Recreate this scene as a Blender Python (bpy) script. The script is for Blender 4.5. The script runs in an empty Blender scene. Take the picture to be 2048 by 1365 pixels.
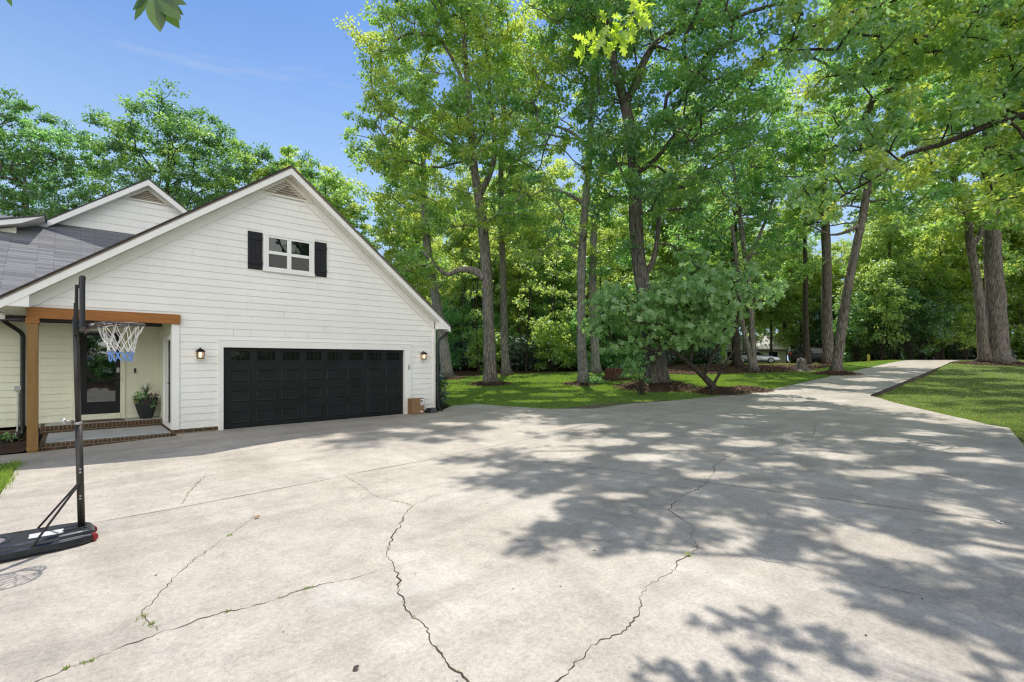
import bpy, bmesh, math, random
import numpy as np
from mathutils import Vector, Matrix
from mathutils.geometry import delaunay_2d_cdt

SC = bpy.context.scene
COL = SC.collection
random.seed(11)

# ------------------------------------------------------------------ terrain
def sms(x, a, b):
    t = np.clip((np.asarray(x, float) - a) / (b - a), 0, 1)
    return t * t * (3 - 2 * t)

def gz(X, Y):
    """height of the paved surface / lawn at X, Y (garage floor = 0)"""
    X = np.asarray(X, float); Y = np.asarray(Y, float)
    p = -.15 + .15 * sms(X, -1, 4) * sms(Y, 6, 14) + .15 * sms(X, 6, 14) * (1 - sms(Y, 6, 14))
    q = .05 * (X - 15.5) + .03 * (Y - 11.5)
    w = .1
    z = p + w * np.logaddexp(0, np.clip(q / w, -60, 200))
    k = .35
    m = 1.85 - .4 * sms(Y, 9.5, 13.5) * sms(X, 36, 44)
    return np.where(z > m - k, m - k + k * np.tanh((z - m + k) / k), z)

def drop(X, Y):
    """the lawn right of the drive lies lower than the slab edge"""
    return .17 * sms(X, 24.4, 26.0) * (1 - sms(X, 40, 47)) * (1 - sms(Y, 5.12, 5.6)) * sms(Y, -6, 2)

def lawn_z(X, Y):
    return gz(X, Y) - drop(X, Y)

# ------------------------------------------------------------------ tagging
def tag(o, label=None, cat=None, group=None, kind=None):
    if label: o['label'] = label
    if cat: o['category'] = cat
    if group: o['group'] = group
    if kind: o['kind'] = kind
    return o

def empty(name, loc, label, cat, group=None, rz=0):
    o = bpy.data.objects.new(name, None)
    o.empty_display_size = .3
    COL.objects.link(o)
    o.location = loc; o.rotation_euler = (0, 0, rz)
    return tag(o, label, cat, group)

def link(name, me, parent=None, world=True):
    o = bpy.data.objects.new(name, me)
    COL.objects.link(o)
    if parent is not None:
        o.parent = parent
        if world:
            pm = Matrix.LocRotScale(parent.location, parent.rotation_euler, parent.scale)
            if parent.parent is not None:
                pm = parent.parent.matrix_parent_inverse @ pm if False else pm
            o.matrix_parent_inverse = pm.inverted()
    return o

# ------------------------------------------------------------------ mesh builder
class MB:
    def __init__(s): s.v = []; s.f = []; s.m = []; s.uv = {}
    def vert(s, p): s.v.append(tuple(p)); return len(s.v) - 1
    def face(s, pts, mi=0, uv=None):
        idx = [s.vert(p) for p in pts]
        if uv: s.uv[len(s.f)] = uv
        s.f.append(idx); s.m.append(mi); return s
    def box(s, x0, x1, y0, y1, z0, z1, mi=0):
        a = [(x0,y0,z0),(x1,y0,z0),(x1,y1,z0),(x0,y1,z0),(x0,y0,z1),(x1,y0,z1),(x1,y1,z1),(x0,y1,z1)]
        return s.hexa(a, mi)
    def hexa(s, a, mi=0):
        b = len(s.v); s.v += [tuple(p) for p in a]
        for q in ((0,3,2,1),(4,5,6,7),(0,1,5,4),(1,2,6,5),(2,3,7,6),(3,0,4,7)):
            s.f.append([b+i for i in q]); s.m.append(mi)
        return s
    def obox(s, c, ux, uy, uz, hx, hy, hz, mi=0):
        c, ux, uy, uz = map(Vector, (c, ux, uy, uz))
        a = []
        for k in (-1, 1):
            for (i, j) in ((-1,-1),(1,-1),(1,1),(-1,1)):
                a.append(c + ux*hx*i + uy*hy*j + uz*hz*k)
        return s.hexa(a, mi)
    def tube(s, pts, r, n=8, mi=0, caps=True, up=None):
        pts = [Vector(p) for p in pts]
        rr = r if isinstance(r, (list, tuple)) else [r]*len(pts)
        rings = []
        prev = None
        for i, p in enumerate(pts):
            d = (pts[min(i+1, len(pts)-1)] - pts[max(i-1, 0)])
            if d.length < 1e-9: d = Vector((0,0,1))
            d.normalize()
            if prev is None:
                a = Vector((0,0,1)) if abs(d.z) < .9 else Vector((1,0,0))
                u = d.cross(a).normalized()
            else:
                u = (prev - d * prev.dot(d))
                u = u.normalized() if u.length > 1e-6 else d.orthogonal().normalized()
            prev = u
            w = d.cross(u)
            ring = []
            for k in range(n):
                t = 2*math.pi*k/n
                ring.append(s.vert(p + (u*math.cos(t) + w*math.sin(t)) * rr[i]))
            rings.append(ring)
        for i in range(len(rings)-1):
            for k in range(n):
                s.f.append([rings[i][k], rings[i][(k+1)%n], rings[i+1][(k+1)%n], rings[i+1][k]]); s.m.append(mi)
        if caps:
            s.f.append(rings[0][::-1]); s.m.append(mi)
            s.f.append(rings[-1]); s.m.append(mi)
        return s
    def lathe(s, c, prof, n=24, mi=0, ax=(1,0,0), ay=(0,1,0), az=(0,0,1)):
        c, ax, ay, az = map(Vector, (c, ax, ay, az))
        rings = []
        for (r, h) in prof:
            rings.append([s.vert(c + ax*r*math.cos(2*math.pi*k/n) + ay*r*math.sin(2*math.pi*k/n) + az*h) for k in range(n)])
        for i in range(len(rings)-1):
            for k in range(n):
                s.f.append([rings[i][k], rings[i][(k+1)%n], rings[i+1][(k+1)%n], rings[i+1][k]]); s.m.append(mi)
        s.f.append(rings[0][::-1]); s.m.append(mi); s.f.append(rings[-1]); s.m.append(mi)
        return s
    def prism(s, poly, a, b, fn, mi=0):
        """poly: list of 2d points; fn(u, v, t) -> 3d; between t=a and t=b"""
        n = len(poly)
        A = [s.vert(fn(u, v, a)) for u, v in poly]; B = [s.vert(fn(u, v, b)) for u, v in poly]
        s.f.append(A[::-1]); s.m.append(mi); s.f.append(B); s.m.append(mi)
        for i in range(n):
            j = (i+1) % n
            s.f.append([A[i], A[j], B[j], B[i]]); s.m.append(mi)
        return s
    def mesh(s, name, mats, smooth=False, recalc=True):
        me = bpy.data.meshes.new(name)
        me.from_pydata(s.v, [], s.f)
        if not isinstance(mats, (list, tuple)): mats = [mats]
        for m in mats: me.materials.append(m)
        me.polygons.foreach_set('material_index', s.m)
        if s.uv:
            uvl = me.uv_layers.new(name='UVMap')
            for fi, uv in s.uv.items():
                p = me.polygons[fi]
                for k, li in enumerate(p.loop_indices): uvl.data[li].uv = uv[k]
        if recalc:
            bm = bmesh.new(); bm.from_mesh(me)
            bmesh.ops.recalc_face_normals(bm, faces=bm.faces); bm.to_mesh(me); bm.free()
        if smooth: me.polygons.foreach_set('use_smooth', [True]*len(me.polygons))
        me.update()
        return me
    def build(s, name, mats, parent=None, smooth=False, bevel=0, recalc=True, label=None, kind=None, world=True):
        o = link(name, s.mesh(name, mats, smooth, recalc), parent, world)
        if bevel:
            md = o.modifiers.new('bevel', 'BEVEL'); md.width = bevel; md.segments = 2; md.limit_method = 'ANGLE'; md.angle_limit = math.radians(40)
        if label: o['label'] = label
        if kind: o['kind'] = kind
        return o

def np_mesh(name, V, loops, starts, mats, mat_idx=None, smooth=False, attr=None):
    me = bpy.data.meshes.new(name)
    me.vertices.add(len(V)); me.vertices.foreach_set('co', np.ascontiguousarray(V, np.float32).ravel())
    me.loops.add(len(loops)); me.loops.foreach_set('vertex_index', np.ascontiguousarray(loops, np.int32))
    me.polygons.add(len(starts)); me.polygons.foreach_set('loop_start', np.ascontiguousarray(starts, np.int32))
    if not isinstance(mats, (list, tuple)): mats = [mats]
    for m in mats: me.materials.append(m)
    if mat_idx is not None: me.polygons.foreach_set('material_index', np.ascontiguousarray(mat_idx, np.int32))
    if smooth: me.polygons.foreach_set('use_smooth', np.ones(len(starts), bool))
    me.update(calc_edges=True)
    return me

def in_poly(P, X, Y):
    c = np.zeros(X.shape, bool); n = len(P)
    for i in range(n):
        x1, y1 = P[i]; x2, y2 = P[(i+1) % n]
        if y1 == y2: continue
        c ^= ((y1 > Y) != (y2 > Y)) & (X < (x2-x1)*(Y-y1)/(y2-y1)+x1)
    return c

def resample(P, step, closed=True):
    out = []
    n = len(P)
    for i in range(n if closed else n-1):
        a = P[i]; b = P[(i+1) % n]
        d = math.hypot(b[0]-a[0], b[1]-a[1]); k = max(1, int(round(d/step)))
        for j in range(k): out.append((a[0]+(b[0]-a[0])*j/k, a[1]+(b[1]-a[1])*j/k))
    if not closed: out.append(P[-1])
    return out

def sheet(name, poly, zf, step, mat, kind='structure', skirt=0, edge_step=None, skirt_mat=None):
    """a sheet over poly that follows zf"""
    P = resample(poly, edge_step or step)
    n = len(P)
    xs = [p[0] for p in P]; ys = [p[1] for p in P]
    gx = np.arange(min(xs), max(xs), step); gy = np.arange(min(ys), max(ys), step)
    A, B = np.meshgrid(gx, gy); A = A.ravel(); B = B.ravel()
    m = in_poly(P, A, B)
    A, B = A[m], B[m]
    arr = np.array(P)
    keep = np.ones(len(A), bool)
    for i in range(n):
        keep &= (A-arr[i,0])**2 + (B-arr[i,1])**2 > (step*.3)**2
    pts = [Vector(p) for p in P] + [Vector((a, b)) for a, b in zip(A[keep], B[keep])]
    vo, eo, fo, *_ = delaunay_2d_cdt(pts, [(i, (i+1) % n) for i in range(n)], [list(range(n))], 1, 1e-5)
    vx = np.array([v[0] for v in vo]); vy = np.array([v[1] for v in vo])
    vz = zf(vx, vy)
    V = [(a, b, c) for a, b, c in zip(vx, vy, vz)]
    F = [list(f) for f in fo]
    MI = [0]*len(F)
    if skirt:
        b0 = len(V)
        pz = zf(arr[:,0], arr[:,1])
        for i in range(n):
            V.append((arr[i,0], arr[i,1], pz[i])); V.append((arr[i,0], arr[i,1], pz[i]-skirt))
        for i in range(n):
            j = (i+1) % n
            F.append([b0+2*i, b0+2*j, b0+2*j+1, b0+2*i+1]); MI.append(1)
    me = bpy.data.meshes.new(name); me.from_pydata(V, [], F)
    me.materials.append(mat)
    if skirt: me.materials.append(skirt_mat or mat)
    me.polygons.foreach_set('material_index', MI)
    bm = bmesh.new(); bm.from_mesh(me)
    for f in bm.faces:
        if f.material_index == 0:
            if f.normal.z < 0: f.normal_flip()
            f.smooth = True
    bm.to_mesh(me); bm.free()
    o = link(name, me)
    o['kind'] = kind
    return o

# ------------------------------------------------------------------ materials
class NT:
    def __init__(s, name):
        s.mat = bpy.data.materials.new(name); s.mat.use_nodes = True
        s.t = s.mat.node_tree; s.t.nodes.clear()
        s.out = s.t.nodes.new('ShaderNodeOutputMaterial')
    def n(s, typ, props=None, **ins):
        nd = s.t.nodes.new('ShaderNode' + typ)
        for k, v in (props or {}).items(): setattr(nd, k, v)
        for k, v in ins.items():
            key = k.replace('_', ' ')
            if k.startswith('i') and k[1:].isdigit(): key = int(k[1:])
            s.set(nd, key, v)
        return nd
    def set(s, nd, key, v):
        sock = nd.inputs[key]
        if hasattr(v, 'outputs'): s.t.links.new(v.outputs[0], sock)
        elif hasattr(v, 'is_output'): s.t.links.new(v, sock)
        else:
            if isinstance(v, tuple) and len(v) == 3 and sock.type == 'RGBA': v = (*v, 1)
            sock.default_value = v
    def ramp(s, fac, stops, interp='LINEAR'):
        r = s.t.nodes.new('ShaderNodeValToRGB'); r.color_ramp.interpolation = interp
        e = r.color_ramp.elements
        while len(e) < len(stops): e.new(.5)
        for i, (p, c) in enumerate(stops):
            e[i].position = p
            e[i].color = (*c, 1) if isinstance(c, tuple) else (c, c, c, 1)
        s.set(r, 'Fac', fac)
        return r
    def mix(s, a, b, f, mode='MIX'):
        m = s.t.nodes.new('ShaderNodeMix'); m.data_type = 'RGBA'; m.blend_type = mode
        s.set(m, 0, f); s.set(m, 6, a); s.set(m, 7, b)
        return m.outputs[2]
    def math(s, op, a, b=0.0):
        m = s.t.nodes.new('ShaderNodeMath'); m.operation = op
        s.set(m, 0, a); s.set(m, 1, b); return m
    def coords(s, which='Object', scale=(1,1,1), rot=(0,0,0)):
        tc = s.t.nodes.new('ShaderNodeTexCoord')
        mp = s.t.nodes.new('ShaderNodeMapping')
        mp.inputs['Scale'].default_value = scale; mp.inputs['Rotation'].default_value = rot
        s.t.links.new(tc.outputs[which], mp.inputs[0]); return mp
    def noise(s, co, scale, detail=4, rough=.55, dist=0):
        nd = s.n('TexNoise', None, Scale=scale, Detail=detail, Roughness=rough, Distortion=dist)
        s.t.links.new(co.outputs[0], nd.inputs['Vector']); return nd
    def bump(s, h, strength=.3, dist=.02):
        b = s.n('Bump', None, Strength=strength, Distance=dist); s.set(b, 'Height', h); return b
    def bsdf(s, color, rough=.6, metallic=0.0, normal=None, spec=.5, coat=0.0, emis=None, es=0.0):
        p = s.n('BsdfPrincipled')
        s.set(p, 'Base Color', color); s.set(p, 'Roughness', rough); s.set(p, 'Metallic', metallic)
        s.set(p, 'Specular IOR Level', spec); s.set(p, 'Coat Weight', coat)
        if normal is not None: s.set(p, 'Normal', normal)
        if emis: s.set(p, 'Emission Color', emis); s.set(p, 'Emission Strength', es)
        s.t.links.new(p.outputs[0], s.out.inputs[0]); return p
    def done(s, sh=None):
        if sh is not None: s.t.links.new(sh.outputs[0] if hasattr(sh, 'outputs') else sh, s.out.inputs[0])
        return s.mat

def simple(name, color, rough=.6, metallic=0.0, var=.12, scale=6.0, bump=0.0, spec=.5, coat=0.0, emis=None, es=0.0):
    t = NT(name); co = t.coords('Object')
    nz = t.noise(co, scale, 5, .6)
    dark = tuple(c*(1-var) for c in color); light = tuple(min(1, c*(1+var)) for c in color)
    c = t.ramp(nz, [(.3, dark), (.7, light)])
    nrm = t.bump(t.noise(co, scale*8, 4, .6), bump, .01) if bump else None
    rr = t.n('MapRange', None, i1=.3, i2=.7, i3=max(.02, rough-.06), i4=min(1, rough+.06)); t.set(rr, 0, nz)
    t.bsdf(c, rr, metallic, nrm, spec, coat, emis, es)
    return t.mat

def leaf_material(name, dark, mid, light, tr=(.30, .46, .07), tmix=.42, gloss=.08, nscale=.45):
    t = NT(name)
    geo = t.n('NewGeometry')
    co = t.coords('Object')
    big = t.noise(co, nscale, 2, .5)
    big2 = t.noise(co, nscale*3.2, 2, .5)
    f = t.math('ADD', t.math('ADD', t.math('MULTIPLY', geo.outputs['Random Per Island'], .34), t.math('MULTIPLY', big, .42)), t.math('MULTIPLY', big2, .34))
    c = t.mix(t.ramp(f, [(.16, dark), (.46, mid), (.78, light)]), (.30, .36, .25), .10)
    d = t.n('BsdfDiffuse'); t.set(d, 'Color', c)
    tc = t.mix(c, tr, .74)
    tl = t.n('BsdfTranslucent'); t.set(tl, 'Color', tc)
    m = t.n('MixShader'); t.set(m, 0, tmix); t.set(m, 1, d); t.set(m, 2, tl)
    g = t.n('BsdfGlossy'); g.inputs['Roughness'].default_value = .42; g.inputs['Color'].default_value = (.85, .95, 1, 1)
    m2 = t.n('MixShader'); t.set(m2, 0, gloss); t.set(m2, 1, m); t.set(m2, 2, g)
    return t.done(m2)

def bark_material(name, dark, light, scale=9):
    t = NT(name)
    co = t.coords('Object', (1, 1, .16))
    n1 = t.noise(co, scale, 6, .65, .6)
    v = t.n('TexVoronoi', {'feature': 'DISTANCE_TO_EDGE'}, Scale=scale*1.3); t.t.links.new(co.outputs[0], v.inputs['Vector'])
    h = t.math('ADD', n1, t.math('MULTIPLY', t.math('MINIMUM', v.outputs['Distance'], .25), 1.6))
    big = t.noise(t.coords('Object'), .7, 3)
    c = t.ramp(h, [(.38, dark), (.85, light)])
    c2 = t.mix(c, (.06, .075, .05), t.math('MULTIPLY', t.math('SUBTRACT', big, .42), 1.2))
    t.bsdf(c2, .9, 0, t.bump(h, .9, .05), .2)
    return t.mat

# ------------------------------------------------------------------ measured positions (metres)
CRACKS = {'K1': [(-0.19, 4.12), (-0.04, 4.16), (0.08, 4.16), (0.18, 4.19), (0.28, 4.22), (0.39, 4.23), (0.47, 4.26), (0.63, 4.24), (0.7, 4.27), (0.77, 4.25), (0.89, 4.28), (1.04, 4.21), (1.21, 4.22), (1.35, 4.25), (1.49, 4.24), (1.69, 4.22), (1.83, 4.16), (2.25, 4.17)], 'K2': [(3.39, 5.73), (3.13, 5.48), (2.83, 5.1), (2.62, 4.86), (2.35, 4.46), (2.26, 4.16), (2.14, 3.84), (2.07, 3.72), (1.96, 3.47), (1.93, 3.29), (1.9, 3.02), (1.86, 2.93), (1.84, 2.82), (1.81, 2.64), (1.79, 2.52), (1.79, 2.45), (1.75, 2.32)], 'K3': [(3.39, 5.73), (3.35, 5.92), (3.27, 6.15), (3.22, 6.54), (3.29, 6.9), (3.33, 7.32), (3.38, 7.92)], 'K4': [(3.39, 5.73), (3.82, 5.89), (4.22, 5.95), (4.86, 5.93), (5.28, 6.08), (5.9, 6.25)], 'K5': [(15.29, 4.31), (12.86, 3.69), (11.69, 4.0), (10.25, 4.21), (9.39, 4.19), (8.66, 4.06), (8.1, 3.81), (7.42, 3.62), (6.8, 3.52), (6.5, 3.52), (6.11, 3.43), (5.75, 3.3), (5.62, 3.14), (5.41, 2.81), (5.04, 2.62), (4.83, 2.44), (4.55, 2.39), (4.35, 2.38), (4.09, 2.33), (3.92, 2.32), (3.7, 2.31), (3.46, 2.25), (3.37, 2.16), (3.15, 2.1), (2.97, 2.05), (2.86, 2.05), (2.72, 2.08), (2.63, 2.1), (2.54, 2.06), (2.4, 2.04), (2.31, 2.02), (2.14, 1.97)], 'K6': [(4.83, 2.44), (4.94, 2.2), (4.88, 2.13), (4.98, 1.97), (5.03, 1.74), (5.06, 1.56), (5.15, 1.12), (5.16, 0.94), (5.2, 0.67)], 'K7': [(1.7, 6.71), (1.48, 6.33), (1.31, 6.15), (1.08, 5.85), (0.87, 5.58), (0.69, 5.31), (0.6, 5.11), (0.48, 4.85), (0.41, 4.76), (0.39, 4.64), (0.4, 4.48), (0.43, 4.4), (0.46, 4.29)], 'K8': [(1.66, 9.41), (1.44, 8.92), (1.24, 8.34), (1.09, 7.85)], 'K9': [(5.75, 3.3), (5.64, 3.48), (5.51, 3.72)]}
JOINTS = {'J1': [(0.12, 7.67), (1.05, 7.68), (3.3, 7.85)], 'J2': [(6.56, 6.72), (7.15, 4.96), (7.48, 3.52), (8.24, 0.18)], 'J3': [(15.06, 8.07), (16.58, 4.72), (18.5, 0.66)], 'J4': [(1.17, 12.23), (2.14, 11.79), (4.52, 11.58), (7.01, 11.21)], 'J5': [(5.05, 12.94), (5.25, 11.75)], 'J6': [(6.6, 10.56), (8.87, 11.11), (9.97, 11.42)], 'J7': [(3.38, 7.92), (5.38, 8.05), (7.37, 8.37), (8.97, 8.39), (11.02, 8.46)], 'J8': [(27.99, 8.85), (25.03, 5.14)], 'J9': [(36.1, 8.69), (31.62, 5.09)]}
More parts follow.
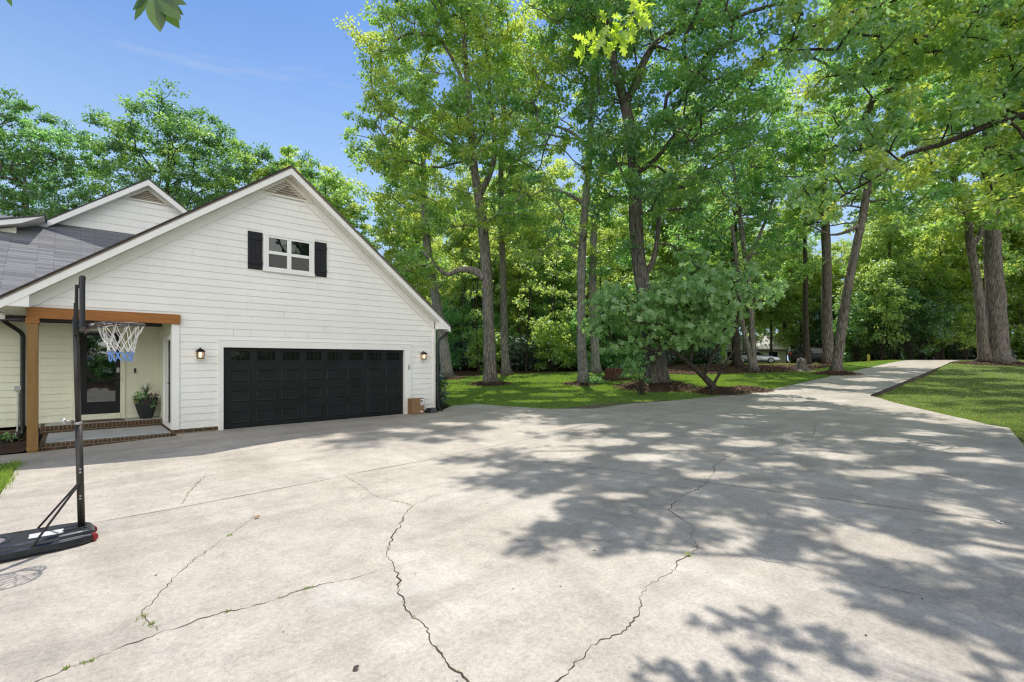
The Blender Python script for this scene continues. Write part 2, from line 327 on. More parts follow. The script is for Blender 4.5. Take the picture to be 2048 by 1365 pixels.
TREES = {'leaning': {'base': (18.45, 26.73, 0.6), 'trunk': [(0.0, 0.0, -0.03, 0.5), (-0.05, 0.04, 0.73, 0.38), (-0.22, 0.2, 2.56, 0.33), (-0.57, 0.51, 5.21, 0.3), (-0.91, 0.82, 7.87, 0.27), (-1.11, 1.0, 10.86, 0.22), (-1.21, 1.09, 13.84, 0.15), (-1.21, 1.09, 16.17, 0.08)], 'limbs': [], 'ells': [(-1.11, 1.0, 11.19, 1.83, 2.5, 2.32), (-2.09, 1.9, 14.84, 2.32, 3, 1.99), (-0.61, 0.56, 7.54, 1.66, 2, 1.49), (-2.34, 2.12, 9.53, 1.66, 2, 1.33), (-3.07, 2.79, 11.85, 1.49, 2, 1.16), (-1.11, 1.0, 16.83, 1.99, 2, 1.33)]}, 'forked': {'base': (17.99, 21.75, 0.43), 'trunk': [(0.02, -0.02, -0.06, 0.52), (0.0, 0.0, 0.67, 0.38), (-0.04, 0.04, 3.43, 0.32), (-0.15, 0.14, 6.48, 0.31), (-0.34, 0.31, 9.54, 0.28), (-0.5, 0.45, 10.99, 0.25), (-0.75, 0.68, 13.61, 0.2), (-0.99, 0.9, 17.97, 0.17), (-1.18, 1.07, 21.16, 0.13), (-1.4, 1.27, 24.07, 0.07)], 'limbs': [[(-0.15, 0.14, 6.05, 0.29), (-0.64, 0.59, 6.57, 0.22), (-1.29, 1.17, 6.63, 0.16), (-1.83, 1.66, 6.34, 0.13), (-2.37, 2.15, 6.92, 0.09), (-2.91, 2.64, 7.79, 0.06)], [(-0.49, 0.45, 10.99, 0.23), (-0.11, 0.1, 11.87, 0.17), (0.22, -0.19, 13.32, 0.13), (0.11, -0.1, 15.06, 0.12), (-0.11, 0.1, 18.55, 0.09), (-0.21, 0.2, 21.46, 0.06)], [(-0.9, 0.82, 16.52, 0.12), (-1.4, 1.27, 18.26, 0.1), (-2.15, 1.95, 20.01, 0.07), (-3.23, 2.93, 21.31, 0.04)], [(-0.64, 0.59, 12.74, 0.12), (-1.72, 1.56, 13.9, 0.09), (-2.8, 2.54, 14.48, 0.07), (-4.31, 3.91, 15.64, 0.04)]], 'ells': [(-3.88, 3.51, 19.13, 2.47, 3.5, 2.33), (-2.15, 1.95, 21.46, 2.91, 4, 2.04), (0.0, 0.0, 19.71, 2.18, 3.5, 2.33), (-4.52, 4.1, 16.08, 2.04, 3, 1.31), (-2.72, 1.11, 14.85, 2.66, 4, 1.68), (-5.38, 4.88, 14.19, 1.74, 2.5, 0.81), (-3.88, 3.51, 12.73, 2.47, 3, 1.31), (-1.36, -0.79, 13.23, 1.93, 3, 1.65), (-2.51, 0.92, 9.81, 2.24, 3, 1.26), (-0.75, -1.34, 9.38, 1.65, 3, 1.1), (-3.23, 2.93, 6.92, 1.74, 2.5, 1.16), (-1.72, 1.56, 24.65, 3.78, 4.5, 2.62), (-0.43, 0.39, 16.8, 1.74, 3, 1.74)]}, 'slim': {'base': (22.62, 25.58, 0.78), 'trunk': [(0.03, -0.02, -0.04, 0.42), (-0.03, 0.02, 0.7, 0.3), (-0.13, 0.12, 5.28, 0.23), (-0.23, 0.21, 10.56, 0.21), (-0.26, 0.24, 14.79, 0.18), (-0.05, 0.05, 19.36, 0.14), (0.08, -0.07, 22.18, 0.07)], 'limbs': [], 'ells': [(-0.05, 0.05, 14.08, 2.46, 3, 2.82), (0.73, -0.66, 19.36, 2.99, 3, 2.82), (-0.31, 0.28, 9.86, 1.94, 2.5, 1.41), (1.25, -1.13, 15.84, 1.76, 2.5, 2.11), (0.21, -0.19, 22.53, 2.46, 3, 1.76)]}, 'pale': {'base': (21.35, 17.63, 0.47), 'trunk': [(0.08, -0.08, -0.06, 0.42), (0.04, -0.04, 0.65, 0.3), (-0.06, 0.06, 3.33, 0.24), (-0.02, 0.02, 7.01, 0.23), (0.15, -0.13, 10.4, 0.2), (0.31, -0.28, 13.5, 0.17), (0.38, -0.34, 16.04, 0.16), (0.48, -0.44, 19.15, 0.08)], 'limbs': [[(0.32, -0.29, 13.22, 0.13), (-0.31, 0.28, 14.07, 0.1), (-0.94, 0.85, 14.49, 0.07), (-1.88, 1.7, 14.78, 0.04)], [(0.15, -0.14, 10.11, 0.13), (-0.73, 0.66, 10.82, 0.08), (-1.57, 1.42, 10.96, 0.06), (-2.19, 1.99, 10.54, 0.04)]], 'ells': [(-0.94, 0.85, 16.33, 2.12, 3, 1.69), (0.52, -0.47, 18.59, 2.12, 3.5, 1.98), (-1.88, 1.71, 13.5, 2.12, 3, 1.27), (1.05, -0.95, 12.37, 1.69, 2.5, 1.41), (-3.25, 0.92, 9.9, 1.74, 3, 1.07), (-1.49, -0.0, 8.16, 1.63, 2.5, 0.95), (-1.15, 1.04, 19.72, 2.4, 3.5, 1.69), (-2.41, 2.18, 16.33, 1.41, 2.5, 1.41), (0.1, -0.09, 21.69, 2.54, 3.5, 1.69), (1.1, 0.35, 10.73, 1.46, 2, 1.17), (-2.2, 1.99, 7.01, 1.27, 2, 0.79)]}, 'twin': {'base': (27.94, 21.91, 0.93), 'trunk': [(0.05, -0.05, -0.04, 0.49), (0.03, -0.02, 0.72, 0.32), (-0.08, 0.07, 4.51, 0.27), (-0.11, 0.1, 8.84, 0.25), (0.13, -0.12, 12.45, 0.23), (0.53, -0.48, 16.06, 0.14)], 'limbs': [], 'ells': [(0.0, 0.0, 12.09, 2.35, 3, 2.16), (1.2, -1.09, 15.7, 2.53, 3, 2.53), (-0.27, 0.24, 7.76, 1.98, 2.5, 1.44), (1.6, -1.45, 9.92, 1.8, 2.5, 1.8)]}, 'giant': {'base': (22.33, 13.56, 0.41), 'trunk': [(0.04, -0.03, -0.05, 0.77), (0.0, 0.0, 0.59, 0.62), (-0.11, 0.1, 1.94, 0.52), (-0.34, 0.31, 4.0, 0.4), (-0.59, 0.54, 6.07, 0.35), (-0.77, 0.69, 8.39, 0.34), (-0.84, 0.76, 10.98, 0.31), (-0.98, 0.88, 13.3, 0.28), (-1.19, 1.08, 14.72, 0.26)], 'limbs': [[(-1.18, 1.08, 14.59, 0.26), (-1.45, 1.32, 15.88, 0.22), (-1.72, 1.56, 17.43, 0.18), (-1.91, 1.74, 18.98, 0.14), (-2.23, 2.03, 21.04, 0.1), (-2.71, 2.47, 22.85, 0.06)], [(-1.18, 1.08, 14.59, 0.23), (-0.8, 0.73, 15.62, 0.21), (-0.42, 0.39, 16.91, 0.18), (0.0, 0.0, 17.81, 0.15), (0.73, -0.66, 18.41, 0.13), (1.59, -1.44, 18.85, 0.09), (2.65, -2.39, 19.49, 0.05)], [(-0.84, 0.77, 10.97, 0.15), (-0.03, 0.04, 11.75, 0.12), (0.73, -0.66, 13.04, 0.09), (1.4, -1.26, 13.81, 0.06)], [(-0.55, 0.51, 5.55, 0.18), (-0.13, 0.13, 6.45, 0.14), (0.06, -0.05, 7.87, 0.12), (0.16, -0.14, 9.42, 0.08)]], 'ells': [(-0.52, 0.47, 18.46, 2.71, 4.5, 1.81), (-3.32, 1.66, 18.53, 1.98, 4, 1.74), (1.68, -1.53, 18.46, 2.45, 4.5, 1.81), (-1.2, -1.61, 12.59, 2.38, 4.5, 1.31), (-3.31, 0.31, 11.64, 1.78, 4, 1.07), (0.61, -2.57, 11.86, 2.19, 4, 1.46), (-1.64, -1.21, 9.26, 2.14, 4, 1.07), (1.09, -2.34, 8.86, 1.98, 3.5, 1.12), (-1.04, 2.29, 9.75, 1.75, 3, 1.07), (-0.23, 0.21, 21.82, 3.87, 4.5, 1.55), (-4.46, 1.34, 20.43, 2.14, 4, 1.43), (1.46, -2.67, 20.76, 2.48, 4, 1.24), (-0.41, -2.33, 14.25, 2.14, 4, 1.43), (-1.04, 2.29, 15.92, 1.88, 3.5, 1.61), (3.02, -2.74, 15.37, 1.81, 4, 1.81), (0.5, 2.24, 7.56, 1.39, 2.5, 0.78), (-7.1, -3.02, 16.11, 2.79, 3, 0.84), (-4.34, -5.51, 16.11, 2.79, 3, 0.84), (-0.58, -7.58, 16.93, 2.55, 3, 0.88), (-9.02, 0.08, 17.13, 1.96, 3, 0.79), (3.02, -9.48, 17.95, 2.48, 3, 0.93), (2.77, 0.18, 7.84, 1.67, 2.5, 0.78)]}, 'straight': {'base': (46.14, 12.16, 1.55), 'trunk': [(0.06, -0.06, -0.04, 0.58), (0.03, -0.03, 0.62, 0.43), (-0.03, 0.03, 4.41, 0.37), (-0.06, 0.06, 8.54, 0.35), (-0.15, 0.14, 12.66, 0.29), (-0.31, 0.28, 16.78, 0.25), (-0.46, 0.42, 20.91, 0.12)], 'limbs': [], 'ells': [(-0.15, 0.14, 17.61, 3.51, 4, 3.09), (-1.99, 1.8, 13.07, 2.47, 3, 2.06), (1.68, -1.52, 12.66, 2.47, 3, 2.06), (-0.46, 0.42, 21.73, 3.3, 4, 2.47), (-2.29, 2.08, 17.61, 2.47, 3, 2.47)]}, 'tilted': {'base': (35.93, 9.0, 0.94), 'trunk': [(-0.02, 0.02, -0.06, 0.44), (0.02, -0.02, 0.57, 0.3), (0.28, -0.26, 3.11, 0.27), (0.59, -0.53, 5.65, 0.25), (0.96, -0.87, 8.19, 0.24), (1.27, -1.15, 10.1, 0.22), (1.65, -1.49, 12.96, 0.21), (2.19, -1.98, 15.5, 0.14), (2.78, -2.52, 18.04, 0.08)], 'limbs': [[(1.18, -1.07, 9.46, 0.14), (0.42, -0.38, 8.99, 0.1), (-0.28, 0.26, 8.83, 0.06), (-0.99, 0.9, 9.31, 0.05)]], 'ells': [(2.31, -2.09, 13.59, 2.38, 3, 1.59), (0.42, -0.38, 11.37, 2.22, 3, 1.11), (3.6, -3.26, 16.13, 2.7, 3.5, 1.91), (1.6, -1.45, 17.4, 2.54, 3, 1.91), (3.48, -3.16, 11.05, 2.22, 3, 1.27), (-0.28, 0.26, 15.18, 2.22, 3, 1.75), (-2.86, -2.8, 17.46, 3.04, 4, 1.66), (-5.48, -1.78, 19.24, 2.93, 4, 1.6), (-2.33, -4.64, 18.7, 2.93, 4, 1.6), (-3.7, -3.39, 21.63, 3.19, 4, 1.6)]}, 'stout': {'base': (52.15, 2.8, 1.57), 'trunk': [(0.23, -0.21, -0.08, 1.26), (0.23, -0.21, 0.57, 0.86), (0.23, -0.21, 2.56, 0.63), (0.11, -0.1, 6.39, 0.54), (0.0, 0.0, 9.45, 0.5), (-0.14, 0.13, 14.42, 0.44), (-0.17, 0.15, 18.24, 0.38), (0.0, 0.0, 22.45, 0.34), (0.14, -0.13, 26.28, 0.19)], 'limbs': [[(-0.37, 0.33, 0.19, 0.5), (-0.51, 0.46, 1.42, 0.34), (-0.68, 0.62, 4.09, 0.29), (-0.91, 0.82, 6.39, 0.27), (-1.19, 1.08, 8.68, 0.27), (-1.45, 1.31, 11.36, 0.23), (-1.67, 1.52, 12.89, 0.19), (-2.41, 2.18, 14.42, 0.15)], [(-1.28, 1.16, 8.68, 0.23), (-0.71, 0.64, 9.83, 0.17), (-0.57, 0.51, 11.36, 0.11)]], 'ells': [(0.14, -0.13, 19.39, 4.4, 5, 3.82), (-2.55, 2.31, 15.18, 2.87, 4, 2.1), (-1.56, 1.41, 23.22, 4.4, 5, 3.44), (2.69, -2.44, 13.27, 3.63, 4, 2.68), (-3.12, 2.83, 11.36, 2.29, 3, 1.53), (1.56, -1.41, 7.92, 1.53, 2.5, 1.53), (3.54, -3.21, 19.39, 4.21, 5, 4.21), (0.43, -0.39, 26.66, 4.97, 5, 2.68), (-3.75, 0.7, 11.12, 2.17, 3, 1.45), (-10.69, 1.59, 21.42, 3.53, 4, 2.24), (-8.35, -1.88, 20.74, 3.41, 4, 2.48)]}, 'cluster': {'base': (35.33, 13.87, 1.06), 'trunk': [(0.08, -0.07, -0.04, 0.42), (0.05, -0.05, 0.6, 0.25), (-0.05, 0.05, 3.58, 0.19), (-0.23, 0.21, 6.38, 0.18), (-0.49, 0.45, 9.18, 0.16), (-0.78, 0.71, 11.99, 0.16), (-1.04, 0.94, 14.79, 0.09)], 'limbs': [[(-0.0, -0.0, 0.07, 0.23), (-0.21, 0.18, 1.48, 0.18), (-0.55, 0.49, 3.58, 0.16), (-0.78, 0.7, 7.08, 0.14), (-1.07, 0.96, 10.24, 0.11)], [(-0.39, 0.35, 7.43, 0.16), (0.26, -0.24, 9.19, 0.12), (0.91, -0.83, 11.29, 0.09)]], 'ells': [(-0.13, 0.12, 11.99, 2.63, 3, 1.93), (-1.43, 1.29, 15.14, 2.63, 3.5, 2.28), (1.43, -1.29, 14.79, 2.45, 3.5, 2.45), (0.13, -0.12, 8.13, 2.28, 3, 1.23), (1.69, -1.53, 9.53, 1.75, 2.5, 1.4), (-0.13, 0.12, 18.3, 2.45, 3, 2.1)]}, 'dark': {'base': (38.7, 16.21, 1.25), 'trunk': [(-0.12, 0.11, -0.04, 0.51), (-0.15, 0.13, 0.59, 0.33), (-0.23, 0.21, 3.33, 0.27), (-0.23, 0.21, 6.07, 0.33), (-0.29, 0.26, 9.21, 0.25), (-0.23, 0.21, 12.34, 0.16)], 'limbs': [], 'ells': [(-0.52, 0.47, 11.56, 2.55, 3, 1.96), (-1.68, 1.53, 9.21, 2.15, 3, 1.57), (0.64, -0.58, 6.86, 1.96, 2.5, 1.18), (0.06, -0.05, 14.69, 2.35, 3, 1.96)]}, 'reed': {'base': (44.83, 13.35, 1.51), 'trunk': [(0.03, -0.03, -0.04, 0.33), (0.0, 0.0, 3.22, 0.21), (-0.03, 0.03, 6.93, 0.19), (-0.06, 0.06, 10.23, 0.14), (-0.12, 0.11, 12.7, 0.08)], 'limbs': [], 'ells': [(-0.21, 0.19, 11.46, 2.06, 2.5, 1.86), (-0.67, 0.61, 7.75, 1.86, 2, 1.24), (0.55, -0.5, 14.35, 2.06, 2.5, 2.06)]}, 'left_a': {'base': (-2.72, 59.15, 0.3), 'trunk': [(0.0, 0.0, 0.0, 0.52), (0.0, 0.0, 2.6, 0.37), (-0.13, 0.12, 8.47, 0.32), (-0.19, 0.17, 12.37, 0.28), (-0.26, 0.23, 14.53, 0.22), (-0.32, 0.29, 16.7, 0.13), (-0.32, 0.29, 18.0, 0.06)], 'limbs': [], 'ells': [(-0.32, 0.29, 19.17, 3.68, 4.5, 2.6), (2.41, -2.18, 18.73, 2.38, 4, 3.03), (-1.28, 1.16, 14.84, 2.6, 4, 2.38), (1.92, -1.74, 14.4, 3.46, 4, 1.95), (-0.96, 0.87, 22.41, 2.6, 4, 1.73), (3.53, -3.2, 13.97, 1.95, 3, 1.73), (-3.85, 3.49, 17.87, 3.46, 5, 3.9), (0.0, 0.0, 22.2, 2.6, 3.5, 1.3)]}, 'left_b': {'base': (6.43, 50.86, 0.3), 'trunk': [(0.0, 0.0, 0.0, 0.52), (0.0, 0.0, 2.6, 0.37), (-0.13, 0.12, 8.47, 0.32), (-0.19, 0.17, 12.37, 0.28), (-0.26, 0.23, 14.53, 0.22), (-0.32, 0.29, 16.7, 0.13), (-0.32, 0.29, 18.0, 0.06)], 'limbs': [], 'ells': [(-1.44, 1.31, 20.9, 3.68, 4.5, 2.38), (2.41, -2.18, 19.82, 3.25, 4.5, 2.81), (0.16, -0.15, 16.14, 5.2, 5, 2.16), (-3.53, 3.2, 19.17, 1.95, 3.5, 2.6), (3.69, -3.34, 17.0, 2.16, 3.5, 2.16), (0.16, -0.15, 22.85, 1.95, 3, 1.52), (-3.05, 2.76, 14.84, 2.6, 3.5, 1.73), (3.05, -2.76, 13.97, 3.03, 3.5, 1.73)]}, 'left_c': {'base': (16.71, 48.29, 0.3), 'trunk': [(0.0, 0.0, 0.0, 0.58), (0.0, 0.0, 2.91, 0.41), (-0.14, 0.13, 9.3, 0.36), (-0.22, 0.2, 13.66, 0.31), (-0.29, 0.26, 16.08, 0.24), (-0.36, 0.33, 18.51, 0.15), (-0.36, 0.33, 19.96, 0.07)], 'limbs': [], 'ells': [(-0.36, 0.33, 18.85, 3.63, 4.5, 2.66), (1.79, -1.63, 16.91, 2.91, 4, 2.42), (-2.33, 2.12, 19.82, 2.42, 3.5, 2.18), (2.87, -2.6, 14.49, 2.18, 3.5, 2.91), (-1.79, 1.63, 15.94, 2.91, 4, 2.42), (1.08, -0.98, 14.0, 3.39, 4, 1.94)]}, 'near': {'base': (24.2, -2.37, 1.22), 'trunk': [(0.0, 0.0, -0.03, 0.56), (-0.02, 0.02, 0.9, 0.46), (-0.11, 0.1, 3.89, 0.42), (-0.33, 0.3, 6.88, 0.36), (-0.66, 0.6, 9.57, 0.28), (-1.0, 0.9, 12.26, 0.19), (-1.22, 1.1, 15.25, 0.1)], 'limbs': [[(-0.22, 0.2, 5.68, 0.22), (-1.44, 1.31, 7.47, 0.16), (-3.12, 2.83, 7.89, 0.11), (-4.21, 3.82, 7.44, 0.09), (-4.98, 4.52, 7.02, 0.07), (-5.7, 5.17, 6.75, 0.06), (-6.93, 5.61, 5.93, 0.04), (-8.27, 6.15, 5.19, 0.02)], [(-0.44, 0.4, 7.92, 0.21), (-1.66, 1.51, 10.16, 0.15), (-3.12, 2.83, 11.51, 0.1), (-4.04, 3.67, 11.06, 0.08), (-4.76, 4.32, 10.49, 0.06), (-5.53, 5.02, 10.16, 0.04)], [(-0.66, 0.6, 9.56, 0.16), (-2.54, 2.31, 12.25, 0.12), (-4.76, 4.32, 11.96, 0.07), (-6.93, 5.61, 10.84, 0.05), (-8.68, 6.52, 10.06, 0.03), (-9.61, 7.36, 9.22, 0.02)]], 'ells': [(-3.82, 3.46, 10.46, 1.42, 1.8, 0.9), (-5.21, 4.72, 10.02, 1.42, 1.8, 0.9), (-7.3, 5.95, 9.4, 1.3, 1.8, 0.79), (-8.99, 6.8, 9.92, 0.97, 1.5, 0.7), (-4.65, 4.22, 8.0, 1.35, 1.6, 0.67), (-6.15, 5.57, 7.62, 1.27, 1.5, 0.6), (-8.63, 6.47, 5.4, 0.84, 1.1, 0.63), (-7.8, 5.73, 5.96, 1.04, 1.3, 0.56), (-3.54, 3.21, 6.43, 1.05, 1.5, 0.67), (-2.55, 2.31, 9.12, 1.64, 2.5, 1.35), (-5.54, 5.02, 11.96, 2.54, 2.5, 0.9), (-2.99, 2.71, 12.41, 2.54, 3, 1.2), (-8.78, 6.61, 4.63, 0.56, 0.8, 0.42), (-2.33, 2.11, 5.38, 1.2, 2, 0.75), (-9.61, 7.36, 9.09, 0.56, 1, 0.42), (-5.32, 4.82, 6.28, 1.05, 1.2, 0.45), (-2.83, 3.91, 5.39, 0.96, 1.2, 0.48)]}, 'fig': {'base': (22.19, 10.39, 0.31), 'trunk': [(0.03, -0.03, -0.05, 0.2), (-0.09, 0.08, 0.3, 0.16), (-0.38, 0.34, 0.7, 0.14), (-0.69, 0.63, 1.1, 0.13), (-1.0, 0.91, 1.47, 0.1), (-1.38, 1.25, 1.86, 0.08), (-1.9, 1.72, 2.21, 0.06)], 'limbs': [[(-0.43, 0.39, 0.7, 0.09), (-0.09, 0.08, 1.63, 0.08), (0.17, -0.16, 2.45, 0.06), (0.34, -0.31, 3.38, 0.03)], [(-0.87, 0.78, 1.28, 0.09), (-0.78, 0.7, 2.21, 0.07), (-0.87, 0.78, 3.38, 0.05), (-0.78, 0.7, 4.31, 0.03)], [(-0.09, 0.08, 0.3, 0.07), (0.34, -0.31, 1.28, 0.06), (0.86, -0.78, 2.45, 0.03)]], 'ells': [(-3.45, 3.13, 4.19, 1.21, 1.4, 0.93), (-2.42, 2.19, 3.73, 1.72, 1.8, 1.03), (-1.21, 1.1, 4.43, 1.72, 2.0, 0.93), (-1.04, 0.94, 2.91, 1.58, 1.7, 0.75), (0.26, -0.23, 4.31, 1.63, 1.9, 0.89), (-0.17, 0.16, 3.03, 1.16, 1.3, 0.65), (1.47, -1.33, 4.66, 1.12, 1.3, 0.61), (-0.6, 0.55, 5.59, 1.12, 1.2, 0.56), (0.78, -0.7, 5.48, 1.16, 1.3, 0.61), (-3.88, 3.52, 3.26, 0.84, 1.0, 0.75), (-2.24, 2.03, 2.21, 1.07, 1.0, 0.42), (-3.49, 3.16, 2.21, 0.65, 0.8, 0.47), (-0.78, 0.7, 6.45, 0.61, 0.7, 0.33), (1.99, -1.8, 4.89, 0.61, 0.8, 0.33), (-2.9, 2.63, 1.16, 0.37, 0.4, 0.28)]}}
SHADE = [(12.51, 3.92, 11.68, 0.48), (9.19, 4.86, 10.45, 0.48), (12.09, 13.2, 16.85, 0.48), (9.62, 6.15, 11.25, 0.48), (15.17, 6.44, 14.53, 0.48), (13.49, 9.14, 15.27, 0.48), (13.15, 5.35, 12.89, 0.48), (14.02, 6.86, 14.1, 0.48), (13.42, 7.93, 14.48, 0.48), (15.46, 7.33, 15.33, 0.48), (17.28, 8.05, 16.56, 0.48), (11.17, 8.75, 13.65, 0.48), (16.29, 5.28, 14.56, 0.48), (11.47, 5.67, 12.06, 0.48), (12.09, 5.1, 12.07, 0.48), (11.24, 7.73, 13.25, 0.48), (15.96, 4.51, 13.75, 0.48), (9.92, 5.05, 10.85, 0.48), (14.74, 7.41, 14.91, 0.48), (12.74, 12.01, 16.45, 0.48), (12.19, 7.08, 13.26, 0.48), (13.02, 9.58, 15.26, 0.48), (15.98, 7.87, 15.74, 0.48), (20.56, 5.79, 17.0, 0.48), (20.89, 5.42, 17.0, 0.48), (13.39, 12.11, 16.86, 0.48), (11.42, 9.65, 14.45, 0.48), (15.7, 8.42, 16.12, 0.48), (13.58, 7.2, 14.09, 0.48), (10.31, 4.58, 10.85, 0.48), (13.49, 10.55, 16.07, 0.48), (11.32, 4.3, 11.26, 0.48), (13.1, 11.41, 16.46, 0.48), (11.9, 11.83, 16.05, 0.48), (16.36, 4.13, 13.76, 0.48), (19.96, 6.21, 17.0, 0.48), (15.61, 5.94, 14.54, 0.48), (12.42, 8.68, 14.46, 0.48), (17.36, 4.6, 14.58, 0.48), (18.63, 4.64, 15.4, 0.48), (12.18, 9.64, 14.85, 0.48), (10.95, 10.86, 14.85, 0.48), (16.64, 7.11, 15.75, 0.48), (10.83, 5.47, 11.65, 0.48), (8.2, 3.72, 9.25, 0.48), (13.39, 6.49, 13.68, 0.48), (14.28, 5.02, 13.31, 0.48), (14.82, 8.07, 15.31, 0.48), (10.28, 8.03, 12.85, 0.48), (18.03, 5.78, 15.79, 0.48), (14.67, 9.45, 16.1, 0.48), (19.21, 6.34, 16.6, 0.48), (12.67, 4.61, 12.08, 0.48), (12.49, 12.79, 16.85, 0.48), (18.14, 5.22, 15.39, 0.48), (14.26, 8.57, 15.29, 0.48), (15.46, 4.06, 13.34, 0.48), (10.65, 11.83, 15.25, 0.48), (16.77, 6.48, 15.36, 0.48), (14.86, 10.51, 16.89, 0.48), (12.43, 8.04, 14.06, 0.48), (15.95, 5.62, 14.55, 0.48), (12.4, 6.62, 13.27, 0.48), (13.08, 3.76, 11.69, 0.48), (14.38, 3.82, 12.52, 0.48), (18.0, 7.28, 16.58, 0.48), (17.49, 6.48, 15.77, 0.48), (17.03, 5.41, 14.97, 0.48), (13.92, 10.08, 16.08, 0.48), (11.55, 10.98, 15.25, 0.48), (17.92, 8.06, 16.98, 0.48), (16.01, 6.5, 14.94, 0.48), (10.9, 6.33, 12.05, 0.48), (10.15, 5.97, 11.65, 0.48), (11.51, 3.58, 10.87, 0.48), (14.11, 6.0, 13.7, 0.48), (19.81, 4.92, 16.2, 0.48), (10.12, 7.0, 12.05, 0.48), (19.19, 5.63, 16.2, 0.48), (10.66, 3.5, 10.46, 0.48), (9.55, 4.05, 10.05, 0.48), (14.55, 11.12, 16.89, 0.48), (17.08, 8.89, 16.95, 0.48), (11.1, 9.99, 14.45, 0.48), (12.21, 11.03, 15.65, 0.48), (10.29, 3.88, 10.45, 0.48), (8.45, 4.47, 9.65, 0.48), (11.68, 8.62, 14.05, 0.48), (16.01, 7.12, 15.34, 0.48), (12.78, 10.4, 15.66, 0.48), (11.79, 6.53, 12.86, 0.48), (15.52, 10.17, 16.91, 0.48), (16.03, 9.62, 16.93, 0.48), (14.1, 7.93, 14.89, 0.48), (11.7, 7.55, 13.26, 0.48), (9.29, 5.53, 10.85, 0.48), (11.28, 5.06, 11.66, 0.48), (16.19, 8.95, 16.53, 0.48), (18.61, 6.86, 16.59, 0.48), (10.61, 9.1, 13.65, 0.48), (13.74, 11.6, 16.87, 0.48), (15.14, 5.16, 13.73, 0.48), (20.93, 4.82, 16.6, 0.48), (13.59, 4.95, 12.9, 0.48), (10.34, 10.81, 14.45, 0.48), (15.29, 9.56, 16.51, 0.48), (12.58, 6.09, 12.87, 0.48), (17.32, 7.4, 16.17, 0.48), (12.17, 10.4, 15.25, 0.48), (12.06, 4.36, 11.67, 0.48), (14.94, 8.78, 15.71, 0.48), (12.9, 7.15, 13.67, 0.48), (9.48, 7.25, 12.05, 0.48), (11.42, 12.21, 16.05, 0.48), (19.25, 6.99, 17.0, 0.48), (13.87, 4.17, 12.51, 0.48), (9.11, 3.1, 9.25, 0.48), (15.02, 4.49, 13.33, 0.48), (8.64, 3.47, 9.25, 0.48), (17.86, 4.15, 14.59, 0.48), (16.85, 8.25, 16.55, 0.48), (14.69, 5.58, 13.72, 0.48), (20.28, 4.7, 16.2, 0.48), (21.55, 4.98, 17.0, 0.48), (18.62, 7.5, 16.99, 0.48), (10.5, 6.65, 12.05, 0.48), (13.8, 8.8, 15.28, 0.48), (14.71, 6.74, 14.51, 0.48), (9.01, 7.95, 11.85, 0.32), (8.69, 7.32, 11.45, 0.32), (9.84, 9.08, 13.05, 0.32), (9.15, 8.55, 12.25, 0.32), (7.97, 8.25, 11.45, 0.32), (9.57, 8.53, 12.65, 0.32), (8.49, 8.34, 11.85, 0.32)]
SHADE_LOW = [(6.19, 4.05, 7.45, 0.1), (6.55, 4.44, 7.85, 0.1), (6.65, 4.33, 7.85, 0.1), (6.87, 4.59, 8.25, 0.1), (6.81, 4.02, 7.85, 0.1), (6.67, 4.02, 7.85, 0.1), (6.39, 3.75, 7.45, 0.1), (6.45, 4.54, 7.85, 0.1), (6.63, 4.17, 7.85, 0.1), (6.57, 4.87, 8.25, 0.1), (6.32, 3.89, 7.45, 0.1), (5.83, 4.2, 7.45, 0.1), (5.28, 4.05, 7.05, 0.1), (5.96, 4.14, 7.45, 0.1), (6.63, 2.93, 7.05, 0.13), (6.98, 3.08, 7.45, 0.13)]
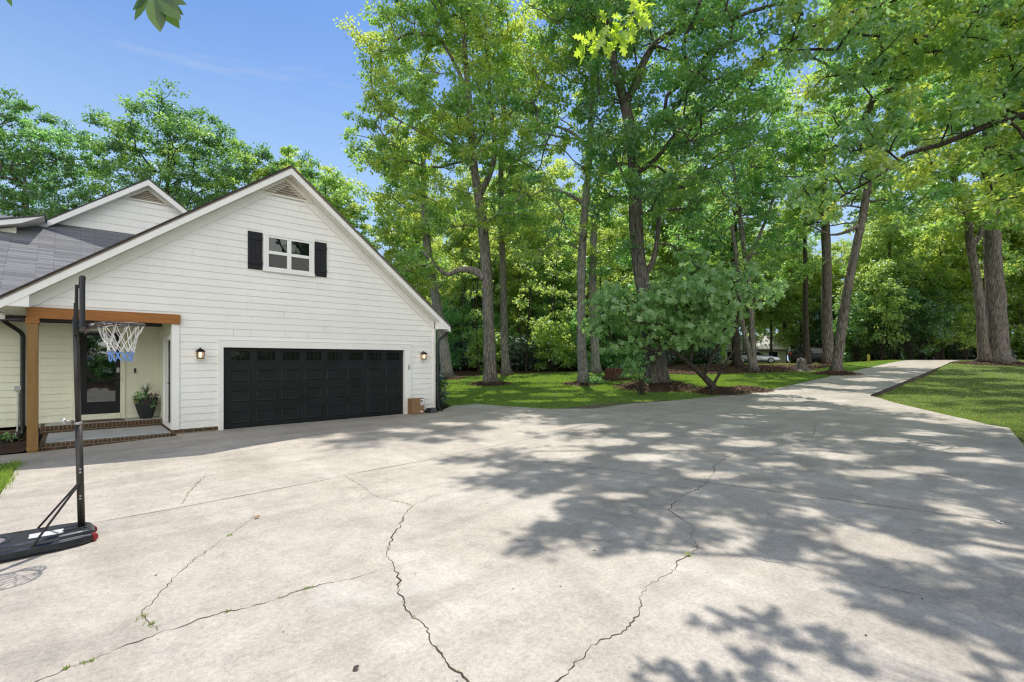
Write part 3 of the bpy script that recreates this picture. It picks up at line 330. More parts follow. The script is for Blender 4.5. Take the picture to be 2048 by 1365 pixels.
SUNPATCH = [(2.8, 1.35, 0.55), (11.02, 4.48, 0.5), (9.67, 5.41, 0.45), (8.32, 5.41, 0.5), (7.95, 3.81, 0.4), (9.77, 1.9, 0.5), (10.65, 1.45, 0.4), (10.97, 3.2, 0.4), (9.39, 9.23, 0.7), (10.69, 8.55, 0.6), (6.34, 1.46, 0.4), (6.23, 1.0, 0.4), (6.99, 0.38, 0.35), (5.69, 2.6, 0.28), (5.92, 4.05, 0.25), (7.58, 6.86, 0.6), (9.12, 6.86, 0.6), (10.65, 6.63, 0.5), (13.24, 1.18, 0.5), (12.28, 0.82, 0.4), (9.48, 3.24, 0.3), (10.91, 2.59, 0.4), (7.99, 9.27, 0.6), (8.05, 11.53, 0.5), (6.53, 11.17, 0.5), (13.7, 2.38, 0.5), (15.42, 2.0, 0.5), (21.41, 7.32, 0.9), (23.94, 6.4, 0.9), (28.14, 6.46, 1.0), (15.83, 6.6, 0.6), (32.8, 6.6, 1.1), (44.94, 5.83, 1.4), (19.15, 5.89, 0.7), (39.25, 6.32, 1.2), (22.93, 5.6, 0.6), (18.75, 6.92, 0.6), (28.49, 7.84, 0.8), (15.75, 21.61, 1.0), (15.65, 18.15, 0.9), (16.52, 15.58, 0.9), (20.77, 16.62, 0.9), (21.18, 14.97, 0.9), (20.11, 21.91, 1.0), (13.62, 18.3, 0.7), (19.06, 18.73, 1.0), (15.87, 13.51, 0.7), (14.05, 14.69, 0.6), (27.65, 20.16, 1.0), (27.94, 15.46, 0.9), (26.79, 11.16, 0.8), (29.15, 10.36, 0.8), (31.2, 10.13, 0.8), (17.54, 11.16, 0.5), (23.54, 16.12, 0.8), (24.52, 21.75, 1.1), (13.25, 16.36, 0.5), (18.69, 16.92, 0.8), (25.99, 13.02, 0.7), (18.17, 13.67, 0.6), (19.16, 24.16, 1.2), (25.43, 11.64, 0.6), (14.68, 14.28, 0.5), (54.28, 16.7, 2.0), (79.63, 19.46, 2.0), (48.16, 9.03, 1.5), (32.34, 11.35, 0.8), (18.99, 11.34, 0.4), (14.49, 20.54, 0.8), (27.52, 4.08, 0.8), (32.2, 3.23, 0.9), (31.68, 2.12, 0.9), (36.89, 1.32, 1.0), (25.24, 2.97, 0.7), (23.62, 1.71, 0.6), (26.19, 0.81, 0.7), (33.82, 4.39, 0.9), (39.58, 3.97, 1.2), (28.84, 1.18, 0.7), (22.24, 0.57, 0.5), (23.93, 4.01, 0.6), (40.81, 2.3, 1.0), (23.4, 3.32, 0.5), (27.75, 2.47, 0.6), (21.71, 1.11, 0.4), (28.29, 3.16, 0.5), (32.72, 0.85, 0.8), (32.48, 4.82, 0.7)]
# ------------------------------------------------------------------ palette
def concrete_material():
    t = NT('concrete'); co = t.coords('Object')
    big = t.noise(co, .22, 4, .6, .3)
    mid = t.noise(t.coords('Object', (1, .45, 1), (0, 0, .5)), 1.1, 6, .65, .5)
    fine = t.noise(co, 26, 5, .8)
    grit = t.noise(co, 150, 2, .8)
    c = t.ramp(mid, [(.28, (.39, .347, .292)), (.5, (.495, .442, .375)), (.74, (.60, .547, .478))])
    c = t.mix(c, (.42, .37, .31), t.math('MULTIPLY', t.math('SUBTRACT', big, .4), 1.3))
    c = t.mix(c, t.ramp(fine, [(.32, .46), (.60, 1.07)]), .52, 'MULTIPLY')
    c = t.mix(c, t.ramp(grit, [(.32, .55), (.6, 1.08)]), .5, 'MULTIPLY')
    # dark greenish staining close to the garage, and pale worn patches
    sep = t.n('SeparateXYZ'); t.t.links.new(co.outputs[0], sep.inputs[0])
    edge = t.n('MapRange', None, i1=12.2, i2=14.4, i3=0.0, i4=1.0); t.set(edge, 0, sep.outputs[1])
    st = t.math('MULTIPLY', edge, t.ramp(t.noise(t.coords('Object', (.25, 1.6, 1)), 2.2, 5, .6), [(.3, 0.0), (.7, .34)]))
    c = t.mix(c, (.25, .24, .18), st)
    patch = t.ramp(t.noise(co, .8, 3, .5, 1.0), [(.62, 0.0), (.75, .28)])
    c = t.mix(c, (.62, .61, .59), patch)
    spots = t.ramp(t.noise(co, 2.4, 2, .4), [(.735, 0.0), (.78, .4)])
    c = t.mix(c, (.13, .125, .12), spots)
    blot = t.noise(co, 5.5, 6, .7, .4)
    c = t.mix(c, t.ramp(blot, [(.30, .80), (.5, 1.0), (.70, 1.12)]), .8, 'MULTIPLY')
    band = t.noise(t.coords('Object', (.35, 1.5, 1), (0, 0, .35)), .9, 5, .65, .6)
    c = t.mix(c, t.ramp(band, [(.34, .78), (.5, 1.0), (.68, 1.13)]), .75, 'MULTIPLY')
    tyre = t.noise(t.coords('Object', (.12, 2.6, 1), (0, 0, -.12)), 1.0, 3, .5, .3)
    c = t.mix(c, (.30, .275, .24), t.ramp(tyre, [(.60, 0.0), (.72, .35)]))
    oil = t.ramp(t.noise(co, .9, 4, .6, .8), [(.70, 0.0), (.80, .45)])
    c = t.mix(c, (.17, .155, .14), oil)
    h = t.math('ADD', t.math('MULTIPLY', fine, .6), t.math('MULTIPLY', grit, .5))
    t.bsdf(c, .62, 0, t.bump(h, .4, .012), .42)
    return t.mat

def shingle_material():
    t = NT('shingle')
    co = t.coords('UV')
    b = t.n('TexBrick', {'offset': .37, 'squash': 1.0}, Color1=(.150, .153, .163), Color2=(.235, .238, .25), Mortar=(.09, .09, .096), Scale=1.0, Bias=0.0)
    b.inputs['Mortar Size'].default_value = .008; b.inputs['Brick Width'].default_value = .95; b.inputs['Row Height'].default_value = .128
    t.t.links.new(co.outputs[0], b.inputs['Vector'])
    nz = t.noise(t.coords('Object'), 60, 3, .7)
    c = t.mix(b.outputs[0], t.ramp(nz, [(.3, .5), (.7, 1.2)]), .7, 'MULTIPLY')
    t.bsdf(c, .9, 0, t.bump(t.math('ADD', b.outputs[1], t.math('MULTIPLY', nz, -.3)), -.5, .02), .25)
    return t.mat

def brick_material(soldier=False):
    t = NT('brick_soldier' if soldier else 'brick')
    tc = t.n('TexCoord'); sep = t.n('SeparateXYZ'); t.t.links.new(tc.outputs['Object'], sep.inputs[0])
    cx = t.n('CombineXYZ'); t.set(cx, 0, t.math('ADD', sep.outputs[0], sep.outputs[1])); t.set(cx, 1, sep.outputs[2])
    b = t.n('TexBrick', {'offset': 0.0 if soldier else .5}, Color1=(.105, .056, .034), Color2=(.07, .048, .031), Mortar=(.22, .20, .14), Scale=1.0, Bias=0.0)
    b.inputs['Mortar Size'].default_value = .006
    b.inputs['Brick Width'].default_value = .078 if soldier else .21; b.inputs['Row Height'].default_value = .5 if soldier else .075
    t.t.links.new(cx.outputs[0], b.inputs['Vector'])
    nz = t.noise(t.coords('Object'), 14, 5, .7)
    c = t.mix(b.outputs[0], t.ramp(nz, [(.25, .45), (.75, 1.4)]), .7, 'MULTIPLY')
    t.bsdf(c, .9, 0, t.bump(t.math('ADD', b.outputs[1], t.math('MULTIPLY', nz, -.4)), -.6, .012), .2)
    return t.mat

def wood_material(name, a, b, along=(.5, 9, 9)):
    t = NT(name)
    co = t.coords('Object', along)
    n1 = t.noise(co, 2.2, 6, .6, .8)
    w = t.noise(t.coords('Object', tuple(x*4 for x in along)), 3, 4, .6)
    c = t.ramp(n1, [(.25, a), (.72, b)])
    c = t.mix(c, t.ramp(w, [(.35, .7), (.65, 1.1)]), .5, 'MULTIPLY')
    kn = t.n('TexVoronoi', None, Scale=2.1); t.t.links.new(t.coords('Object', (1, 1, 2)).outputs[0], kn.inputs['Vector'])
    c = t.mix(c, (.05, .022, .008), t.ramp(kn.outputs['Distance'], [(.05, .9), (.11, 0.0)]))
    t.bsdf(c, .62, 0, t.bump(w, .25, .006), .35)
    return t.mat

def glass_material(name, tint=(.012, .014, .013), refl=.3, rough=.015, fres=.6):
    t = NT(name)
    d = t.n('BsdfDiffuse'); d.inputs['Color'].default_value = (*tint, 1)
    g = t.n('BsdfGlossy'); g.inputs['Roughness'].default_value = rough; g.inputs['Color'].default_value = (.9, .95, .95, 1)
    nz = t.noise(t.coords('Object'), 1.6, 2); t.set(g, 'Normal', t.bump(nz, .06, .05))
    lw = t.n('LayerWeight', None, Blend=.35)
    f = t.math('ADD', t.math('MULTIPLY', lw.outputs['Fresnel'], fres), refl)
    m = t.n('MixShader'); t.set(m, 0, f); t.set(m, 1, d); t.set(m, 2, g)
    return t.done(m)

def soil_material(name, a, b, c3, scale=5):
    t = NT(name); co = t.coords('Object')
    n1 = t.noise(co, scale, 8, .75); n2 = t.noise(co, .5, 4); v = t.n('TexVoronoi', None, Scale=scale*4)
    t.t.links.new(co.outputs[0], v.inputs['Vector'])
    c = t.ramp(n1, [(.3, a), (.5, b), (.72, c3)])
    c = t.mix(c, t.ramp(n2, [(.3, .6), (.7, 1.2)]), .7, 'MULTIPLY')
    c = t.mix(c, v.outputs['Color'], .12, 'OVERLAY')
    t.bsdf(c, .95, 0, t.bump(t.math('ADD', n1, v.outputs['Distance']), .8, .05), .1)
    return t.mat

def paint_white(name, c=(.86, .86, .82), rough=.5):
    t = NT(name); co = t.coords('Object')
    n = t.noise(co, 1.3, 5, .6); s = t.noise(t.coords('Object', (6, 6, .4)), 3, 4, .6)
    a = tuple(x*.93 for x in c)
    sp = t.n('SeparateXYZ'); t.t.links.new(co.outputs[0], sp.inputs[0])
    mr = t.n('MapRange', None, i1=.05, i2=.75, i3=.55, i4=0.0); t.set(mr, 0, sp.outputs[2])
    dirt = t.math('MULTIPLY', mr, t.ramp(t.noise(t.coords('Object', (1, 1, 2.5)), 5, 6, .7), [(.35, 0.0), (.75, 1.0)]))
    k = t.mix(t.ramp(n, [(.3, a), (.7, c)]), t.ramp(s, [(.28, .92), (.6, 1.0)]), .4, 'MULTIPLY')
    k = t.mix(k, (.42, .38, .30), dirt)
    g = t.noise(t.coords('Object', (.4, 30, 30)), 6, 3)
    t.bsdf(k, rough, 0, t.bump(g, .08, .004), .35)
    return t.mat

MAT = dict(
    concrete=concrete_material(),
    crack=simple('crack_dirt', (.050, .038, .028), .95, var=.6, scale=24),
    slab_side=simple('slab_side', (.07, .05, .04), .95, var=.4, scale=8, bump=.4),  # concrete slab edge, its shadow put into the dark colour
    white=paint_white('white_siding'), trim=paint_white('white_trim', (.87, .87, .84), .45),
    cream=paint_white('bounce_tinted_siding', (.80, .81, .64), .5), soffit=paint_white('soffit_white', (.80, .79, .71), .5),  # cream: greenish bounce light of the porch put into the siding colour
    shingle=shingle_material(), brick=brick_material(), soldier=brick_material(True),
    beam=wood_material('stained_beam', (.24, .09, .022), (.40, .17, .045), (.5, 6, 7)),
    post=wood_material('stained_post', (.19, .105, .035), (.30, .17, .055), (7, 7, .5)),
    black=simple('black_paint', (.014, .015, .018), .4, var=.2, scale=5, bump=.05),
    shutter=wood_material('black_shutter', (.008, .008, .012), (.018, .018, .024), (14, 14, .5)),
    door=simple('garage_door_paint', (.0085, .0105, .0115), .45, var=.3, scale=3, bump=.06, spec=.3),
    gutter=simple('gutter_black', (.010, .013, .013), .35, var=.2),
    glass=glass_material('window_glass', (.008, .014, .011), refl=.045), doorglass=glass_material('door_glass', (.006, .007, .007), .10),
    garageglass=glass_material('garage_glass', (.009, .011, .009), .006, .02, .12),
    screen=simple('insect_screen', (.085, .085, .083), .7, var=.15, scale=12),
    louver=simple('vent_louver', (.40, .345, .27), .7, var=.1), dark=simple('dark_void', (.01, .01, .01), .9), roofedge=simple('roof_edge', (.045, .042, .042), .9, var=.3),
    drip=simple('drip_edge', (.17, .13, .10), .7, var=.2),
    slate=simple('porch_slab', (.42, .43, .42), .8, var=.18, scale=4, bump=.2),
    metal=simple('galvanised', (.45, .45, .44), .35, .8, var=.2), steel=simple('dark_steel', (.042, .036, .033), .42, .3, var=.3, scale=9),
    plastic=simple('black_plastic', (.016, .019, .026), .32, var=.3, scale=4, bump=.08), label_white=simple('sticker', (.55, .55, .53), .5, var=.15, scale=20),
    red=simple('red_plastic', (.28, .015, .02), .45), rim=simple('rim_steel', (.15, .125, .12), .45, .5, var=.35, scale=14),
    cord=simple('net_cord', (.75, .74, .70), .8, var=.12, scale=40), bluecord=simple('net_cord_blue', (.17, .32, .70), .8, var=.25, scale=40),
    pot=simple('planter_black', (.016, .020, .020), .5, var=.3, scale=7, bump=.1),
    cardboard=simple('cardboard', (.22, .13, .065), .85, var=.12, scale=8, bump=.1), paper=simple('paper_label', (.72, .72, .72), .7, var=.05), ink=simple('ink', (.05, .05, .06), .8),
    bronze=simple('dark_bronze', (.02, .014, .011), .45, .6, var=.3), bulb=simple('lamp_bulb', (1, .8, .55), .5, emis=(1, .68, .36, 1), es=9.0),
    lampglass=simple('lamp_glass', (.62, .52, .40), .25, emis=(1, .72, .42, 1), es=.55),
    greybox=simple('grey_plastic', (.42, .43, .42), .5), wedge=simple('grey_rubber', (.06, .068, .08), .55, var=.3),
    forest=soil_material('forest_floor', (.035, .022, .014), (.085, .052, .032), (.17, .11, .075), 6),
    lawnsoil=soil_material('lawn_soil', (.03, .085, .014), (.06, .145, .026), (.10, .165, .045), 3),
    rightsoil=soil_material('lawn_soil_patchy', (.045, .085, .018), (.10, .155, .04), (.23, .21, .13), 2.4),
    mulch=soil_material('pine_straw', (.035, .022, .016), (.085, .056, .040), (.19, .13, .095), 9),
    verge=soil_material('bare_verge', (.09, .07, .05), (.20, .165, .125), (.33, .29, .235), 7),
    grass=leaf_material('grass_blade', (.050, .115, .016), (.105, .195, .028), (.24, .32, .055), (.62, .84, .06), .48, .03, .35),
    grass_dry=leaf_material('grass_blade_dry', (.065, .13, .022), (.135, .22, .042), (.29, .31, .11), (.60, .74, .11), .45, .03, .8),
    straw=simple('straw', (.15, .088, .055), .9, var=.5, scale=20),
    bark=bark_material('bark_grey', (.062, .055, .049), (.31, .28, .245)),
    bark2=bark_material('bark_brown', (.048, .041, .036), (.225, .195, .168), 7),
    bark3=bark_material('bark_pale', (.10, .094, .086), (.40, .375, .335), 11),
    barkdark=bark_material('bark_dark', (.018, .015, .012), (.085, .070, .056), 10),
    leaf=leaf_material('oak_leaf', (.042, .13, .045), (.11, .285, .08), (.27, .48, .10), (.70, 1.0, .15), .58),
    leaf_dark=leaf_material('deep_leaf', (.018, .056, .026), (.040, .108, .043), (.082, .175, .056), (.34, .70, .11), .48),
    leaf_shade=leaf_material('shade_leaf', (.040, .125, .044), (.082, .21, .068), (.17, .34, .09), (.48, .86, .13), .36),
    leaf_b=leaf_material('cool_leaf', (.038, .125, .065), (.09, .25, .11), (.18, .39, .135), (.54, .98, .20), .56),
    leaf_y=leaf_material('bright_leaf', (.08, .185, .042), (.20, .38, .065), (.42, .60, .095), (.92, 1.0, .14), .63),
    leaf_far=leaf_material('far_leaf', (.064, .165, .055), (.16, .335, .088), (.35, .53, .12), (.84, 1.0, .18), .6),
    leaf_blue=leaf_material('pin_oak_leaf', (.062, .165, .09), (.145, .315, .15), (.27, .47, .19), (.60, .98, .18), .5, .10),
    fig=leaf_material('fig_leaf', (.11, .235, .10), (.25, .44, .18), (.42, .60, .25), (.62, .96, .22), .46, .06),
    spray=leaf_material('sunlit_leaf', (.20, .36, .02), (.30, .46, .03), (.42, .55, .05), (.78, 1.0, .06), .65, .05),  # spray: glow of the backlit leaves put into a brighter colour
    bush=leaf_material('holly_leaf', (.014, .040, .020), (.028, .070, .030), (.060, .11, .05), (.12, .25, .05), .2, .16),
    hick=leaf_material('hickory_leaf', (.022, .060, .012), (.04, .10, .016), (.07, .14, .02), (.16, .30, .03), .4, .05),
    purple=simple('purple_leaf', (.05, .022, .035), .6, var=.4, scale=30), orange=simple('orange_flower', (.45, .16, .03), .6),
    silver=simple('silver_car_paint', (.34, .36, .40), .25, .7, var=.04, coat=.6), navy=simple('black_car_paint', (.008, .009, .013), .3, 0, var=.1, spec=.2, coat=.0),
    tyre=simple('tyre_rubber', (.012, .012, .012), .85), wheelrim=simple('alloy', (.35, .35, .36), .3, .9), carglass=glass_material('car_glass', (.01, .012, .013), .03, .02, .15),
    lamp=simple('headlamp', (.6, .6, .6), .15), tail=simple('tail_lamp', (.30, .01, .012), .3),
    yellow=simple('yellow_post', (.42, .33, .05), .6), houseroof=simple('pale_roof', (.62, .62, .60), .8, var=.1), tan=simple('tan_wall', (.45, .46, .30), .8),
    stumpwood=bark_material('stump_wood', (.045, .020, .013), (.17, .085, .055), 10), leafdry=simple('dry_leaf_mat', (.24, .13, .06), .8, var=.4, scale=30),
)

# ------------------------------------------------------------------ ground, drive, lawns
def ground():
    def axis(lo, a, b, hi, fine):
        l = [lo + (a-lo)*(1-(1-i/14)**1.8) for i in range(14)]
        r = [b + (hi-b)*((i+1)/14)**1.8 for i in range(14)]
        return np.array(l + list(np.arange(a, b, fine)) + r)
    gx = axis(-400, -14, 66, 600, .5); gy = axis(-400, -14, 44, 600, .5)
    A, B = np.meshgrid(gx, gy)
    Z = lawn_z(A, B) - .05
    nx, ny = len(gx), len(gy)
    V = np.stack([A.ravel(), B.ravel(), Z.ravel()], 1)
    i, j = np.meshgrid(np.arange(nx-1), np.arange(ny-1)); q = (j*nx+i).ravel()
    L = np.stack([q, q+1, q+nx+1, q+nx], 1).ravel()
    o = link('ground', np_mesh('ground', V, L, np.arange(len(q))*4, MAT['forest'], smooth=True))
    o['kind'] = 'structure'
ground()

DRIVE = [(-3.2,14.42),(9.60,14.42),(10.96,15.54),(12.1,15.42),(12.35,13.9),(12.93,12.19),(14.09,11.14),(16.44,11.04),(17.94,10.48),(19.94,9.99),(21.75,9.5),(23.36,9.04),(27.99,8.85),(31.86,8.77),(36.1,8.69),(44.48,8.6),(52.07,8.5),(62,8.4),(75,8.3),
         (75,5.2),(54.3,5.18),(45.45,5.14),(37.08,5.12),(31.62,5.11),(27.16,5.10),(25.46,5.12),(25.05,5.02),(24.85,4.85),(24.5,4.6),(23.64,4.11),(21.72,2.82),(19.91,1.66),(18.76,1.06),(18.35,.67),(16.81,.52),(14.33,.25),(12.2,-.5),(9.5,-2.3),(6,-6.5),(-7,-6.5),(-7,7.0),(-1.35,8.4),(-.78,9.83),(-.74,13.2),(-3.2,13.35)]
sheet('driveway', DRIVE, lambda x, y: gz(x, y), .7, MAT['concrete'], skirt=.4, edge_step=.35, skirt_mat=MAT['slab_side'])

def crack_strips():
    rng = random.Random(3)
    mb = MB()
    def strip(P, w0, w1, jag, step, lift, mb=mb):
        pts = resample(P, step, False)
        nrm = []
        for i in range(len(pts)):
            a = pts[max(0, i-1)]; b = pts[min(len(pts)-1, i+1)]
            dx, dy = b[0]-a[0], b[1]-a[1]; l = math.hypot(dx, dy) or 1
            nrm.append((-dy/l, dx/l))
        off = 0; wv = (w0+w1)/2; L = []; Rr = []
        for i, (x, y) in enumerate(pts):
            off = off*.6 + rng.uniform(-jag, jag)
            wv = min(w1, max(w0, wv + rng.uniform(-1, 1)*(w1-w0)*.45))
            if i in (0, len(pts)-1): ww = w0*.4
            else: ww = wv
            cx, cy = x + nrm[i][0]*off, y + nrm[i][1]*off
            L.append((cx+nrm[i][0]*ww/2, cy+nrm[i][1]*ww/2)); Rr.append((cx-nrm[i][0]*ww/2, cy-nrm[i][1]*ww/2))
        for i in range(len(pts)-1):
            q = [L[i], Rr[i], Rr[i+1], L[i+1]]
            mb.face([(x, y, float(gz(x, y)) + lift) for x, y in q])
    W = dict(K1=(.002, .011), K2=(.004, .016), K3=(.002, .006), K4=(.002, .005), K5=(.003, .012), K6=(.002, .006), K7=(.002, .006), K8=(.003, .007), K9=(.002, .005))
    for k, P in CRACKS.items(): strip(P, *W[k], .017, .032, .003)
    for k, P in JOINTS.items(): strip(P, .006, .012, .003, .3, .0035)

    o = mb.build('driveway_cracks', MAT['crack'], recalc=False)
    o['kind'] = 'structure'
    # weeds growing out of the cracks
    V = []; Lp = []; St = []
    spots = []
    for k, n in (('K1', 16), ('K2', 34), ('K3', 22), ('K5', 10), ('K7', 24), ('K8', 16), ('K4', 6)):
        P = resample(CRACKS[k], .02, False)
        for _ in range(n): spots.append((rng.choice(P), rng.choice((.25, .35, .45, .7))))
    for p in ((1.49,4.24),(.90,4.28),(.08,4.16),(-.03,4.16),(.40,4.62),(.43,4.45),(1.3,6.1)):
        for _ in range(6): spots.append(((p[0]+rng.gauss(0,.02), p[1]+rng.gauss(0,.012)), .95))
    for (x, y), s in spots:
        z = float(gz(x, y))
        for b in range(rng.randint(3, 7)):
            a = rng.uniform(0, 6.28); h = rng.uniform(.012, .03)*s; l = rng.uniform(.3, 1.0)*h; w = .003*s**.5
            bx, by = x+rng.gauss(0, .006), y+rng.gauss(0, .006); i0 = len(V)
            V += [(bx-w*math.sin(a), by+w*math.cos(a), z), (bx+w*math.sin(a), by-w*math.cos(a), z), (bx+l*math.cos(a), by+l*math.sin(a), z+h)]
            St.append(len(Lp)); Lp += [i0, i0+1, i0+2]
    w = link('weeds', np_mesh('weeds', np.array(V), Lp, St, MAT['grass_dry']))
    tag(w, 'thin weeds and moss growing out of the driveway cracks', 'weeds', kind='stuff')
crack_strips()

LAWN = [(10.2,15.2),(10.96,15.6),(12.1,15.48),(12.4,13.95),(12.98,12.25),(14.11,11.2),(16.46,11.1),(17.96,10.54),(19.96,10.05),(21.77,9.56),(23.38,9.10),(28,8.91),(31.86,8.83),(36.1,8.75),(44.48,8.66),(52,8.56),(62,8.46),(62,22),(50,22),(41,19.5),(31,21.0),(29.2,22.6),(23.8,25.6),(19,27.6),(11,33),(10.2,30)]
RIGHT = [(75,5.12),(54.3,5.10),(45.45,5.06),(37.08,5.04),(31.62,5.03),(27.16,5.02),(25.46,5.04),(25.1,4.94),(24.9,4.78),(23.69,4.05),(21.76,2.76),(19.95,1.6),(18.8,1.0),(18.4,.6),(16.81,.46),(14.33,.19),(12.2,-.56),(9.5,-2.4),(20,-14),(40,-12),(75,-8)]
LEFT = [(-.80,9.83),(-.76,13.16),(-3.2,13.3),(-6.8,13.3),(-6.8,7.2),(-1.4,8.4)]
LEAFBED = [(29.5,18.6),(30.2,15.6),(31.2,14.9),(33.5,13.2),(36,11.4),(40,11.0),(44,11.2),(47.5,12),(47,14.3),(42.5,17.5),(38,19.6),(33,20.6)]
VERGE = [(14.0,11.2),(15.2,11.2),(16.4,11.12),(17.9,10.56),(18.6,10.36),(18.0,10.75),(16.6,11.5),(15.2,11.9),(14.1,11.9),(13.4,12.1),(13.35,11.75)]
sheet('lawn', LAWN, lambda x, y: lawn_z(x, y) - .02, .9, MAT['lawnsoil'])
sheet('lawn_right', RIGHT, lambda x, y: lawn_z(x, y) - .02, .7, MAT['rightsoil'])
sheet('lawn_left', LEFT, lambda x, y: lawn_z(x, y) - .02, .7, MAT['lawnsoil'])
sheet('leaf_bed', LEAFBED, lambda x, y: lawn_z(x, y) - .004, .7, MAT['forest'])
sheet('verge', VERGE, lambda x, y: lawn_z(x, y) - .004, .4, MAT['verge'])
sheet('mulch_bed', [(-.78,14.5),(-3.2,14.5),(-6,14.5),(-6,17.0),(-.62,17.0)], lambda x, y: gz(x, y) + .02*np.sin(x*5)*np.sin(y*4), .3, MAT['mulch'])
sheet('mulch_strip', [(9.62,14.5),(10.9,15.6),(10.7,17.5),(10.5,22),(9.45,22),(9.45,14.55)], lambda x, y: gz(x, y) + .05 + .05*np.sin(x*3.1)*np.sin(y*2), .3, MAT['mulch'])

MOUNDS = []
def mound(x, y, r, h, sx=1.0):
    MOUNDS.append((x, y, r, h))
    V = []; F = []
    rng = random.Random(int(x*100))
    n = 36; k = 9
    for i in range(k+1):
        t = i/k
        for j in range(n):
            a = 2*math.pi*j/n
            rr = r*t*(1+.10*math.sin(3*a+x)+.07*math.sin(7*a+y)) 
            X, Y = x+rr*math.cos(a)*sx, y+rr*math.sin(a)
            V.append((X, Y, float(lawn_z(X, Y)) - .03 + h*(1-t*t)**1.1*(1+.25*rng.uniform(-1, 1)) + (.012 if i < k else -.02)))
    for i in range(k):
        for j in range(n):
            F.append([i*n+j, i*n+(j+1)%n, (i+1)*n+(j+1)%n, (i+1)*n+j])
    me = bpy.data.meshes.new('mulch_mound'); me.from_pydata(V, [], F); me.materials.append(MAT['mulch']); me.update()
    me.polygons.foreach_set('use_smooth', [True]*len(F))
    o = link('mulch_mound', me); o['kind'] = 'structure'
for a in ((17.99,21.75,1.15,.16),(22.34,13.56,2.0,.38),(35.88,8.99-.0,1.25,.2),(22.5,10.35,1.25,.22),(24.0,9.75,1.1,.16),(18.45,26.73,1.1,.14),(21.32,17.6,1.0,.10),(24.6,17.9,1.0,.08),(52.15,2.4,2.6,.16)): mound(*a)

def blades(name, poly, n, hmin, hmax, wid, mat, seed, label, excl=(), zoff=0.0, near=None, edge=None):
    rng = np.random.default_rng(seed)
    P = np.array(poly); lo, hi = P.min(0), P.max(0)
    pts = np.zeros((0, 2))
    while len(pts) < n:
        q = lo + rng.random((n*2, 2))*(hi-lo)
        if near:                                     # denser close to the paving, sparser far away
            d = np.hypot(q[:,0], q[:,1]); q = q[rng.random(len(q)) < np.clip((near/d)**1.6, .03, 1)]
        m = in_poly(poly, q[:,0], q[:,1])
        for e in excl: m &= ~in_poly(e, q[:,0], q[:,1])
        for (mx, my, r, h) in MOUNDS: m &= (q[:,0]-mx)**2 + (q[:,1]-my)**2 > (r*.86)**2
        patch = np.sin(q[:,0]*1.7+np.sin(q[:,1]*1.3)*2)*np.sin(q[:,1]*1.9+np.sin(q[:,0]*.7)*2)
        m &= rng.random(len(q)) < (.72 + .28*patch)
        pts = np.vstack([pts, q[m]])
    pts = pts[:n]
    if edge is not None:                                 # ragged tufts along the concrete
        e = np.array(resample(edge, .012, False)); dens = np.sin(e[:,0]*2.1)*np.sin(e[:,1]*3.3+e[:,0]) + rng.normal(0, .5, len(e)) > -.25
        e = e[dens]; e = np.vstack([e + rng.normal(0, .045, e.shape) for _ in range(3)])
        pts = np.vstack([pts, e]); n = len(pts)
    x, y = pts[:,0], pts[:,1]; z = lawn_z(x, y) - .02 + zoff
    a = rng.random(n)*6.283; h = hmin + (hmax-hmin)*rng.random(n)**1.4; l = h*rng.uniform(.1, .8, n); b = rng.random(n)*6.283
    w = wid*rng.uniform(.6, 1.3, n)
    base = np.stack([x, y, z], 1)
    s = np.stack([np.cos(a)*w, np.sin(a)*w, np.zeros(n)], 1)
    tip = base + np.stack([np.cos(b)*l, np.sin(b)*l, h], 1)
    V = np.stack([base-s, base+s, tip], 1).reshape(-1, 3)
    o = link(name, np_mesh(name, V, np.arange(3*n), np.arange(n)*3, mat))
    tag(o, label, 'grass', kind='stuff')
blades('grass', LAWN, 300000, .030, .065, .009, MAT['grass'], 1, 'mown green grass of the big lawn below the oaks', (LEAFBED, VERGE), 0, 20, LAWN[1:16])
blades('grass', RIGHT, 230000, .030, .085, .009, MAT['grass_dry'], 2, 'patchy mown grass right of the concrete drive', (), 0, 17, RIGHT[3:17])
blades('grass', LEFT, 26000, .05, .13, .007, MAT['grass'], 3, 'strip of tall bright grass left of the driveway slab', (), 0, None, LEFT[:2])

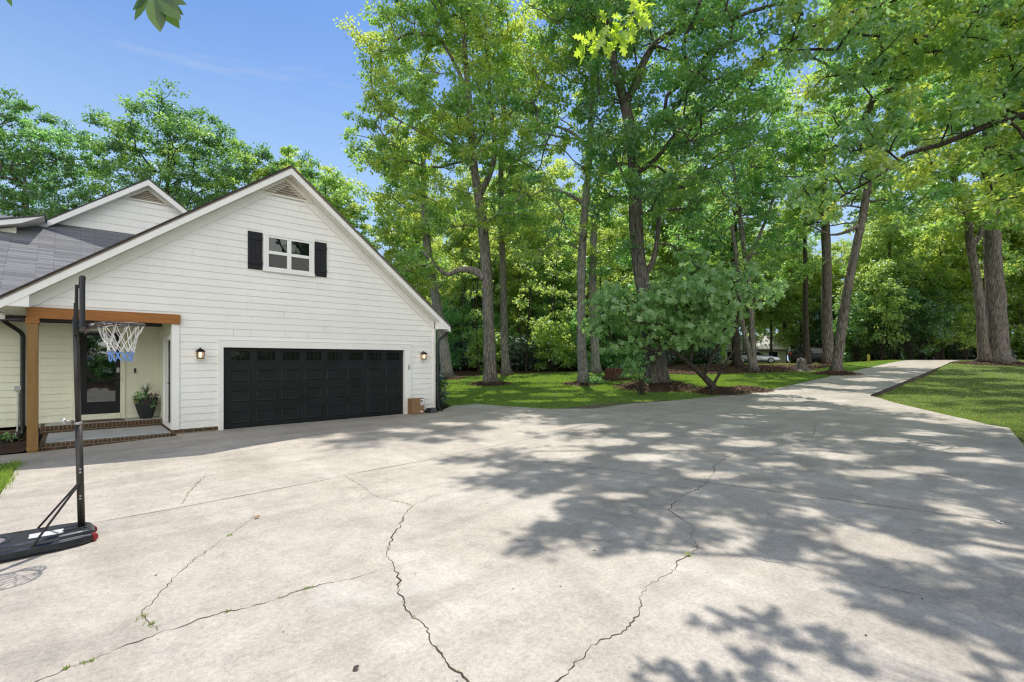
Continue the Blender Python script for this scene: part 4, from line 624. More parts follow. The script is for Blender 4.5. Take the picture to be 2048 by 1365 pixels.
def straw_litter():
    rng = np.random.default_rng(8)
    n = 26000
    X = []; Y = []; Z = []
    for (mx, my, r, h) in MOUNDS:
        k = int(1400*r)
        t = np.sqrt(rng.random(k))*1.12; a = rng.random(k)*6.283
        x, y = mx+t*r*np.cos(a), my+t*r*np.sin(a)
        X.append(x); Y.append(y); Z.append(lawn_z(x, y) - .02 + h*np.clip(1-t*t, 0, 1)**1.1 + .015)
    k = 14000; q = np.array(LEAFBED); lo, hi = q.min(0), q.max(0)
    p = lo+rng.random((k*2, 2))*(hi-lo); p = p[in_poly(LEAFBED, p[:,0], p[:,1])]
    X.append(p[:,0]); Y.append(p[:,1]); Z.append(lawn_z(p[:,0], p[:,1])+.01)
    for poly, k in ((LAWN, 1500), (RIGHT, 1300)):
        q = np.array(poly); p = q.min(0)+rng.random((k*4, 2))*(q.max(0)-q.min(0)); p = p[in_poly(poly, p[:,0], p[:,1])][:k]
        X.append(p[:,0]); Y.append(p[:,1]); Z.append(lawn_z(p[:,0], p[:,1])+.005)
    x, y, z = map(np.concatenate, (X, Y, Z)); n = len(x)
    a = rng.random(n)*6.283; l = rng.uniform(.04, .13, n); w = rng.uniform(.008, .03, n)
    d = np.stack([np.cos(a)*l, np.sin(a)*l, rng.uniform(-.2, .5, n)*l], 1); s = np.stack([-np.sin(a)*w, np.cos(a)*w, rng.uniform(-.4, .4, n)*w], 1)
    c = np.stack([x, y, z+.02], 1)
    V = np.stack([c-d, c+s, c+d, c-s], 1).reshape(-1, 3)
    o = link('leaf_litter', np_mesh('leaf_litter', V, np.arange(4*n), np.arange(n)*4, MAT['straw']))
    tag(o, 'brown pine straw and fallen leaves around the trunks', 'leaf litter', kind='stuff')
straw_litter()
# ------------------------------------------------------------------ the house
HOUSE = empty('house', (4.5, 14.43, 0), 'white clapboard house with wide garage gable and timber porch on its left', 'house')
YF = 14.43
RX, RZ, SL, SR = 4.5, 7.21, .738, .783           # garage ridge and its two slopes
def roof_z(x): return RZ - (SL*(RX-x) if x < RX else SR*(x-RX))
def roof_xl(z): return RX - (RZ-z)/SL
def roof_xr(z): return RX + (RZ-z)/SR

def siding(mb, org, u, n, z0, z1, xlr, exp=.181, holes=(), out=.017):
    """lap siding: org + u*x, n points outwards; every board is tilted and casts its own thin shadow"""
    org, u, n = Vector(org), Vector(u), Vector(n)
    def P(x, z, d): return org + u*x + n*d + Vector((0, 0, z))
    z = z0
    while z < z1 - 1e-4:
        zt = min(z+exp, z1)
        cuts = sorted({z, zt} | {c for h in holes for c in (h[2], h[3]) if z < c < zt})
        for a, b in zip(cuts[:-1], cuts[1:]):
            xl0, xr0 = xlr(a); xl1, xr1 = xlr(b)
            iv = [(min(xl0, xl1), max(xr0, xr1))]
            for h in holes:
                if h[2] < (a+b)/2 < h[3]:
                    nv = []
                    for (p, q) in iv:
                        if h[0] > p: nv.append((p, min(q, h[0])))
                        if h[1] < q: nv.append((max(p, h[1]), q))
                    iv = [w for w in nv if w[1]-w[0] > 1e-3]
            da = out*(1-(a-z)/exp); db = out*(1-(b-z)/exp)
            for (p, q) in iv:
                pa, qa = max(p, xl0), min(q, xr0); pb, qb = max(p, xl1), min(q, xr1)
                if qb < pb: pb = qb = (pb+qb)/2
                if qa <= pa: continue
                mb.face([P(pa, a, da), P(qa, a, da), P(qb, b, db), P(pb, b, db)])
                if a == z: mb.face([P(pa, a, da), P(pa, a, -.004), P(qa, a, -.004), P(qa, a, da)])
        z = zt
    return mb

# --- garage gable wall
mb = MB()
siding(mb, (0, YF, 0), (1, 0, 0), (0, -1, 0), .093, 7.0, lambda z: (max(-.66, roof_xl(z)+.02), min(9.40, roof_xr(z)-.02)),
       holes=[(-3, 1.86, -1, 2.93), (2.86, 8.30, -1, 2.17)])
q = random.Random(31)
for _ in range(26):                                       # butt joints between board lengths
    k = q.randrange(0, 34); z = .093 + .181*k; x = q.uniform(max(2.1, roof_xl(z+.2)+.7), min(9.2, roof_xr(z+.2)-.7))
    if 2.75 < x < 8.5 and z < 2.3: continue
    mb.face([(x-.0025, YF-.0185, z+.002), (x+.0025, YF-.0185, z+.002), (x+.0025, YF-.0025, z+.178), (x-.0025, YF-.0025, z+.178)], 1)
mb.build('gable_wall', [MAT['white'], MAT['louver']], HOUSE, recalc=False)
mb = MB()
def wall_poly(mb, pts, y0, y1): mb.prism(pts, y0, y1, lambda a, b, t: (a, t, b))
wall_poly(mb, [(8.23, -.2), (9.40, -.2), (9.40, 3.2), (8.23, 3.2)], YF+.012, YF+.10)
wall_poly(mb, [(1.86, -.2), (2.90, -.2), (2.90, 3.2), (1.86, 3.2)], YF+.012, YF+.10)
wall_poly(mb, [(2.90, 2.14), (8.23, 2.14), (8.23, 3.2), (2.90, 3.2)], YF+.012, YF+.10)
wall_poly(mb, [(-.66, 2.92), (1.86, 2.92), (1.86, 3.2), (-.66, 3.2)], YF+.012, YF+.10)
wall_poly(mb, [(-.66, 3.2), (9.40, 3.2), (RX, 7.0)], YF+.012, YF+.10)
mb.build('wall_core', MAT['white'], HOUSE)
# garage side wall (right) and back
mb = MB()
siding(mb, (9.40, 0, 0), (0, 1, 0), (1, 0, 0), .093, 3.0, lambda z: (YF, 25))
mb.build('side_wall', MAT['white'], HOUSE, recalc=False)
mb = MB(); mb.box(9.28, 9.395, YF+.11, 25, -.3, 3.2); mb.box(-.6, 9.2, 24.9, 25, -.3, 3.2); mb.box(2.0, 9.2, 14.56, 24.8, -.25, -.03)
mb.build('inner_walls', MAT['white'], HOUSE)
# brick foundation
mb = MB()
for bx_ in ((1.83, 2.80, YF-.002, YF+.01, -.4, .092), (8.46, 9.42, YF-.002, YF+.01, -.4, .092), (9.40, 9.415, YF+.012, 25, -.4, .092), (-6, -.62, 17.0, 17.1, -.5, .19), (1.81, 1.829, YF+.02, 17.0, -.4, .088)):
    mb = MB(); mb.box(*bx_); mb.build('foundation', MAT['brick'], HOUSE)

# --- porch walls
mb = MB()
siding(mb, (0, 16.97, 0), (1, 0, 0), (0, -1, 0), .215, 2.86, lambda z: (-.62, 1.83), holes=[(.02, 1.03, .1, 2.58)])
siding(mb, (0, 16.985, 0), (1, 0, 0), (0, -1, 0), .175, 2.86, lambda z: (-6, -.62))
mb.build('porch_wall', MAT['cream'], HOUSE, recalc=False)
mb = MB()
siding(mb, (1.83, 0, 0), (0, 1, 0), (-1, 0, 0), .09, 2.86, lambda z: (YF+.02, 16.97), holes=[(14.62, 15.92, 0, 2.30)])
mb.build('porch_wall', MAT['cream'], HOUSE, recalc=False)
mb = MB(); mb.box(-6, .02, 17.0, 17.12, .1, 3.0); mb.box(1.03, 1.99, 17.0, 17.12, .1, 3.0); mb.box(.02, 1.03, 17.0, 17.12, 2.57, 3.0); mb.box(.02, 1.03, 17.0, 17.12, .1, .34)
mb.box(1.846, 1.99, YF+.12, 14.62, .1, 3.0); mb.box(1.846, 1.99, 15.92, 16.99, .1, 3.0); mb.box(1.846, 1.99, 14.62, 15.92, 2.3, 3.0); mb.box(1.846, 1.99, 14.62, 15.92, .1, .2)
mb.build('wall_core', MAT['cream'], HOUSE)
mb = MB(); mb.box(-.60, 1.80, 16.925, 16.945, 2.70, 2.858); mb.box(-1.15, 1.84, YF+.11, 16.96, 2.86, 2.92)
mb.build('porch_ceiling', MAT['soffit'], HOUSE)
mb = MB(); mb.box(-6, -1.16, 16.35, 16.96, 2.79, 2.83); mb.box(-6, -1.16, 16.32, 16.35, 2.76, 2.96)
mb.build('eave', MAT['soffit'], HOUSE)

# --- roofs
def roof_plane(mb, a, b, c, d, th=.028):
    """a-b along the eave, c-d along the ridge (c above b); UV in metres"""
    a, b, c, d = map(Vector, (a, b, c, d))
    u = (b-a).normalized(); nrm = u.cross(d-a).normalized(); v = nrm.cross(u)
    uv = [((p-a).dot(u), (p-a).dot(v)) for p in (a, b, c, d)]
    mb.face([a, b, c, d], 0, uv)
    dn = Vector((0, 0, -th))
    mb.face([a+dn, b+dn, b, a], 1); mb.face([b+dn, c+dn, c, b], 1); mb.face([d+dn, a+dn, a, d], 1)
    mb.face([d+dn, c+dn, b+dn, a+dn], 2)
Y0, Y1 = 14.03, 25.2
XL, XR = -1.16, 9.83
mb = MB()
roof_plane(mb, (XR, Y0, roof_z(XR)), (XR, Y1, roof_z(XR)), (RX, Y1, RZ), (RX, Y0, RZ))
roof_plane(mb, (XL, Y1, roof_z(XL)), (XL, Y0, roof_z(XL)), (RX, Y0, RZ), (RX, Y1, RZ))
ROOF = mb.build('roof', [MAT['shingle'], MAT['roofedge'], MAT['soffit']], HOUSE, recalc=False)
def rake(mb, xa, xb, zf, y0, y1, top, bot, mi=0):
    """a board along the roof slope, between zf-top and zf-bot below the roof surface"""
    mb.hexa([(xa, y0, zf(xa)-bot), (xb, y0, zf(xb)-bot), (xb, y1, zf(xb)-bot), (xa, y1, zf(xa)-bot),
             (xa, y0, zf(xa)-top), (xb, y0, zf(xb)-top), (xb, y1, zf(xb)-top), (xa, y1, zf(xa)-top)], mi)
mb = MB()
for xa, xb in ((XL, RX), (RX, XR)):
    rake(mb, xa, xb, roof_z, Y0+.022, Y0+.05, .085, .255)
mb.build('fascia', MAT['trim'], ROOF)
mb = MB()
for xa, xb in ((XL, RX), (RX, XR)): rake(mb, xa, xb, roof_z, Y0+.006, Y0+.05, .052, .083)
mb.build('drip_edge', MAT['drip'], ROOF)
mb = MB()
for xa, xb in ((XL, RX), (RX, XR)):
    n = 64 if xa < RX else 66
    for i in range(n):                                     # beaded soffit boards with a thin groove between them
        p, q = xa+(xb-xa)*(i+.03)/n, xa+(xb-xa)*(i+.97)/n
        rake(mb, p, q, roof_z, Y0+.052, YF-.002, .225, .24)
    rake(mb, xa, xb, roof_z, Y0+.052, YF-.002, .205, .224)
mb.build('soffit', MAT['soffit'], ROOF)
mb = MB()
def slice_rake(xa, xb): rake(mb, xa, xb, roof_z, YF-.036, YF-.018, .245, .50)
slice_rake(-.66, RX-.001); slice_rake(RX+.001, 9.36)
mb.build('frieze', MAT['white'], HOUSE)
EV = [MB() for _ in range(4)]                               # boxed eave ends
EV[0].prism([(9.42, 2.885), (XR-.01, 2.885), (XR-.01, roof_z(XR)-.09), (9.42, roof_z(9.42)-.09)], Y0+.034, YF-.02, lambda a, b, t: (a, t, b))
EV[1].prism([(XL+.01, 2.90), (-.658, 2.90), (-.658, roof_z(-.658)-.09), (XL+.01, roof_z(XL)-.09)], Y0+.034, YF-.02, lambda a, b, t: (a, t, b))
EV[2].box(9.41, XR-.02, YF-.018, 25, 2.885, 2.905)
EV[3].box(XL+.01, -.62, YF-.018, 16.3, 2.90, 2.92)
for e in EV: e.build('eave', MAT['trim'], HOUSE)
# --- lower roof in front of the rear gable
mb = MB()
lz = lambda y: 2.80 + .62*(y-16.4)
roof_plane(mb, (-8, 16.3, lz(16.3)), (2.6, 16.3, lz(16.3)), (2.6, 22.2, lz(22.2)), (-8, 22.2, lz(22.2)))
mb.build('roof', [MAT['shingle'], MAT['roofedge'], MAT['soffit']], HOUSE, recalc=False)
# --- rear gable
G2X, G2Z, G2S = 2.03, 8.36, .755
g2 = lambda x: G2Z - G2S*abs(x-G2X)
mb = MB()
siding(mb, (0, 22.1, 0), (1, 0, 0), (0, -1, 0), 5.3, 8.2, lambda z: (G2X-(G2Z-.05-z)/G2S, G2X+(G2Z-.05-z)/G2S), exp=.26)
mb.build('rear_gable', MAT['white'], HOUSE, recalc=False)
mb = MB()
roof_plane(mb, (5.6, 21.72, g2(5.6)), (5.6, 30, g2(5.6)), (G2X, 30, G2Z), (G2X, 21.72, G2Z))
roof_plane(mb, (-1.26, 30, g2(-1.26)), (-1.26, 21.72, g2(-1.26)), (G2X, 21.72, G2Z), (G2X, 30, G2Z))
R2 = mb.build('roof', [MAT['shingle'], MAT['roofedge'], MAT['soffit']], HOUSE, recalc=False)
mb = MB()
for xa, xb in ((-1.26, G2X), (G2X, 5.6)): rake(mb, xa, xb, g2, 21.735, 21.76, .06, .25)
mb.build('fascia', MAT['trim'], R2)
mb = MB()
for xa, xb in ((-1.26, G2X), (G2X, 5.6)): rake(mb, xa, xb, g2, 21.762, 22.08, .215, .24)
mb.build('soffit', MAT['soffit'], R2)
mb = MB(); mb.box(-1.2, 5.5, 22.2, 30, 4, 6.0)
mb.build('wall_core', MAT['white'], HOUSE)
# --- small dormer at the far left
mb = MB()
dz = lambda x: 6.455 + .315*x
mb.prism([(-4, 5.0), (-1.26, 5.0), (-1.26, dz(-1.26)-.22), (-4, dz(-4)-.22)], 21.0, 21.5, lambda a, b, t: (a, t, b))
DW = mb.build('dormer', MAT['cream'], HOUSE)
mb = MB(); mb.prism([(-4, dz(-4)-.20), (-1.16, dz(-1.16)-.17), (-.62, dz(-.62)-.02), (-4, dz(-4)-.02)], 20.72, 20.75, lambda a, b, t: (a, t, b))
mb.build('fascia', MAT['trim'], DW)
mb = MB(); mb.prism([(-4, dz(-4)-.20), (-1.17, dz(-1.17)-.17), (-.64, dz(-.64)-.03), (-.64, dz(-.64)-.022), (-4, dz(-4)-.022)], 20.755, 21.75, lambda a, b, t: (a, t, b))
mb.prism([(-4, dz(-4)-.018), (-.60, dz(-.60)-.018), (-.60, dz(-.60)+.03), (-4, dz(-4)+.03)], 20.70, 21.9, lambda a, b, t: (a, t, b), 1)
mb.build('dormer_roof', [MAT['soffit'], MAT['shingle']], DW)

# --- gable vents
def vent(xc, zb, hw, ht, y, n, parent):
    mb = MB()
    mb.face([(xc-hw, y-.02, zb), (xc+hw, y-.02, zb), (xc, y-.02, zb+ht)], 0)
    for i in range(n):
        z = zb + ht*(i+.18)/n*.97; k = 1-(z+.055-zb)/ht
        w = hw*max(k, .03)
        mb.hexa([(xc-w-.04, y-.055, z), (xc+w+.04, y-.055, z), (xc+w+.04, y-.022, z+.05), (xc-w-.04, y-.022, z+.05),
                 (xc-w-.04, y-.055, z+.012), (xc+w+.04, y-.055, z+.012), (xc+w+.04, y-.022, z+.062), (xc-w-.04, y-.022, z+.062)], 1)
    a = (xc-hw-.16, zb); b = (xc+hw+.16, zb); c = (xc, zb+ht+.12); a2 = (xc-hw+.02, zb+.0); b2 = (xc+hw-.02, zb); c2 = (xc, zb+ht-.02)
    for p, q, q2, p2 in ((a, c, c2, a2), (b, c, c2, b2)):
        mb.prism([p, q, q2, p2], y-.07, y-.02, lambda u, v, t: (u, t, v), 2)
    mb.box(xc-hw-.36, xc+hw+.36, y-.06, y-.019, zb-.05, zb-.002, 2)
    return mb.build('gable_vent', [MAT['dark'], MAT['louver'], MAT['soffit']], parent)
vent(4.45, 6.425, .60, .445, YF, 7, HOUSE)
vent(2.03, 7.62, .56, .40, 22.1, 6, HOUSE)

# --- garage door
DY = 14.50
mb = MB()
mb.box(2.90, 8.23, DY, DY+.05, -.01, 2.14)
def rpanel(x0, x1, z0, z1):
    b = .022; y = DY-.001
    o = [(x0, z0), (x1, z0), (x1, z1), (x0, z1)]
    i1 = [(x0+b, z0+b), (x1-b, z0+b), (x1-b, z1-b), (x0+b, z1-b)]
    i2 = [(x0+2.2*b, z0+2.2*b), (x1-2.2*b, z0+2.2*b), (x1-2.2*b, z1-2.2*b), (x0+2.2*b, z1-2.2*b)]
    for k in range(4):
        j = (k+1) % 4
        mb.face([(o[k][0], y, o[k][1]), (o[j][0], y, o[j][1]), (i1[j][0], y-.016, i1[j][1]), (i1[k][0], y-.016, i1[k][1])])
        mb.face([(i1[k][0], y-.016, i1[k][1]), (i1[j][0], y-.016, i1[j][1]), (i2[j][0], y-.006, i2[j][1]), (i2[k][0], y-.006, i2[k][1])])
    mb.face([(a, y-.006, c) for a, c in i2])
for k in range(8):
    x0 = 3.085 + .644*k; x1 = x0 + .497
    for z0, z1 in ((.115, .455), (.685, 1.010), (1.225, 1.540)): rpanel(x0, x1, z0, z1)
for z in (.555, 1.105, 1.655): mb.box(2.91, 8.22, DY-.006, DY-.001, z-.006, z+.006)
GD = mb.build('garage_door', MAT['door'], HOUSE, recalc=False)
for k in range(8):
    x0 = 3.085 + .644*k; x1 = x0 + .497; z0, z1 = 1.775, 2.075
    mb = MB(); f = .03
    for b in ((x0, x1, z0, z0+f), (x0, x1, z1-f, z1), (x0, x0+f, z0+f, z1-f), (x1-f, x1, z0+f, z1-f)):
        mb.box(b[0], b[1], DY-.018, DY-.001, b[2], b[3])
    for i in (1, 2, 3):
        xm = x0 + (x1-x0)*i/4; mb.box(xm-.006, xm+.006, DY-.009, DY-.003, z0+f, z1-f)
    mb.box(x0+f, x1-f, DY-.0085, DY-.0035, (z0+z1)/2-.006, (z0+z1)/2+.006)
    mb.face([(x0+f, DY-.002, z0+f), (x1-f, DY-.002, z0+f), (x1-f, DY-.002, z1-f), (x0+f, DY-.002, z1-f)], 1)
    mb.build('door_window', [MAT['door'], MAT['garageglass']], GD, recalc=False)
mb = MB()
mb.box(2.795, 2.915, 14.385, DY+.02, -.045, 2.135); mb.box(8.212, 8.457, 14.385, 14.43, -.03, 2.135); mb.box(8.212, 8.30, 14.43, DY+.02, -.02, 2.135)
mb.box(2.795, 8.457, 14.385, DY+.02, 2.137, 2.322); mb.box(2.78, 8.47, 14.375, 14.42, 2.322, 2.345)
mb.build('door_trim', MAT['trim'], HOUSE, bevel=.004)
mb = MB()
mb.box(9.33, 9.432, 14.392, 14.43, .09, 2.88); mb.box(9.402, 9.432, 14.43, 14.53, .09, 2.88)
mb.build('corner_board', MAT['trim'], HOUSE, bevel=.003)
mb = MB()
mb.box(1.803, 1.96, 14.392, 14.43, .088, 2.70); mb.box(1.803, 1.833, 14.431, 14.60, .088, 2.86)
mb.build('corner_board', MAT['trim'], HOUSE, bevel=.003)
# apron in front of the door
mb = MB()
mb.hexa([(1.9, 13.95, -.3), (9.5, 13.95, -.3), (9.5, 14.44, -.3), (1.9, 14.44, -.3), (1.9, 13.95, -.045), (9.5, 13.95, .010), (9.5, 14.44, .014), (1.9, 14.44, -.014)])
mb.build('apron', MAT['concrete'], kind='structure')
# --- upper window with its shutters
WIN = MB()
WIN.box(3.868, 3.95, 14.375, 14.43, 4.33, 5.24); WIN.box(5.155, 5.238, 14.375, 14.43, 4.33, 5.24)
WIN.box(3.858, 5.248, 14.37, 14.43, 5.242, 5.345); WIN.box(3.852, 5.252, 14.36, 14.43, 4.24, 4.328)
WIN = WIN.build('window', MAT['trim'], HOUSE, bevel=.004)
mb = MB()
X0, X1, Z0, Z1 = 3.952, 5.153, 4.33, 5.24
ys, ye = 14.384, 14.43
mb.box(X0, X1, ys, ye, Z1-.055, Z1-.001); mb.box(X0, X1, ys, ye, Z0+.001, Z0+.045)
mb.box(X0, X0+.055, ys, ye, Z0+.047, Z1-.057); mb.box(X1-.055, X1, ys, ye, Z0+.047, Z1-.057)
mb.box(4.487, 4.60, ys, ye, Z0+.047, Z1-.057)
for a, b in ((X0+.057, 4.485), (4.602, X1-.057)): mb.box(a, b, ys+.004, ye, 4.738, 4.822)
mb.build('window_frame', MAT['trim'], WIN, bevel=.003)
for a, b in ((X0+.056, 4.486), (4.601, X1-.056)):
    m2 = MB(); m2.face([(a, 14.4005, 4.822), (b, 14.4005, 4.822), (b, 14.4005, 5.184), (a, 14.4005, 5.184)]); m2.build('window_pane', MAT['glass'], WIN, recalc=False)
    m2 = MB(); m2.face([(a, 14.4025, 4.377), (b, 14.4025, 4.377), (b, 14.4025, 4.738), (a, 14.4025, 4.738)]); m2.build('window_screen', MAT['screen'], WIN, recalc=False)
for x0, x1 in ((3.487, 3.848), (5.258, 5.607)):
    mb = MB(); w = (x1-x0)/4
    for i in range(4): mb.box(x0+w*i+.002, x0+w*(i+1)-.002, 14.385, 14.414, 4.265, 5.278)
    mb.box(x0+.001, x1-.001, 14.365, 14.384, 5.06, 5.15); mb.box(x0+.001, x1-.001, 14.365, 14.384, 4.40, 4.49)
    mb.build('shutter', MAT['shutter'], HOUSE, bevel=.003)

# --- porch: post, beam, steps
mb = MB(); mb.box(-.712, 1.975, 14.335, 14.425, 2.69, 2.925); mb.box(-.712, -.60, 14.427, 16.96, 2.69, 2.86)
mb.box(-.730, -.515, 14.325, 14.52, 2.575, 2.688)
mb.build('porch_beam', MAT['beam'], HOUSE, bevel=.006)
mb = MB(); mb.box(-.708, -.536, 14.335, 14.507, -.06, 2.573)
PP = mb.build('porch_post', MAT['post'], HOUSE, bevel=.006)
mb = MB(); mb.box(-.70, -.545, 14.345, 14.497, -.17, -.062); mb.box(-.714, -.53, 14.329, 14.513, -.10, -.03)
mb.build('post_base', MAT['post'], PP, bevel=.004)
mb = MB(); mb.box(-.52, 1.80, 14.46, 16.3, -.4, .015, 0)
mb.box(-.43, 1.80, 14.50, 16.25, .0, .032, 1)
S1 = mb.build('porch_step', [MAT['soldier'], MAT['slate']], HOUSE, bevel=.003)
mb = MB(); mb.box(-.52, 1.80, 14.452, 14.462, -.4, -.065)
mb.build('brick_course', MAT['brick'], S1)
mb = MB(); mb.box(-.58, 1.80, 16.24, 16.96, .105, .200, 0); mb.box(-.50, 1.80, 16.29, 16.96, .19, .208, 1)
S2 = mb.build('porch_step', [MAT['soldier'], MAT['slate']], HOUSE, bevel=.003)
mb = MB(); mb.box(-.58, 1.80, 16.25, 16.96, .02, .104)
mb.build('brick_course', MAT['brick'], S2)

# --- front door
mb = MB(); mb.box(.085, .965, 16.955, 16.99, .375, 2.515)
for i, (a, b, c, d) in enumerate(((.255, .895, .665, .695), (.255, .895, 2.455, 2.485), (.255, .285, .695, 2.455), (.865, .895, .695, 2.455))):
    mb.box(a, b, 16.94, 16.954, c, d)
FD = mb.build('front_door', MAT['door'], HOUSE, bevel=.003)
mb = MB(); mb.face([(.285, 16.95, .695), (.865, 16.95, .695), (.865, 16.95, 2.455), (.285, 16.95, 2.455)])
mb.build('door_pane', MAT['doorglass'], FD, recalc=False)
mb = MB(); mb.tube([(.925, 16.953, 1.32), (.925, 16.90, 1.32)], .018, 10); mb.lathe((.925, 16.90, 1.32), [(.012, 0), (.032, .01), (.034, .03), (.02, .045)], 14, ax=(1,0,0), ay=(0,0,1), az=(0,-1,0))
mb.build('door_handle', MAT['black'], FD, smooth=True)
mb = MB(); mb.box(.888, .952, 16.925, 16.953, 1.47, 1.60)
mb.build('keypad_lock', MAT['greybox'], FD, bevel=.008)
mb = MB(); mb.box(-.02, .083, 16.93, 16.99, .215, 2.58); mb.box(.967, 1.07, 16.93, 16.99, .215, 2.58); mb.box(-.02, 1.07, 16.928, 16.99, 2.582, 2.68); mb.box(.084, .966, 16.91, 16.99, .23, .372)
mb.build('door_trim', MAT['cream'], HOUSE, bevel=.004)
# --- side door in the right wall of the porch
mb = MB(); mb.box(1.842, 1.88, 14.70, 15.278, .21, 2.22)
SD = mb.build('side_door', MAT['door'], HOUSE, bevel=.003)
mb = MB(); mb.tube([(1.842, 14.85, 1.22), (1.79, 14.85, 1.22), (1.79, 14.97, 1.22)], .012, 8)
mb.build('door_handle', MAT['black'], SD, smooth=True)
mb = MB(); mb.box(1.795, 1.846, 15.76, 15.92, .21, 2.32); mb.box(1.812, 1.846, 14.61, 14.695, .21, 2.32); mb.box(1.795, 1.846, 14.61, 15.92, 2.322, 2.43)
mb.box(1.795, 1.95, 14.61, 15.92, .10, .205); mb.box(1.815, 1.846, 15.28, 15.758, .21, 2.32)
mb.build('door_trim', MAT['trim'], HOUSE, bevel=.003)

# --- gutters and downspouts
mb = MB()
def gutter(x, s, y0, y1):
    prof = [(0, 0), (s*.10, 0), (s*.125, .05), (s*.125, .11), (s*.105, .11), (s*.10, .055), (s*.02, .02), (0, .11)]
    mb.prism(prof, y0, y1, lambda a, b, t: (x+a, t, 2.91+b))
gutter(XR-.005, 1, Y0+.03, 24)
mb.build('gutter', MAT['gutter'], HOUSE)
mb = MB(); gutter(XL+.005, -1, Y0+.03, 16.6)
mb.build('gutter', MAT['gutter'], HOUSE)
def spout(pts, name='downspout'):
    mb = MB(); P = []
    for i, p in enumerate(pts):
        p = Vector(p)
        if 0 < i < len(pts)-1:
            a = (Vector(pts[i-1])-p); b = (Vector(pts[i+1])-p); r = min(.10, a.length*.4, b.length*.4)
            A = p+a.normalized()*r; B = p+b.normalized()*r
            for t in (0, .25, .5, .75, 1): P.append(A*(1-t)**2 + p*2*t*(1-t) + B*t*t)
        else: P.append(p)
    mb.tube(P, .048, 8)
    return mb.build(name, MAT['gutter'], HOUSE, smooth=True)
spout([(9.85, 14.28, 2.92), (9.83, 14.28, 2.74), (9.475, 14.30, 2.50), (9.475, 14.30, .14), (9.62, 14.24, .05)])
spout([(-1.24, 16.5, 2.92), (-1.24, 16.62, 2.76), (-.90, 16.90, 2.46), (-.905, 16.90, -.02), (-1.02, 16.72, -.10)])
mb = MB(); mb.tube([(-.985, 16.94, 1.0), (-.985, 16.93, .35), (-1.0, 16.90, .05), (-1.04, 16.84, -.12)], .02, 8)
mb.build('conduit', MAT['greybox'], HOUSE, smooth=True)
mb = MB(); mb.box(-1.05, -.93, 16.86, 16.965, 1.06, 1.17)
mb.build('outlet_box', MAT['greybox'], HOUSE, bevel=.008)

# --- things fixed to or standing against the house
def lantern(x, z, label):
    r = empty('wall_lantern', (x, YF-.03, z), label, 'wall lamp', 'wall lanterns beside the garage door')
    y = YF-.13
    mb = MB()
    mb.box(x-.05, x+.05, YF-.032, YF-.017, z-.02, z+.10)
    mb.tube([(x, YF-.03, z+.05), (x, YF-.07, z+.15), (x, y, z+.135), (x, y, z+.11)], .008, 8)
    def fr(h, w, t=.008):
        for sx in (-1, 1): mb.box(x+sx*w-t, x+sx*w+t, y-w-t, y+w+t, h-t, h+t)
        for sy in (-1, 1): mb.box(x-w+t, x+w-t, y+sy*w-t, y+sy*w+t, h-t, h+t)
    fr(z-.125, .062); fr(z+.045, .078)
    for sx in (-1, 1):
        for sy in (-1, 1): mb.tube([(x+sx*.062, y+sy*.062, z-.12), (x+sx*.078, y+sy*.078, z+.045)], .008, 6)
    # roof of the lantern
    b = .098; t = .03
    lo = [(x-b, y-b, z+.052), (x+b, y-b, z+.052), (x+b, y+b, z+.052), (x-b, y+b, z+.052)]
    hi = [(x-t, y-t, z+.115), (x+t, y-t, z+.115), (x+t, y+t, z+.115), (x-t, y+t, z+.115)]
    mb.hexa(lo+hi); mb.lathe((x, y, z+.112), [(.012, 0), (.02, .012), (.01, .03)], 10)
    mb.box(x-.06, x+.06, y-.06, y+.06, z-.138, z-.128)
    mb.build('lantern_frame', MAT['bronze'], r)
    mb = MB()
    for sx, sy in ((1, 0), (-1, 0), (0, 1), (0, -1)):
        if sx: mb.face([(x+sx*.060, y-.055, z-.115), (x+sx*.060, y+.055, z-.115), (x+sx*.075, y+.068, z+.035), (x+sx*.075, y-.068, z+.035)])
        else: mb.face([(x-.055, y+sy*.060, z-.115), (x+.055, y+sy*.060, z-.115), (x+.068, y+sy*.075, z+.035), (x-.068, y+sy*.075, z+.035)])
    t = NT('lantern_glass'); tr = t.n('BsdfTransparent'); gl = t.n('BsdfGlossy'); gl.inputs['Roughness'].default_value = .05
    em = t.n('Emission', None, Strength=.55); em.inputs['Color'].default_value = (1, .72, .45, 1)
    m1 = t.n('MixShader'); t.set(m1, 0, .10); t.set(m1, 1, tr); t.set(m1, 2, gl)
    m2 = t.n('MixShader'); t.set(m2, 0, .5); t.set(m2, 1, m1); t.set(m2, 2, em)
    mb.build('lantern_glass', t.done(m2), r, recalc=False)
    mb = MB(); mb.lathe((x, y, z-.10), [(.008, 0), (.012, .03), (.028, .06), (.030, .085), (.018, .115), (.004, .125)], 14)
    mb.build('bulb', MAT['bulb'], r, smooth=True)
lantern(2.385, 1.975, 'lit bronze wall lantern left of the garage door, between door and porch')
lantern(8.905, 1.965, 'lit bronze wall lantern right of the garage door, beside the downspout')
r = empty('doorbell', (1.286, 16.95, 1.5), 'slim black doorbell on the porch wall right of the front door', 'doorbell')
mb = MB(); mb.box(1.262, 1.31, 16.925, 16.953, 1.44, 1.58); mb.build('doorbell_body', MAT['black'], r, bevel=.008)
mb = MB(); mb.lathe((1.286, 16.9245, 1.465), [(.012, 0), (.012, .004)], 12, ax=(1,0,0), ay=(0,0,1), az=(0,-1,0)); mb.build('button', MAT['greybox'], r)
r = empty('garage_keypad', (8.36, 14.38, 1.6), 'small grey keypad on the white trim right of the garage door', 'keypad')
mb = MB(); mb.box(8.335, 8.385, 14.355, 14.384, 1.50, 1.66); mb.build('keypad_body', MAT['greybox'], r, bevel=.006)
